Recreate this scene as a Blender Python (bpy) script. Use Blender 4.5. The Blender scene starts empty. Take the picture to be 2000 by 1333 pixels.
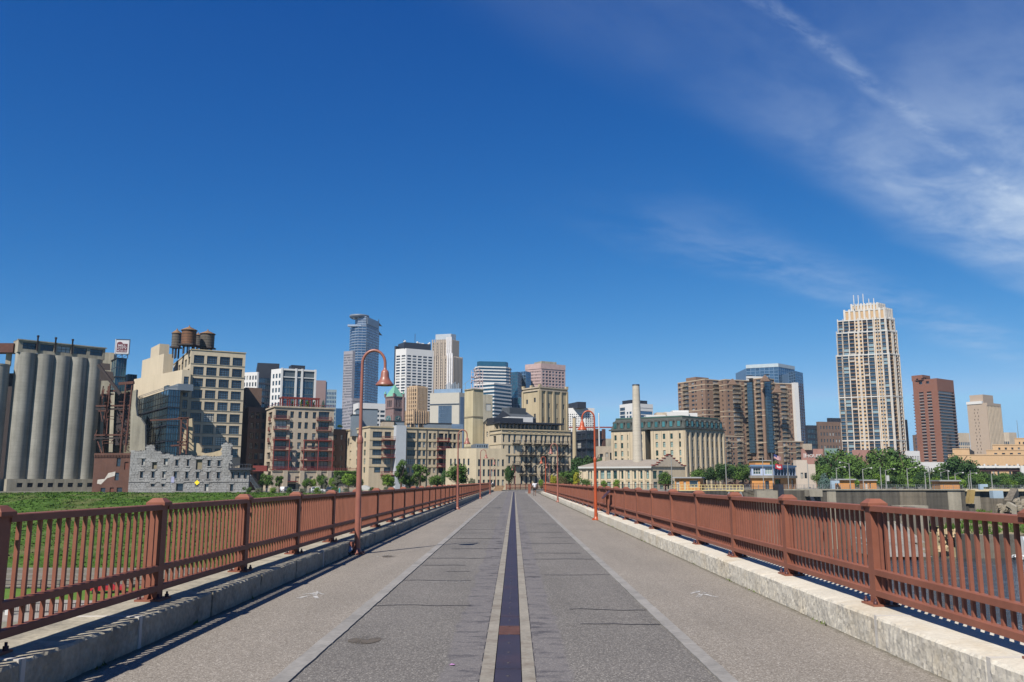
import bpy, math, random
from mathutils import Vector, Matrix
PI = math.pi
R = random.Random(11)
sc = bpy.context.scene
COL = sc.collection

# ------------------------------------------------------------------ camera
F, CX, CY, EYE = 1650.0, 1000.0, 666.5, 1.7
PITCH = math.atan(274.5 / F)
cp, sp = math.cos(PITCH), math.sin(PITCH)
cam = bpy.data.cameras.new('camera')
cam.sensor_fit = 'HORIZONTAL'; cam.sensor_width = 36.0; cam.lens = F / 2000 * 36
cam.clip_start = 0.1; cam.clip_end = 20000
camo = bpy.data.objects.new('camera', cam); COL.objects.link(camo)
camo.location = (0, 0, EYE); camo.rotation_euler = (PI / 2 + PITCH, 0, 0)
sc.camera = camo

# ------------------------------------------------------------------ light
SUN = Vector((-0.465, -0.79, 1.0)).normalized()          # towards the sun
EL = math.asin(SUN.z)
AZ = math.atan2(SUN.x, SUN.y)                             # from +Y towards +X
sun = bpy.data.lights.new('sun', 'SUN'); sun.energy = 5.0; sun.angle = math.radians(0.53); sun.color = (1, 0.945, 0.86)
suno = bpy.data.objects.new('sun', sun); COL.objects.link(suno)
suno.rotation_euler = (-SUN).to_track_quat('-Z', 'Y').to_euler(); suno.location = (-60, -90, 150)

world = bpy.data.worlds.new('World'); sc.world = world; world.use_nodes = True
def build_world():
    nt = world.node_tree; nt.nodes.clear(); L = nt.links.new
    def N(t, **k):
        n = nt.nodes.new(t)
        for a, b in k.items(): setattr(n, a, b)
        return n
    def math_(op, a, b=None, c=None):
        n = N('ShaderNodeMath', operation=op)
        for i, x in enumerate((a, b, c)):
            if x is None: continue
            if isinstance(x, (int, float)): n.inputs[i].default_value = x
            else: L(x, n.inputs[i])
        return n.outputs[0]
    def ss(x, a, b):
        n = N('ShaderNodeMapRange', interpolation_type='SMOOTHSTEP')
        L(x, n.inputs[0]); n.inputs[1].default_value = a; n.inputs[2].default_value = b
        return n.outputs[0]
    out = N('ShaderNodeOutputWorld'); bg = N('ShaderNodeBackground'); bg.inputs[1].default_value = SKY_STRENGTH
    sky = N('ShaderNodeTexSky', sky_type='NISHITA'); sky.sun_disc = False
    sky.sun_elevation = EL; sky.sun_rotation = AZ
    sky.altitude = 200; sky.air_density = 0.7; sky.dust_density = 0.0; sky.ozone_density = 3.0
    # the photograph's deep, polarised-looking blue: a tone curve per channel on the physical sky
    se = N('ShaderNodeSeparateColor'); L(sky.outputs[0], se.inputs[0]); co = N('ShaderNodeCombineColor')
    for i, (mul, g, cap) in enumerate(((14.2, 2.32, 0.29), (2.22, 1.17, 0.57), (1.50, 0.70, 0.85))):
        L(math_('MULTIPLY', math_('MINIMUM', math_('MULTIPLY', math_('POWER', math_('MULTIPLY', se.outputs[i], 0.05), g), mul), cap), 10.0), co.inputs[i])
    tc = N('ShaderNodeTexCoord'); sx = N('ShaderNodeSeparateXYZ'); L(tc.outputs['Generated'], sx.inputs[0])
    zz = math_('MAXIMUM', sx.outputs[2], 0.03)
    u = math_('DIVIDE', sx.outputs[0], zz); v = math_('DIVIDE', sx.outputs[1], zz)
    s = math_('SUBTRACT', v, u); t = math_('ADD', v, u)
    def noise(ks, kt, off, det=7, rough=0.6, dist=0.0):
        c = N('ShaderNodeCombineXYZ'); L(math_('MULTIPLY', s, ks), c.inputs[0]); L(math_('MULTIPLY', t, kt), c.inputs[1])
        c.inputs[2].default_value = off
        n = N('ShaderNodeTexNoise'); L(c.outputs[0], n.inputs['Vector']); n.inputs['Scale'].default_value = 1
        n.inputs['Detail'].default_value = det; n.inputs['Roughness'].default_value = rough; n.inputs['Distortion'].default_value = dist
        return n.outputs[0]
    big = noise(1.1, 0.33, 3.1, 3, 0.5)
    warp = math_('MULTIPLY_ADD', math_('SUBTRACT', big, 0.5), 0.6, s)          # s moved about
    band = math_('MULTIPLY', ss(warp, 0.0, 0.75), ss(warp, 1.85, 1.25))
    band2 = math_('MULTIPLY', ss(warp, 2.0, 2.55), ss(warp, 3.25, 2.6))
    fib = noise(2.6, 1.3, 7.7, 9, 0.60, 0.25)
    fib2 = noise(7.5, 3.2, 1.3, 7, 0.65, 0.5)
    soft = ss(fib, 0.22, 0.78)
    d1 = math_('MULTIPLY', band, math_('MULTIPLY_ADD', soft, 0.75, 0.22))
    d1 = math_('MULTIPLY', d1, math_('MULTIPLY_ADD', ss(t, 2.2, 5.2), 0.92, 0.13))
    d2 = math_('MULTIPLY', math_('MULTIPLY', band2, ss(fib, 0.30, 0.8)), math_('MULTIPLY', ss(t, 2.6, 5.2), 0.30))
    ctr = math_('ABSOLUTE', math_('SUBTRACT', math_('MULTIPLY_ADD', math_('SUBTRACT', fib, 0.5), 0.12, s), 1.10))
    trail = math_('MULTIPLY', ss(ctr, 0.06, 0.0), ss(fib2, 0.36, 0.72))
    trail = math_('MULTIPLY', trail, math_('MULTIPLY', ss(t, 1.0, 2.4), 0.26))
    den = math_('ADD', math_('ADD', d1, d2), trail)
    den = math_('MULTIPLY', math_('MINIMUM', den, 0.95), ss(sx.outputs[2], 0.02, 0.16))
    mx = N('ShaderNodeMix', data_type='RGBA'); L(den, mx.inputs[0]); L(co.outputs[0], mx.inputs[6])
    mx.inputs[7].default_value = (5.2, 6.4, 8.2, 1)
    L(mx.outputs[2], bg.inputs[0]); L(bg.outputs[0], out.inputs[0])
SKY_STRENGTH = 0.066
build_world()
sc.view_settings.view_transform = 'Standard'; sc.view_settings.look = 'None'
sc.view_settings.exposure = 0.6; sc.view_settings.gamma = 1.0
try: sc.view_settings.use_curve_mapping = False
except Exception: pass
sc.render.engine = 'CYCLES'
sc.cycles.max_bounces = 5; sc.cycles.diffuse_bounces = 2; sc.cycles.glossy_bounces = 3
sc.cycles.use_denoising = True

# ------------------------------------------------------------------ picture -> place
def zat(py, Y):
    v = (CY - py) / F
    return EYE + Y * (v * cp + sp) / (cp - v * sp)
def xat(px, Y, z): return (px - CX) / F * (Y * cp + (z - EYE) * sp)
def yat(py, z):
    v = (CY - py) / F
    return (z - EYE) * (cp - v * sp) / (v * cp + sp)
def pt(px, py, Y):
    z = zat(py, Y); return (xat(px, Y, z), Y, z)
def gp(px, py, z):
    Y = yat(py, z); return (xat(px, Y, z), Y, z)
def sh(x, y): return x + y * 0.00246                       # the bridge runs a hair to the right of the view axis

# ------------------------------------------------------------------ materials
MATS = {}
ALB = 0.61                                                # sunlit picture value -> base colour at this exposure
def lin(r, g=None, b=None):
    if g is None: r, g, b = r
    f = lambda c: (c / 255 / 12.92) if c <= 10 else ((c / 255 + 0.055) / 1.055) ** 2.4
    return (f(r) * ALB, f(g) * ALB, f(b) * ALB)
def M(name, col, rough=0.8, metal=0.0, var=0.1, vs=0.3, streak=0.0, bump=0.0, bs=6.0, spec=0.4, fine=0.06, fs=4.0, bands=0.0, bandw=1.2, rnd=0.0, stain=None, stain_amt=0.0, stain_s=0.15, anis=(1, 1, 1)):
    if name in MATS: return MATS[name]
    m = bpy.data.materials.new(name); m.use_nodes = True; MATS[name] = m
    nt = m.node_tree; L = nt.links.new; b = nt.nodes['Principled BSDF']
    b.inputs['Roughness'].default_value = rough; b.inputs['Metallic'].default_value = metal
    b.inputs['Specular IOR Level'].default_value = spec
    geo = nt.nodes.new('ShaderNodeNewGeometry')
    def noise(scale, det, vec=None, rough_=0.55):
        n = nt.nodes.new('ShaderNodeTexNoise'); n.inputs['Scale'].default_value = scale; n.inputs['Detail'].default_value = det
        n.inputs['Roughness'].default_value = rough_
        L(vec or geo.outputs['Position'], n.inputs['Vector']); return n.outputs[0]
    def mapped(s):
        mp = nt.nodes.new('ShaderNodeMapping'); mp.inputs['Scale'].default_value = s; L(geo.outputs['Position'], mp.inputs[0]); return mp.outputs[0]
    def mul(c, fac_out, lo, hi, flo=0.3, fhi=0.7):
        mr = nt.nodes.new('ShaderNodeMapRange'); L(fac_out, mr.inputs[0])
        mr.inputs[1].default_value = flo; mr.inputs[2].default_value = fhi; mr.inputs[3].default_value = lo; mr.inputs[4].default_value = hi
        vm = nt.nodes.new('ShaderNodeVectorMath'); vm.operation = 'SCALE'; L(c, vm.inputs[0]); L(mr.outputs[0], vm.inputs['Scale'])
        return vm.outputs[0]
    rgb = nt.nodes.new('ShaderNodeRGB'); rgb.outputs[0].default_value = (*col, 1); c = rgb.outputs[0]
    av = mapped(anis) if anis != (1, 1, 1) else None
    if var: c = mul(c, noise(vs, 5, av), 1 - var, 1 + var)
    if fine: c = mul(c, noise(fs, 3), 1 - fine, 1 + fine)
    if streak: c = mul(c, noise(1.0, 4, mapped((0.9, 0.9, 0.05))), 1 - streak, 1 + streak * 0.4)
    if bands:
        w = nt.nodes.new('ShaderNodeTexWave'); w.bands_direction = 'Z'; w.inputs['Scale'].default_value = 0.314 / bandw
        w.inputs['Distortion'].default_value = 0.4; w.inputs['Detail'].default_value = 2; L(geo.outputs['Position'], w.inputs[0])
        c = mul(c, w.outputs['Fac'], 1 - bands, 1, 0.0, 0.25)
    if rnd:
        oi = nt.nodes.new('ShaderNodeObjectInfo'); c = mul(c, oi.outputs['Random'], 1 - rnd, 1 + rnd, 0, 1)
    if stain:
        mr = nt.nodes.new('ShaderNodeMapRange'); L(noise(stain_s, 6, None, 0.65), mr.inputs[0]); mr.inputs[1].default_value = 0.5; mr.inputs[2].default_value = 0.68
        mr.inputs[4].default_value = stain_amt
        mx = nt.nodes.new('ShaderNodeMix'); mx.data_type = 'RGBA'; L(mr.outputs[0], mx.inputs[0]); L(c, mx.inputs[6]); mx.inputs[7].default_value = (*stain, 1); c = mx.outputs[2]
    L(c, b.inputs['Base Color'])
    if bump:
        bp = nt.nodes.new('ShaderNodeBump'); bp.inputs['Strength'].default_value = 1.0; bp.inputs['Distance'].default_value = bump
        L(noise(bs, 5), bp.inputs['Height']); L(bp.outputs[0], b.inputs['Normal'])
    return m
def GL(name, col, blind=(0.45, 0.43, 0.38), amt=0.12, rough=0.06, metal=0.0, var=0.35, spec=0.8):
    """window glass: dark, glossy, each pane a little different, some with blinds"""
    if name in MATS: return MATS[name]
    m = bpy.data.materials.new(name); m.use_nodes = True; MATS[name] = m
    nt = m.node_tree; L = nt.links.new; b = nt.nodes['Principled BSDF']
    b.inputs['Roughness'].default_value = rough; b.inputs['Metallic'].default_value = metal; b.inputs['Specular IOR Level'].default_value = spec
    geo = nt.nodes.new('ShaderNodeNewGeometry'); oi = nt.nodes.new('ShaderNodeObjectInfo')
    ad = nt.nodes.new('ShaderNodeMath'); ad.operation = 'ADD'; L(geo.outputs['Random Per Island'], ad.inputs[0]); L(oi.outputs['Random'], ad.inputs[1])
    fr = nt.nodes.new('ShaderNodeMath'); fr.operation = 'FRACT'; L(ad.outputs[0], fr.inputs[0])
    wn = nt.nodes.new('ShaderNodeTexWhiteNoise'); wn.noise_dimensions = '1D'; L(fr.outputs[0], wn.inputs['W'])
    mr = nt.nodes.new('ShaderNodeMapRange'); L(wn.outputs[0], mr.inputs[0]); mr.inputs[3].default_value = 1 - var; mr.inputs[4].default_value = 1 + var
    rgb = nt.nodes.new('ShaderNodeRGB'); rgb.outputs[0].default_value = (*col, 1)
    vm = nt.nodes.new('ShaderNodeVectorMath'); vm.operation = 'SCALE'; L(rgb.outputs[0], vm.inputs[0]); L(mr.outputs[0], vm.inputs['Scale'])
    gt = nt.nodes.new('ShaderNodeMath'); gt.operation = 'LESS_THAN'; L(fr.outputs[0], gt.inputs[0]); gt.inputs[1].default_value = amt
    ml = nt.nodes.new('ShaderNodeMath'); ml.operation = 'MULTIPLY'; L(gt.outputs[0], ml.inputs[0]); ml.inputs[1].default_value = 0.75
    mx = nt.nodes.new('ShaderNodeMix'); mx.data_type = 'RGBA'; L(ml.outputs[0], mx.inputs[0]); L(vm.outputs[0], mx.inputs[6]); mx.inputs[7].default_value = (*blind, 1)
    L(mx.outputs[2], b.inputs['Base Color'])
    n = nt.nodes.new('ShaderNodeTexNoise'); n.inputs['Scale'].default_value = 0.35; n.inputs['Detail'].default_value = 2; L(geo.outputs['Position'], n.inputs['Vector'])
    bp = nt.nodes.new('ShaderNodeBump'); bp.inputs['Strength'].default_value = 0.25; bp.inputs['Distance'].default_value = 0.12
    L(n.outputs[0], bp.inputs['Height']); L(bp.outputs[0], b.inputs['Normal'])
    return m

# ------------------------------------------------------------------ mesh building
class MB:
    def __init__(s): s.v = []; s.f = []; s.m = []; s.s = []
    def quad(s, a, b, c, d, m=0):
        n = len(s.v); s.v += [a, b, c, d]; s.f.append((n, n + 1, n + 2, n + 3)); s.m.append(m); s.s.append(False)
    def tri(s, a, b, c, m=0):
        n = len(s.v); s.v += [a, b, c]; s.f.append((n, n + 1, n + 2)); s.m.append(m); s.s.append(False)
    def poly(s, pts, m=0):
        n = len(s.v); s.v += list(pts); s.f.append(tuple(range(n, n + len(pts)))); s.m.append(m); s.s.append(False)
    def hexa(s, p, m=0):                                   # 8 points: bottom ring 0-3 (ccw from above), top ring 4-7
        n = len(s.v); s.v += list(p)
        for q in ((3, 2, 1, 0), (4, 5, 6, 7), (0, 1, 5, 4), (1, 2, 6, 5), (2, 3, 7, 6), (3, 0, 4, 7)):
            s.f.append(tuple(n + i for i in q)); s.m.append(m); s.s.append(False)
    def box(s, x0, x1, y0, y1, z0, z1, m=0):
        s.hexa([(x0, y0, z0), (x1, y0, z0), (x1, y1, z0), (x0, y1, z0), (x0, y0, z1), (x1, y0, z1), (x1, y1, z1), (x0, y1, z1)], m)
    def obox(s, c, a, hx, hy, z0, z1, m=0):               # box turned by a about z, c = (x, y)
        ca, sa = math.cos(a), math.sin(a)
        q = [(c[0] + x * ca - y * sa, c[1] + x * sa + y * ca) for x, y in ((-hx, -hy), (hx, -hy), (hx, hy), (-hx, hy))]
        s.hexa([(x, y, z0) for x, y in q] + [(x, y, z1) for x, y in q], m)
    def bar(s, a, b, w, m=0, h=None):                     # square bar between two points
        a, b = Vector(a), Vector(b); d = (b - a)
        if d.length < 1e-6: return
        d.normalize(); up = Vector((0, 0, 1)) if abs(d.z) < 0.95 else Vector((0, 1, 0))
        x = d.cross(up).normalized() * w / 2; y = x.cross(d).normalized() * (h or w) / 2
        s.hexa([tuple(a - x - y), tuple(a + x - y), tuple(a + x + y), tuple(a - x + y), tuple(b - x - y), tuple(b + x - y), tuple(b + x + y), tuple(b - x + y)], m)
    def prism(s, pts, z0, z1, m=0, mt=None, bottom=False):  # ccw footprint
        n = len(pts)
        for i in range(n):
            a, b = pts[i], pts[(i + 1) % n]
            s.quad((a[0], a[1], z0), (b[0], b[1], z0), (b[0], b[1], z1), (a[0], a[1], z1), m)
        s.poly([(p[0], p[1], z1) for p in pts], m if mt is None else mt)
        if bottom: s.poly([(p[0], p[1], z0) for p in reversed(pts)], m)
    def lathe(s, x, y, prof, n=24, m=0, cap=True, smooth=True):   # prof = [(r, z)...] upward
        base = len(s.v)
        for r, z in prof:
            for i in range(n):
                a = 2 * PI * i / n; s.v.append((x + r * math.cos(a), y + r * math.sin(a), z))
        for k in range(len(prof) - 1):
            for i in range(n):
                j = (i + 1) % n; o = base + k * n
                s.f.append((o + i, o + j, o + n + j, o + n + i)); s.m.append(m); s.s.append(smooth)
        if cap:
            for (r, z), rev in ((prof[0], True), (prof[-1], False)):
                if r > 1e-4:
                    q = [(x + r * math.cos(2 * PI * i / n), y + r * math.sin(2 * PI * i / n), z) for i in range(n)]
                    s.poly(q[::-1] if rev else q, m)
    def tube(s, path, r, n=8, m=0, cap=True):
        P = [Vector(p) for p in path]; rs = r if isinstance(r, (list, tuple)) else [r] * len(P)
        base = len(s.v); px = None
        for i, p in enumerate(P):
            d = (P[min(i + 1, len(P) - 1)] - P[max(i - 1, 0)]).normalized()
            if px is None: px = d.orthogonal().normalized()
            px = (px - d * px.dot(d)).normalized(); py = d.cross(px)
            for k in range(n):
                a = 2 * PI * k / n; s.v.append(tuple(p + (px * math.cos(a) + py * math.sin(a)) * rs[i]))
        for i in range(len(P) - 1):
            for k in range(n):
                j = (k + 1) % n; o = base + i * n
                s.f.append((o + k, o + j, o + n + j, o + n + k)); s.m.append(m); s.s.append(True)
        if cap:
            s.poly([s.v[base + k] for k in reversed(range(n))], m); o = base + (len(P) - 1) * n
            s.poly([s.v[o + k] for k in range(n)], m)
    def mesh(s, name, mats, off=(0, 0, 0)):
        me = bpy.data.meshes.new(name)
        ox, oy, oz = off
        me.from_pydata([(x - ox, y - oy, z - oz) for x, y, z in s.v] if any(off) else s.v, [], s.f)
        for m in mats: me.materials.append(m)
        me.polygons.foreach_set('material_index', s.m); me.polygons.foreach_set('use_smooth', s.s)
        me.update(); return me
    def build(s, name, mats, root=None, kind=None, label=None):
        if not isinstance(mats, (list, tuple)): mats = [mats]
        off = tuple(root['_w']) if root is not None else (0, 0, 0)
        o = bpy.data.objects.new(name, s.mesh(name, mats, off)); COL.objects.link(o)
        if root is not None: o.parent = root
        o['_w'] = off
        if kind: o['kind'] = kind
        if label: o['label'] = label
        return o
def tag(o, label, cat, group=None):
    o['label'] = label; o['category'] = cat
    if group: o['group'] = group
    return o
def thing(name, label, cat, loc=(0, 0, 0), group=None):
    o = bpy.data.objects.new(name, None); COL.objects.link(o); o.location = loc; o.empty_display_size = 0.3
    o['_w'] = tuple(loc)
    return tag(o, label, cat, group)
def inst(me, name, root, loc, rz=0, scale=None, label=None):      # a part that shares a mesh; loc is in the world
    o = bpy.data.objects.new(name, me); COL.objects.link(o)
    w = root['_w'] if root is not None else (0, 0, 0)
    o.parent = root; o.location = (loc[0] - w[0], loc[1] - w[1], loc[2] - w[2]); o.rotation_euler = (0, 0, rz)
    if scale: o.scale = scale
    o['_w'] = tuple(loc)
    if label: o['label'] = label
    return o
def structure(mb, name, mats, kind='structure'): return mb.build(name, mats, None, kind)

# ------------------------------------------------------------------ buildings
ZG = -1.5
WCACHE = {}
def win_mesh(w, h, style, mats):
    """one window: pane plus frame, in the x-z plane, facing -y, origin at its lower left"""
    key = (round(w, 1), round(h, 1), style, tuple(m.name for m in mats))
    if key in WCACHE: return WCACHE[key]
    w, h = key[0], key[1]
    mb = MB(); mb.quad((0, 0, 0), (w, 0, 0), (w, 0, h), (0, 0, h), 0)
    t = min(0.14, w * 0.09)
    def b(x0, x1, z0, z1, d=0.07): mb.box(x0, x1, -d, 0.0, z0, z1, 1)
    b(0, t, 0, h); b(w - t, w, 0, h); b(t, w - t, 0, t); b(t, w - t, h - t, h)
    nx, nz = {'plain': (1, 1), 'sash': (1, 2), 'dbl': (2, 2), 'grid': (4, 4), 'wide': (3, 2), 'tall': (2, 3)}[style]
    for i in range(1, nx): b(w * i / nx - t / 2, w * i / nx + t / 2, t, h - t, 0.05)
    for i in range(1, nz): b(t, w - t, h * i / nz - t / 2, h * i / nz + t / 2, 0.04)
    WCACHE[key] = mb.mesh('window', mats); return WCACHE[key]
def G(u0, u1, nu, v0, v1, nv, fw, fh, skip=()):
    """window rectangles as fractions of a face; row 0 at the bottom"""
    o = []
    for j in range(nv):
        for i in range(nu):
            if (i, j) in skip: continue
            a = (u1 - u0) / nu; c = (v1 - v0) / nv
            x = u0 + a * (i + 0.5); z = v0 + c * (j + 0.5)
            o.append((x - a * fw / 2, x + a * fw / 2, z - c * fh / 2, z + c * fh / 2))
    return o
def foot(L, C, Rr, py, Y, ang=45, yl=None, yr=None, angl=None):
    """plan of a building from the pixels of its roof corners: left, near and right; returns A, C, B, D and roof height"""
    z = zat(py, Y); c = (xat(C, Y, z), Y)
    def hit(px, a, yy):
        if yy is not None: return (xat(px, yy, z), yy)
        k = (px - CX) / F; ca, sa = math.cos(a), math.sin(a)
        t = (k * (Y * cp + (z - EYE) * sp) - c[0]) / (ca - k * sa * cp)
        return (c[0] + t * ca, Y + t * sa)
    a = math.radians(ang); al = math.radians(angl) if angl is not None else a + PI / 2
    A = hit(L, al, yl); B = hit(Rr, a, yr); D = (A[0] + B[0] - c[0], A[1] + B[1] - c[1])
    return A, c, B, D, z
class Bld:
    def __init__(s, name, label, cat, base, group=None):
        s.root = thing(name, label, cat, base, group); s.mb = {}
    def p(s, part):
        return s.mb.setdefault(part, MB())
    def face(s, p0, p1, z0, z1, wins=(), m=0, depth=0.3, part='wall'):
        """one wall face from p0 (left, seen from outside) to p1 with real openings; wins = [(style, glass, frame, rects, joined)]"""
        mb = s.p(part); dx, dy = p1[0] - p0[0], p1[1] - p0[1]; W = math.hypot(dx, dy); ux, uy = dx / W, dy / W; nx, ny = uy, -ux; H = z1 - z0
        def P(u, v, d=0.0): return (p0[0] + ux * u - nx * d, p0[1] + uy * u - ny * d, v)
        allr = []
        for style, mats, rects, joined in wins:
            for (a, b, c, d) in rects: allr.append((a * W, b * W, z0 + c * H, z0 + d * H, style, mats, joined))
        us = sorted({0.0, W} | {round(r[i], 4) for r in allr for i in (0, 1)}); vs = sorted({z0, z1} | {round(r[i], 4) for r in allr for i in (2, 3)})
        ui = {x: i for i, x in enumerate(us)}; vi = {x: i for i, x in enumerate(vs)}
        hole = set()
        for r in allr:
            for i in range(ui[round(r[0], 4)], ui[round(r[1], 4)]):
                for j in range(vi[round(r[2], 4)], vi[round(r[3], 4)]): hole.add((i, j))
        for j in range(len(vs) - 1):
            i = 0
            while i < len(us) - 1:
                if (i, j) in hole: i += 1; continue
                k = i
                while k < len(us) - 1 and (k, j) not in hole: k += 1
                mb.quad(P(us[i], vs[j]), P(us[k], vs[j]), P(us[k], vs[j + 1]), P(us[i], vs[j + 1]), m); i = k
        rz = math.atan2(uy, ux)
        for (a, b, c, d, style, mats, joined) in allr:
            dd = depth
            mb.quad(P(a, c), P(a, c, dd), P(a, d, dd), P(a, d), m); mb.quad(P(b, c, dd), P(b, c), P(b, d), P(b, d, dd), m)
            mb.quad(P(a, c), P(b, c), P(b, c, dd), P(a, c, dd), m); mb.quad(P(a, d, dd), P(b, d, dd), P(b, d), P(a, d), m)
            if joined:
                j = s.p(joined); j.mats = mats[:1]; j.quad(P(a, c, dd), P(b, c, dd), P(b, d, dd), P(a, d, dd), 0)
            else:
                me = win_mesh(b - a, d - c, style, mats)
                o = inst(me, 'window', s.root, P(a, c, dd), rz)
                kx, kz = (b - a) / max(round(b - a, 1), 0.1), (d - c) / max(round(d - c, 1), 0.1); o.scale = (kx, 1, kz)
    def shell(s, A, C, B, D, z0, z1, wl=(), wr=(), m=0, mr=1, depth=0.3, parapet=0.6, part='wall', m2=None):
        """a block: left face A-C, right face C-B, plain backs, a roof set below the parapet"""
        s.face(A, C, z0, z1, wl, m, depth, part); s.face(C, B, z0, z1, wr, m if m2 is None else m2, depth, part)
        mb = s.p(part)
        for a, b in ((B, D), (D, A)): mb.quad((a[0], a[1], z0), (b[0], b[1], z0), (b[0], b[1], z1), (a[0], a[1], z1), m)
        cx = (A[0] + B[0]) / 2; cy = (A[1] + B[1]) / 2; t = 0.35
        q = []
        for p in (A, C, B, D):
            l = math.hypot(p[0] - cx, p[1] - cy); f = max(0.5, 1 - t * 1.4 / l); q.append((cx + (p[0] - cx) * f, cy + (p[1] - cy) * f))
        o = (A, C, B, D)
        for i in range(4):
            j = (i + 1) % 4
            mb.quad((o[i][0], o[i][1], z1), (o[j][0], o[j][1], z1), (q[j][0], q[j][1], z1), (q[i][0], q[i][1], z1), m)
            mb.quad((q[j][0], q[j][1], z1 - parapet), (q[i][0], q[i][1], z1 - parapet), (q[i][0], q[i][1], z1), (q[j][0], q[j][1], z1), m)
        s.p('roof').poly([(p[0], p[1], z1 - parapet) for p in q], 0)
    def done(s, mats, stuff=('window',)):
        """mats = {part: material or list}"""
        for part, mb in s.mb.items():
            mm = mats.get(part) or getattr(mb, 'mats', None) or mats['wall']
            n = len(mb.v) // 8
            if n > 1 and len(mb.v) == 8 * n and len(mb.f) == 6 * n:      # separate bars and blocks
                if n <= 70:
                    for i in range(n):
                        q = MB(); q.hexa(mb.v[8 * i:8 * i + 8]); q.build(part, mm, s.root)
                else: mb.build(part, mm, s.root, 'stuff')
                continue
            mb.build(part, mm, s.root, 'stuff' if (part in stuff and hasattr(mb, 'mats')) else None)
        return s
def lerp(a, b, t): return (a[0] + (b[0] - a[0]) * t, a[1] + (b[1] - a[1]) * t)
def out(p0, p1, t, d):                                     # point at fraction t along a face, d metres in front of it
    dx, dy = p1[0] - p0[0], p1[1] - p0[1]; l = math.hypot(dx, dy)
    return (p0[0] + dx * t + dy / l * d, p0[1] + dy * t - dx / l * d)
def angle(p0, p1): return math.atan2(p1[1] - p0[1], p1[0] - p0[0])
def wlen(p0, p1): return math.hypot(p1[0] - p0[0], p1[1] - p0[1])
def cornice(b, p0, p1, z0, z1, d, part='cornice', over=0.0):  # a band standing d proud of a face
    W = wlen(p0, p1); a = out(p0, p1, -over / W, 0); c = out(p0, p1, 1 + over / W, 0)
    e = out(p0, p1, -over / W, d); f = out(p0, p1, 1 + over / W, d)
    b.p(part).hexa([(e[0], e[1], z0), (f[0], f[1], z0), (c[0], c[1], z0), (a[0], a[1], z0), (e[0], e[1], z1), (f[0], f[1], z1), (c[0], c[1], z1), (a[0], a[1], z1)], 0)
from mathutils import noise as mnoise
# ================================================================== the bridge
def bend(Y): return 0.0 if Y < 140 else (Y - 140) ** 2 / 200
def dk(X, Y):
    """bridge coordinates (across, along) -> place; the far end swings right"""
    th = 0.0 if Y < 140 else math.atan((Y - 140) / 100)
    return (X * math.cos(th) + sh(0, Y) + bend(Y), Y - X * math.sin(th))
def dang(Y): return 0.0 if Y < 140 else -math.atan((Y - 140) / 100)
YS = [-14, -6, 0, 3, 5, 7, 9, 11, 14, 18, 22, 28, 36, 46, 58, 72, 88, 104, 120, 132, 140, 146, 152, 158, 164, 170, 176, 182, 188, 194, 200, 206, 212]
def strip(name, x0, x1, z, mat, y0=-14, y1=212, cross=1):
    mb = MB(); ys = [y for y in YS if y0 <= y <= y1]
    for a, b in zip(ys, ys[1:]):
        for k in range(cross):
            xa, xb = x0 + (x1 - x0) * k / cross, x0 + (x1 - x0) * (k + 1) / cross
            mb.quad((*dk(xa, a), z), (*dk(xb, a), z), (*dk(xb, b), z), (*dk(xa, b), z))
    return structure(mb, name, mat)

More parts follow.
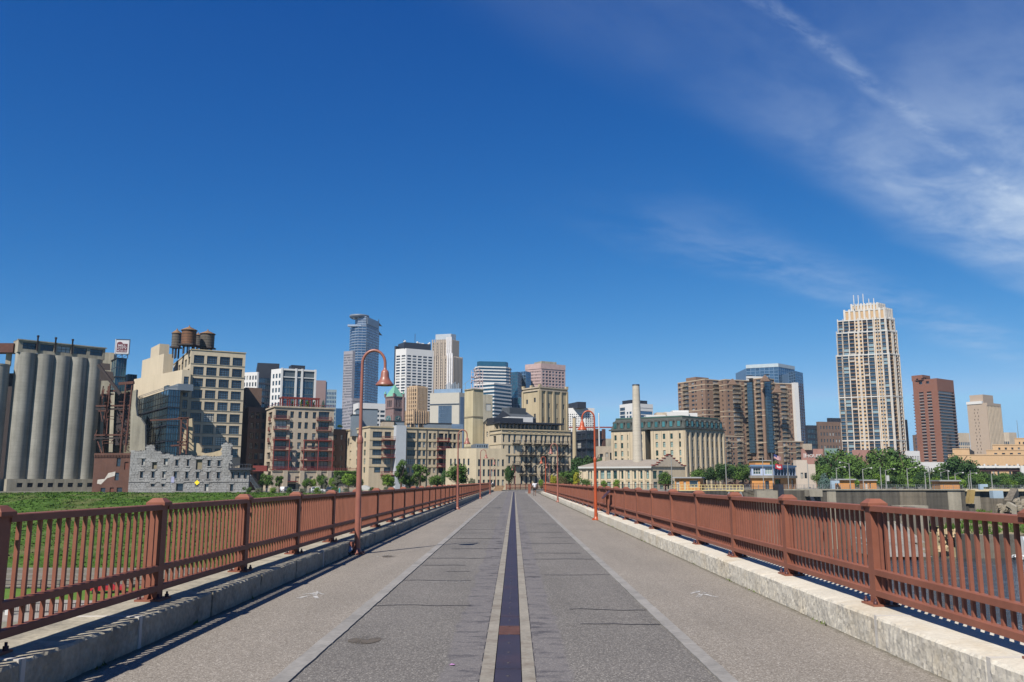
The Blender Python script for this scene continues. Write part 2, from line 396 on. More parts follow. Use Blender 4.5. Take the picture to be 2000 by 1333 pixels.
def paving(name, base, dark, light, patch=False, wear=0.12, edge=None):
    m = bpy.data.materials.new(name); m.use_nodes = True; nt = m.node_tree; L = nt.links.new; b = nt.nodes['Principled BSDF']
    b.inputs['Roughness'].default_value = 0.85; b.inputs['Specular IOR Level'].default_value = 0.3
    geo = nt.nodes.new('ShaderNodeNewGeometry'); pos = geo.outputs['Position']
    def N(t): return nt.nodes.new(t)
    def noise(s, d, v=None, r=0.55):
        n = N('ShaderNodeTexNoise'); n.inputs['Scale'].default_value = s; n.inputs['Detail'].default_value = d; n.inputs['Roughness'].default_value = r
        L(v or pos, n.inputs['Vector']); return n.outputs[0]
    def rng(x, a, c, lo, hi):
        r = N('ShaderNodeMapRange'); L(x, r.inputs[0]); r.inputs[1].default_value = a; r.inputs[2].default_value = c; r.inputs[3].default_value = lo; r.inputs[4].default_value = hi; return r.outputs[0]
    def mix(f, a, c):
        x = N('ShaderNodeMix'); x.data_type = 'RGBA'
        if isinstance(f, float): x.inputs[0].default_value = f
        else: L(f, x.inputs[0])
        for i, y in ((6, a), (7, c)):
            if isinstance(y, tuple): x.inputs[i].default_value = (*y, 1)
            else: L(y, x.inputs[i])
        return x.outputs[2]
    def mth(op, a, c):
        x = N('ShaderNodeMath'); x.operation = op
        for i, y in ((0, a), (1, c)):
            if isinstance(y, (int, float)): x.inputs[i].default_value = y
            else: L(y, x.inputs[i])
        return x.outputs[0]
    vo = N('ShaderNodeTexVoronoi'); vo.inputs['Scale'].default_value = 85; L(pos, vo.inputs['Vector'])
    sep = N('ShaderNodeSeparateColor'); L(vo.outputs['Color'], sep.inputs[0])
    c = mix(rng(sep.outputs[0], 0.0, 0.45, 1, 0), base, dark)
    c = mix(rng(sep.outputs[1], 0.72, 0.95, 0, 1), c, light)
    c = mix(mth('MULTIPLY', rng(noise(21, 4, None, 0.7), 0.38, 0.62, 0, 1), 0.30), c, dark)
    big = noise(0.35, 5); c2 = N('ShaderNodeVectorMath'); c2.operation = 'SCALE'; L(c, c2.inputs[0]); L(rng(big, 0.3, 0.7, 1 - wear, 1 + wear), c2.inputs['Scale']); c = c2.outputs[0]
    mp = N('ShaderNodeMapping'); mp.inputs['Scale'].default_value = (1.6, 0.12, 1); L(pos, mp.inputs[0])
    c3 = N('ShaderNodeVectorMath'); c3.operation = 'SCALE'; L(c, c3.inputs[0]); L(rng(noise(1.0, 4, mp.outputs[0]), 0.3, 0.7, 0.93, 1.07), c3.inputs['Scale']); c = c3.outputs[0]
    sx = N('ShaderNodeSeparateXYZ'); L(pos, sx.inputs[0])
    if patch:                                              # the strip of repaired asphalt beside the steel, with smears of tar
        ax = mth('ABSOLUTE', mth('ADD', sx.outputs[0], 0.05), 0)
        ax = mth('ADD', ax, mth('MULTIPLY', mth('SUBTRACT', noise(1.1, 3), 0.5), 0.22))
        ins = rng(ax, 0.56, 0.61, 1, 0)
        c = mix(mth('MULTIPLY', ins, 0.5), c, lin(132, 127, 128))
        mp2 = N('ShaderNodeMapping'); mp2.inputs['Scale'].default_value = (1.6, 3.3, 1); L(pos, mp2.inputs[0])
        tar = rng(noise(1.3, 8, mp2.outputs[0], 0.72), 0.50, 0.62, 0, 1)
        c = mix(mth('MULTIPLY', mth('MULTIPLY', tar, ins), 0.75), c, lin(72, 70, 76))
        spots = rng(noise(0.55, 5, None, 0.6), 0.66, 0.74, 0, 0.35); c = mix(spots, c, lin(98, 92, 88))
    if edge:                                               # dirt and moss gathered along the foot of the parapet
        ax = mth('ABSOLUTE', sx.outputs[0], 0); ax = mth('ADD', ax, mth('MULTIPLY', mth('SUBTRACT', noise(5, 5), 0.5), 0.14))
        c = mix(mth('MULTIPLY', rng(ax, edge - 0.10, edge, 0, 1), 0.75), c, lin(92, 88, 70))
    L(c, b.inputs['Base Color'])
    bp = N('ShaderNodeBump'); bp.inputs['Strength'].default_value = 0.55; bp.inputs['Distance'].default_value = 0.006
    L(vo.outputs['Distance'], bp.inputs['Height']); L(bp.outputs[0], b.inputs['Normal'])
    return m
m_walk = paving('exposed_aggregate', lin(159, 150, 138), lin(116, 108, 98), lin(200, 192, 180), wear=0.07, edge=3.80)
m_lane = paving('asphalt_lane', lin(128, 123, 117), lin(94, 90, 86), lin(180, 174, 165), patch=True, wear=0.10)
m_kerb = M('kerb_concrete', lin(160, 156, 150), 0.9, var=0.14, vs=1.2, fine=0.12, fs=14, bump=0.004, bs=30, stain=lin(110, 108, 104), stain_amt=0.5, stain_s=1.5)
m_edging = M('edging_concrete', lin(158, 151, 138), 0.9, var=0.12, vs=1.5, fine=0.14, fs=18, bump=0.003, bs=40, stain=lin(118, 104, 90), stain_amt=0.6, stain_s=2.6)
m_steelp = M('weathered_steel_plate', lin(74, 64, 72), 0.5, 0.25, var=0.14, vs=2.0, fine=0.1, fs=25, stain=lin(112, 74, 62), stain_amt=0.28, stain_s=1.1)
m_steelr = M('rusty_steel_plate', lin(112, 76, 62), 0.7, 0.2, var=0.2, vs=8, fine=0.1, fs=25)
m_tar = M('crack_tar', lin(72, 69, 70), 0.7, var=0.1)

strip('footpath', -3.95, -2.10, 0.0, m_walk); strip('footpath', 1.92, 3.95, 0.0, m_walk)
strip('bike_lane', -1.935, -0.300, -0.004, m_lane); strip('bike_lane', 0.188, 1.775, -0.004, m_lane)
def kerb_run(x0, x1):
    mb = MB(); y = -14.0; rr = random.Random(5)
    while y < 200:
        l = 2.6 if y < 60 else 8; l = min(l, 200 - y); n = 13 if y < 30 else 2
        for k in range(n):
            ya, yb = y + l * k / n, y + l * (k + 1) / n - (0.012 if k == n - 1 else 0); z = 0.012
            j = lambda yy: 0.011 * mnoise.noise((yy * 3.1, x0, 0)) + 0.006 * mnoise.noise((yy * 11, x1, 3))
            pa = [dk(x0 + j(ya), ya), dk(x1 + j(ya + 40), ya), dk(x1 + j(yb + 40), yb), dk(x0 + j(yb), yb)]
            mb.hexa([(*p, -0.05) for p in pa] + [(*p, z) for p in pa])
        y += l
    return structure(mb, 'kerb_strip', m_kerb)
kerb_run(-2.10, -1.935); kerb_run(1.775, 1.92)
strip('concrete_edging', -0.300, -0.180, 0.004, m_edging); strip('concrete_edging', 0.070, 0.188, 0.004, m_edging)
bed = strip('strip_bed', -0.18, 0.07, -0.012, m_tar)
y = -13.2; k = 0
plate_root = thing('steel_strip', 'long rusty brown steel strip down the middle of the path', 'metal strip', (*dk(-0.055, 0), 0))
while y < 190:
    l = 3.05
    lab = None; mm = m_steelp
    mb = MB(); pa = [dk(-0.172, y + 0.01), dk(0.062, y + 0.01), dk(0.062, y + l - 0.01), dk(-0.172, y + l - 0.01)]
    if 9.9 < y + l <= 12.95:                               # one plate stops short at a rust coloured cover
        ye = 9.92
        pa = [dk(-0.172, y + 0.01), dk(0.062, y + 0.01), dk(0.062, ye), dk(-0.172, ye)]
        m2 = MB(); pb = [dk(-0.174, ye + 0.01), dk(0.064, ye + 0.01), dk(0.064, ye + 0.56), dk(-0.174, ye + 0.56)]
        m2.hexa([(*p, -0.01) for p in pb] + [(*p, 0.006) for p in pb]); m2.build('steel_plate', m_steelr, plate_root, label='rust coloured cover plate across the strip')
        m3 = MB(); pb = [dk(-0.172, ye + 0.575), dk(0.062, ye + 0.575), dk(0.062, y + l - 0.01), dk(-0.172, y + l - 0.01)]
        m3.hexa([(*p, -0.01) for p in pb] + [(*p, 0.002) for p in pb]); m3.build('steel_plate', m_steelp, plate_root)
    mb.hexa([(*p, -0.01) for p in pa] + [(*p, 0.002) for p in pa]); mb.build('steel_plate', mm, plate_root)
    if -5 < y < 30:
        bb = MB()
        for q in range(6):
            c = dk(-0.055, y + 0.27 + q * 0.5); bb.lathe(c[0], c[1], [(0.016, 0.002), (0.013, 0.006)], 8)
        if y > 2: bb.build('bolt_row', m_tar, plate_root, 'stuff')
    y += l; k += 1
# tar filled cracks that wander across the lanes and the joints of the footpaths
mb = MB(); rr = random.Random(3)
def crack(x0, x1, y, w, wob=0.13, z=0.0005):
    n = max(4, int((x1 - x0) / 0.08)); p = rr.uniform(0, 99); pts = []
    for i in range(n + 1):
        x = x0 + (x1 - x0) * i / n
        yy = y + wob * mnoise.noise((x * 1.6, p, 0)) + wob * 0.35 * mnoise.noise((x * 7, p, 5)); hw = w * (0.6 + 0.5 * mnoise.noise((x * 5, p, 9)) ** 2)
        pts.append((x, yy, hw))
    for a, b in zip(pts, pts[1:]):
        mb.quad((*dk(a[0], a[1] - a[2]), z), (*dk(b[0], b[1] - b[2]), z), (*dk(b[0], b[1] + b[2]), z), (*dk(a[0], a[1] + a[2]), z))
for py, a, b in ((1134, -1.93, -0.75), (1183, -1.93, -0.6), (1090, -1.93, -0.5), (1072, -1.6, -0.31), (1104, -1.9, -1.0), (1117, -1.3, -0.85),
                 (1123, 0.55, 1.77), (1191, 0.75, 1.77), (1219, 0.8, 1.77), (1092, 0.45, 1.77), (1081, 0.5, 1.6), (1062, 0.3, 1.7), (1052, -1.9, -0.4), (1040, 0.3, 1.7)):
    crack(a, b, yat(py, 0), 0.030 if py > 1110 else 0.06)
for i in range(34):
    yy = 26 + 2.6 * i + rr.uniform(-0.8, 0.8)
    if rr.random() < 0.8: crack(-1.93, rr.uniform(-1.2, -0.31), yy, 0.03 + 0.0009 * yy)
    if rr.random() < 0.8: crack(rr.uniform(0.2, 1.0), 1.77, yy + rr.uniform(-1, 1), 0.03 + 0.0009 * yy)
yy = 14.0
while yy < 42:                                             # short cross cuts in the repaired asphalt
    yy += rr.uniform(0.6, 2.6) if yy > 18 else 2.0
    crack(-0.55 + rr.uniform(0, .1), -0.31 - rr.uniform(0, 0.1), yy, 0.012 + 0.0012 * yy, 0.06)
    if rr.random() < .6: crack(0.2 + rr.uniform(0, .1), 0.5 - rr.uniform(0, .1), yy + rr.uniform(-.4, .4), 0.010 + 0.001 * yy, 0.06)
for i in range(60): crack(-0.312, -0.300, 1.5 + i * 0.6, 0.3, 0, 0.0006); crack(0.188, 0.197, 1.5 + i * 0.6, 0.3, 0, 0.0006)
structure(mb, 'crack_filler', m_tar, 'stuff')
# faded paint: walkers on the footpaths, bikes in the lanes, a pale joint
def faded(name, col, thr, sc_):
    m = bpy.data.materials.new(name); m.use_nodes = True; nt = m.node_tree; L = nt.links.new; b = nt.nodes['Principled BSDF']
    geo = nt.nodes.new('ShaderNodeNewGeometry'); n = nt.nodes.new('ShaderNodeTexNoise'); n.inputs['Scale'].default_value = sc_; n.inputs['Detail'].default_value = 6; n.inputs['Roughness'].default_value = 0.7
    L(geo.outputs['Position'], n.inputs['Vector']); mr = nt.nodes.new('ShaderNodeMapRange'); mr.inputs[1].default_value = thr - 0.07; mr.inputs[2].default_value = thr + 0.07
    L(n.outputs[0], mr.inputs[0]); L(mr.outputs[0], b.inputs['Alpha']); b.inputs['Base Color'].default_value = (*col, 1); b.inputs['Roughness'].default_value = 0.8
    return m
m_paint = faded('worn_white_paint', (0.42, 0.41, 0.39), 0.49, 7); m_paint2 = faded('worn_white_paint_thin', (0.38, 0.37, 0.35), 0.57, 9)
m_stain = faded('oil_stain', lin(105, 96, 84), 0.50, 3)
def decal(name, label, cat, polys, mat, X, Y, s=1.0, z=0.0045, group=None):
    mb = MB(); c = dk(X, Y)
    for p in polys: mb.poly([(c[0] + x * s, c[1] + y * s, z) for x, y in p])
    o = mb.build(name, mat, None); o['kind'] = 'structure'
    return o
def disc(x, y, rx, ry, n=14): return [(x + rx * math.cos(2 * PI * i / n), y + ry * math.sin(2 * PI * i / n)) for i in range(n)]
walker = [disc(0.02, 0.78, 0.07, 0.12), [(-0.1, 0.62), (0.1, 0.66), (0.11, 0.2), (-0.08, 0.16)], [(0.08, 0.62), (0.3, 0.3), (0.26, 0.24), (0.06, 0.5)],
          [(-0.09, 0.6), (-0.27, 0.34), (-0.24, 0.28), (-0.07, 0.48)], [(0.0, 0.2), (0.11, 0.2), (0.3, -0.4), (0.2, -0.42)], [(-0.08, 0.18), (0.03, 0.16), (-0.16, -0.42), (-0.27, -0.36)]]
def ring(x, y, r, w, n=16): return [[(x + r0 * math.cos(a), y + r0 * math.sin(a)) for r0, a in ((r, 2 * PI * i / n), (r + w, 2 * PI * i / n), (r + w, 2 * PI * (i + 1) / n), (r, 2 * PI * (i + 1) / n))] for i in range(n)]
bike = ring(-0.28, 0, 0.16, 0.05) + ring(0.28, 0, 0.16, 0.05) + [[(-0.3, 0), (-0.1, 0.3), (-0.05, 0.28), (-0.24, 0)], [(-0.1, 0.3), (0.2, 0.3), (0.2, 0.25), (-0.1, 0.25)], [(0.28, 0), (0.2, 0.36), (0.25, 0.38), (0.33, 0)]]
for px, py, P_, m_, s_ in ((606, 1165, walker, m_paint, 0.62), (1374, 1163, walker, m_paint, 0.6), (878, 1138, bike, m_paint2, 0.6), (1108, 1128, bike, m_paint2, 0.5), (748, 1087, walker, m_paint2, 0.6), (876, 1005, bike, m_paint2, 0.7)):
    x, y_, _ = gp(px, py, 0); decal('pavement_marking', '', '', P_, m_, x - sh(0, y_), y_, s_)
x, y_, _ = gp(1232, 1073, 0); decal('pavement_marking', '', '', [[(-0.75, -0.02), (0.85, -0.02), (0.85, 0.05), (-0.75, 0.05)]], m_paint2, x - sh(0, y_), y_)
x, y_, _ = gp(712, 1250, 0); decal('oil_stain', '', '', [disc(0, 0, 0.18, 0.24)], m_stain, x - sh(0, y_), y_, 1, 0.0015)
x, y_, _ = gp(760, 1087, 0); decal('oil_stain', '', '', [disc(0, 0, 0.16, 0.3)], m_stain, x - sh(0, y_), y_, 1)
# scrap of pink paper
x, y_, _ = gp(883, 1299, 0); mb = MB(); mb.poly([(x - 0.025, y_ - 0.02, 0.002), (x + 0.02, y_ - 0.03, 0.006), (x + 0.028, y_ + 0.02, 0.002), (x - 0.01, y_ + 0.03, 0.008)])
tag(mb.build('paper_scrap', M('pink_paper', lin(205, 150, 200), 0.8)), 'small pink scrap of paper lying on the asphalt', 'litter')

# deck body under the paving
mb = MB(); ys = [y for y in YS]
for a, b in zip(ys, ys[1:]):
    p = [dk(-4.72, a), dk(4.62, a), dk(4.62, b), dk(-4.72, b)]; mb.hexa([(*q, -1.6) for q in p] + [(*q, -0.02) for q in p])
structure(mb, 'bridge_deck', M('deck_stone', lin(150, 140, 122), 0.9))

# ------------------------------------------------------------------ parapet stones
m_stoneL = M('limestone_grey', lin(186, 177, 156), 0.92, var=0.16, vs=2.5, fine=0.18, fs=18, bump=0.012, bs=20, rnd=0.08, stain=lin(96, 92, 84), stain_amt=0.5, stain_s=3.0, streak=0.12)
m_stoneR = M('limestone_buff', lin(226, 218, 201), 0.92, var=0.07, vs=2.2, fine=0.10, fs=22, bump=0.006, bs=26, rnd=0.05, stain=lin(196, 172, 130), stain_amt=0.45, stain_s=0.8)
m_mortar = M('white_mortar', lin(214, 208, 198), 0.9, bump=0.004, bs=20)
def stone_mesh(seed, L, side, rough, ny=56, nz=10, nx=5):
    """a parapet block: x from the rough face (0) outwards, y along, z up"""
    mb = MB(); D, H, B = 0.90, 0.32, -0.06
    def frontpt(j, k):
        y = L * j / ny; z = B + (H - B) * k / nz
        n = mnoise.noise((y * 3.0, z * 3, seed)) * rough * .6 + mnoise.noise((y * 24 + z * 10, z * 10, seed + 5)) * rough * 0.55
        e = 0.02 + 0.02 * mnoise.noise((y * 5, seed, 2)) if k == nz else 0
        e += 0.012 if k == 0 else 0
        if j in (0, ny): n -= 0.006
        zz = z - (0.012 + 0.02 * max(0, mnoise.noise((y * 6, seed, 8))) if k == nz else 0)
        return (n * -1 + e if k == nz else -n, y, zz)
    def toppt(i, j):
        if i == 0: return frontpt(j, nz)
        y = L * j / ny; x = 0.03 + (D - 0.03) * i / nx
        return (x, y, H + 0.005 * mnoise.noise((x * 4, y * 3, seed)))
    g = [[frontpt(j, k) for j in range(ny + 1)] for k in range(nz + 1)]
    def put(a, b, c, d):
        q = [(side * p[0], p[1], p[2]) for p in (a, b, c, d)]
        if side < 0: q = q[::-1]
        mb.quad(*q)
    for k in range(nz):
        for j in range(ny): put(g[k][j + 1], g[k][j], g[k + 1][j], g[k + 1][j + 1])
    for i in range(nx):
        for j in range(ny): put(toppt(i, j), toppt(i + 1, j), toppt(i + 1, j + 1), toppt(i, j + 1))
    for j, rev in ((0, False), (ny, True)):
        ring_ = [g[k][j] for k in range(nz + 1)] + [toppt(i, j) for i in range(1, nx + 1)] + [(D, L * j / ny, B)]
        ring_ = [(side * p[0], p[1], p[2]) for p in ring_]
        if rev ^ (side > 0): ring_ = ring_[::-1]
        mb.poly(ring_)
    put((D, 0, B), (D, L, B), (D, L, H), (D, 0, H))
    return mb
for side, X0, mat, rough, label, yend, joints in ((-1, -3.87, m_stoneL, 0.024, 'weathered grey limestone parapet blocks along the left footpath', 148, (7.0, 9.42)),
                                                  (1, 3.77, m_stoneR, 0.026, 'rough buff limestone parapet blocks along the right footpath', 119, (7.05, 9.2))):
    root = thing('parapet_wall', label, 'stone wall', (*dk(X0, 0), 0)); L = 2.13
    var = [stone_mesh(side * 10 + i * 3.7, L - 0.02, side, rough).mesh('parapet_stone', [mat]) for i in range(5)]
    far = [stone_mesh(side * 10 + i * 3.7, L - 0.02, side, rough, 6, 2, 1).mesh('parapet_stone', [mat]) for i in range(3)]
    y = joints[0] - 4 * L; k = 0
    while y < yend:
        me = (var if y < 45 else far)[(k * 7 + 3) % (5 if y < 45 else 3)]
        o = inst(me, 'parapet_stone', root, (*dk(X0, y), 0), 0)
        if k in (4, 5, 9, 14):
            jm = MB(); xa, xb = sorted((X0 - side * 0.004, X0 + side * 0.86)); jm.box(sh(xa, y), sh(xb, y), y - 0.045, y + 0.018, -0.05, 0.323); jm.build('mortar_joint', m_mortar, root)
        y += L; k += 1

mb = MB(); rw = random.Random(9)
for k in range(420):
    side = 1 if rw.random() < .7 else -1; y = 6 + 40 * rw.random() ** 1.6
    if mnoise.noise((y * .9, side * 3, 0)) < .12: continue
    c = dk((3.765 if side > 0 else -3.865) - side * rw.uniform(0, .05), y); h = rw.uniform(.015, .055); a = rw.uniform(0, PI); w = rw.uniform(.006, .02)
    mb.tri((c[0] - w * math.cos(a), c[1] - w * math.sin(a), 0), (c[0] + w * math.cos(a), c[1] + w * math.sin(a), 0), (c[0] + rw.uniform(-.03, .03), c[1] + rw.uniform(-.03, .03), h))
structure(mb, 'weeds', M('weed_green', lin(104, 118, 62), .9, var=.3, vs=6), 'stuff')

# ------------------------------------------------------------------ railings
m_rail = M('rail_brown_paint', lin(154, 98, 79), 0.55, var=0.10, vs=1.5, fine=0.05, fs=12, spec=0.22, stain=lin(138, 82, 62), stain_amt=0.35, stain_s=1.2)
m_bolt = M('rail_bolt', lin(88, 56, 58), 0.5, 0.3)
def post_meshes():
    p = MB(); w = 0.078
    p.box(-w, w, -w, w, 0.02, 1.115)
    c = MB(); q = 0.112; z = 1.10
    ring0 = [(-q, -q), (q, -q), (q, q), (-q, q)]
    c.prism([(-q * .8, -q * .8), (q * .8, -q * .8), (q * .8, q * .8), (-q * .8, q * .8)], z - 0.015, z + 0.004)
    c.hexa([(x, y, z) for x, y in ring0] + [(x, y, z + 0.035) for x, y in ring0])
    lo = [(-q, -q), (q, -q), (q, q), (-q, q)]; hi = [(-q * .5, -q * .5), (q * .5, -q * .5), (q * .5, q * .5), (-q * .5, q * .5)]
    c.hexa([(x * .97, y * .97, z + 0.035) for x, y in lo] + [(x, y, z + 0.085) for x, y in hi])
    b = MB(); b.box(-0.15, 0.15, -0.17, 0.17, 0, 0.022)
    for s in (-1, 1): b.quad((-0.006, s * 0.078, 0.022), (-0.006, s * 0.16, 0.022), (-0.006, s * 0.078, 0.12), (-0.006, s * 0.078, 0.12))
    n = MB(); n.lathe(0, 0, [(0.026, 0.0), (0.026, 0.03), (0.014, 0.032), (0.014, 0.06), (0.0, 0.062)], 6)
    return p.mesh('post', [m_rail]), c.mesh('cap', [m_rail]), b.mesh('base_plate', [m_rail]), n.mesh('bolt', [m_bolt])
PM, CM, BM, NM = post_meshes()
bal = MB(); bal.box(-0.0165, 0.0165, -0.0165, 0.0165, 0.135, 1.045); BAL = bal.mesh('baluster', [m_rail])
RAILM = {}
def rail_mesh(nm, l, hw, z0, z1):
    k = (nm, round(l, 3))
    if k not in RAILM:
        m = MB(); c = 0.008                                  # top edges eased
        ye = l - 0.079
        pr = [(-hw, z0), (hw, z0), (hw, z1 - c), (hw - c, z1), (-hw + c, z1), (-hw, z1 - c)]
        for i in range(6):
            a, b = pr[i], pr[(i + 1) % 6]
            m.quad((a[0], 0.079, a[1]), (a[0], ye, a[1]), (b[0], ye, b[1]), (b[0], 0.079, b[1]))
            m.f[-1] = m.f[-1][::-1]
        m.poly([(x, 0.079, z) for x, z in pr]); m.poly([(x, ye, z) for x, z in reversed(pr)])
        RAILM[k] = m.mesh(nm, [m_rail])
    return RAILM[k]
def railing(label, X, ys, base=0.32, nb=19, limit=300, y_from=0.0, simple_after=70):
    root = thing('railing', label, 'railing', (*dk(X, ys[0]), base)); n = 0; far = MB(); sx = 1 if X < 0 else -1
    for i, y in enumerate(ys):
        c = dk(X, y); a = dang(y)
        o = inst(PM, 'post', root, (*c, base), a)
        def sub(me, name, dx, dy, dz, rz=0):
            s = bpy.data.objects.new(name, me); COL.objects.link(s); s.parent = o; s.location = (dx, dy, dz); s.rotation_euler = (0, 0, rz)
        sub(CM, 'cap', 0, 0, 0)
        if y < simple_after: sub(BM, 'base_plate', 0, 0, 0)
        if y < 30:
            for bx, by in ((-0.11, -0.13), (0.11, -0.13), (0.11, 0.13), (-0.11, 0.13)): sub(NM, 'bolt', bx, by, 0.022)
        if i + 1 < len(ys):
            d = dk(X, ys[i + 1]); l = math.hypot(d[0] - c[0], d[1] - c[1]); ang = math.atan2(d[1] - c[1], d[0] - c[0]) - PI / 2
            off = 0.036 * sx; ob = 0.014 * sx               # rails sit toward the path side of the posts
            for nm, hw, z0, z1 in (('top_rail', 0.056, 1.045, 1.112), ('mid_rail', 0.042, 0.335, 0.405), ('bottom_rail', 0.042, 0.105, 0.175)):
                inst(rail_mesh(nm, l, hw, z0, z1), nm, root, (c[0] + off * math.cos(ang), c[1] + off * math.sin(ang), base), ang)
            for k in range(nb):
                t = (k + 1) / (nb + 1); q = (c[0] + (d[0] - c[0]) * t + ob * math.cos(ang), c[1] + (d[1] - c[1]) * t + ob * math.sin(ang))
                if n < limit and q[1] > 2.5:
                    inst(BAL, 'baluster', root, (*q, base), ang); n += 1
                else:
                    far.obox(q, ang, 0.0165, 0.0165, base + 0.175, base + 0.335); far.obox(q, ang, 0.0165, 0.0165, base + 0.405, base + 1.045)
    if far.f: far.build('baluster', m_rail, root, 'stuff')
    return root
railing('brown steel railing on the grey parapet left of the path', -4.27, [10.35 + 3.25 * i for i in range(-4, 43)])
railing('brown steel railing on the buff parapet right of the path', 4.16, [9.95 + 3.13 * i for i in range(-4, 36)])
railing('far brown railing crossing behind the walker where the path swings right', -4.27, [163 + 3.2 * i for i in range(0, 13)], base=0.12, nb=12, limit=0)
railing('short far brown railing beyond the gap on the right side', 4.2, [158 + 3.2 * i for i in range(0, 6)], base=0.12, nb=12, limit=0)
mb = MB()
for a, b in ((161, 204),):
    ys = [a + 3 * i for i in range(int((b - a) / 3))]
    for p, q in zip(ys, ys[1:]):
        c = [dk(-4.7, p), dk(-4.0, p), dk(-4.0, q), dk(-4.7, q)]; mb.hexa([(*v, -1.5) for v in c] + [(*v, 0.12) for v in c])
tag(mb.build('low_kerb_wall', m_stoneL), 'low dark stone kerb wall under the far crossing railing', 'stone wall')

# ------------------------------------------------------------------ street lamps
m_lampA = M('lamp_brown_paint', lin(166, 106, 90), 0.4, var=0.06, vs=2, spec=0.5)
m_lampB = M('lamp_orange_paint', lin(196, 88, 46), 0.4, var=0.06, vs=2, spec=0.5)
m_lens = M('lamp_lens', (0.55, 0.53, 0.45), 0.3)
LAMPS = {}
def lamp(x, y, sgn, mat, label, zb=0.0, s=1.0, conduit=False):
    root = thing('street_lamp', label, 'street lamp', (x, y, zb), 'hooked street lamps along the bridge'); key = mat.name
    if key not in LAMPS:
        a = MB(); a.lathe(0, 0, [(0.078, 0.05), (0.072, 0.3), (0.064, 2.6)], 16); a.lathe(0, 0, [(0.064, 2.6), (0.074, 2.63), (0.074, 2.72), (0.046, 2.8)], 16, cap=False)
        a.lathe(0, 0, [(0.045, 2.78), (0.037, 4.35)], 14)
        h = MB(); rr_ = 0.28; path = [(0, 0, 4.33)] + [(rr_ - rr_ * math.cos(t), 0, 4.56 + 0.33 * math.sin(t)) for t in [PI * i / 14 for i in range(15)]] + [(2 * rr_, 0, 4.42)]
        h.tube(path, 0.036, 10)
        sd = MB(); z = 4.02; sd.lathe(2 * rr_, 0, [(0.222, z), (0.226, z + 0.015), (0.186, z + 0.07), (0.130, z + 0.14), (0.106, z + 0.21), (0.096, z + 0.32), (0.078, z + 0.365), (0.045, z + 0.385), (0.038, z + 0.44)], 24, cap=False)
        sd.lathe(2 * rr_, 0, [(0.212, z + 0.004), (0.17, z + 0.07), (0.09, z + 0.15)], 24, cap=False)
        ln = MB(); ln.lathe(2 * rr_, 0, [(0.0, z + 0.005), (0.09, z + 0.02), (0.12, z + 0.07), (0.1, z + 0.12)], 16)
        bp = MB(); bp.box(-0.17, 0.17, -0.17, 0.17, 0, 0.035); bp.lathe(0, 0, [(0.12, 0.03), (0.10, 0.1), (0.078, 0.14)], 16)
        for bx in (-0.13, 0.13):
            for by in (-0.13, 0.13): bp.lathe(bx, by, [(0.025, 0.03), (0.025, 0.07)], 6)
        dr = MB(); dr.box(0.064, 0.08, -0.04, 0.04, 0.55, 0.85)
        LAMPS[key] = [(nm, m_.mesh(nm, [mt])) for nm, m_, mt in (('pole', a, mat), ('hook_arm', h, mat), ('lamp_shade', sd, mat), ('lens', ln, m_lens), ('base_plate', bp, mat), ('access_door', dr, mat))]
    for nm, me in LAMPS[key]: inst(me, nm, root, (x, y, zb), 0 if sgn > 0 else PI, (s, s, s))
    return root
lampsL = [(697, 1083), (893.5, 995.5), (938, 974.5), (957, 965.5)]
labsL = ['nearest brown hooked street lamp beside the left parapet', 'second brown hooked street lamp along the left parapet', 'third hooked street lamp along the left, before the small stone mill', 'farthest hooked street lamp on the left, by the stairs gap']
for (px, py), lb in zip(lampsL, labsL):
    x, y, _ = gp(px, py, 0); lamp(x, y, 1, m_lampA, lb)
labsR = ['nearest orange hooked street lamp beside the right parapet', 'second hooked street lamp along the right parapet', 'third orange street lamp on the right, before the far bend']
for (px, py), lb in zip([(1164, 1016), (1089.5, 981), (1066, 967)], labsR):
    x, y, _ = gp(px, py, 0); lamp(x, y, -1, m_lampB if px > 1100 or px < 1070 else m_lampA, lb)
for px, Y, lb in ((1074, 150, 'far hooked street lamp left of the yellow bush'), (1006, 176, 'thin far street lamp behind the crossing railing'), (968, 200, 'far street lamp before the small stone mill corner')):
    p = (xat(px, Y, 0), Y); lamp(p[0], p[1], -1, m_lampA, lb, 0.0)
# floodlight at the foot of the first lamp
x, y, _ = gp(697, 1083, 0); fx, fy = x - 0.16, y - 0.16
root = thing('floodlight', 'small silver floodlight at the foot of the nearest left lamp', 'floodlight', (fx, fy, 0))
mb = MB(); mb.tube([(fx, fy, 0.04), (fx, fy - 0.11, 0.14)], [0.06, 0.095], 12); mb.build('housing', M('silver_metal', lin(205, 205, 210), 0.3, 0.8), root)
mb = MB(); mb.box(fx - 0.05, fx + 0.12, fy - 0.02, fy + 0.03, 0.14, 0.3); mb.build('bracket', m_lampA, root)
# reading panel on the right parapet, seen edge-on near the orange lamp
x, y = dk(3.96, 36.4)
root = thing('reading_panel', 'tilted brown reading panel on the right parapet behind the orange lamp', 'sign', (x, y, 0.32))
mb = MB(); mb.bar((x, y - 0.2, 0.32), (x, y - 0.2, 1.15), 0.06); mb.bar((x, y + 0.3, 0.32), (x, y + 0.3, 1.15), 0.06); mb.build('frame', m_rail, root)
mb = MB(); mb.hexa([(x - 0.2, y - 0.35, 0.98), (x + 0.1, y - 0.35, 1.3), (x + 0.1, y + 0.45, 1.3), (x - 0.2, y + 0.45, 0.98), (x - 0.215, y - 0.35, 1.01), (x + 0.085, y - 0.35, 1.33), (x + 0.085, y + 0.45, 1.33), (x - 0.215, y + 0.45, 1.01)])
mb.build('board', m_bolt, root)
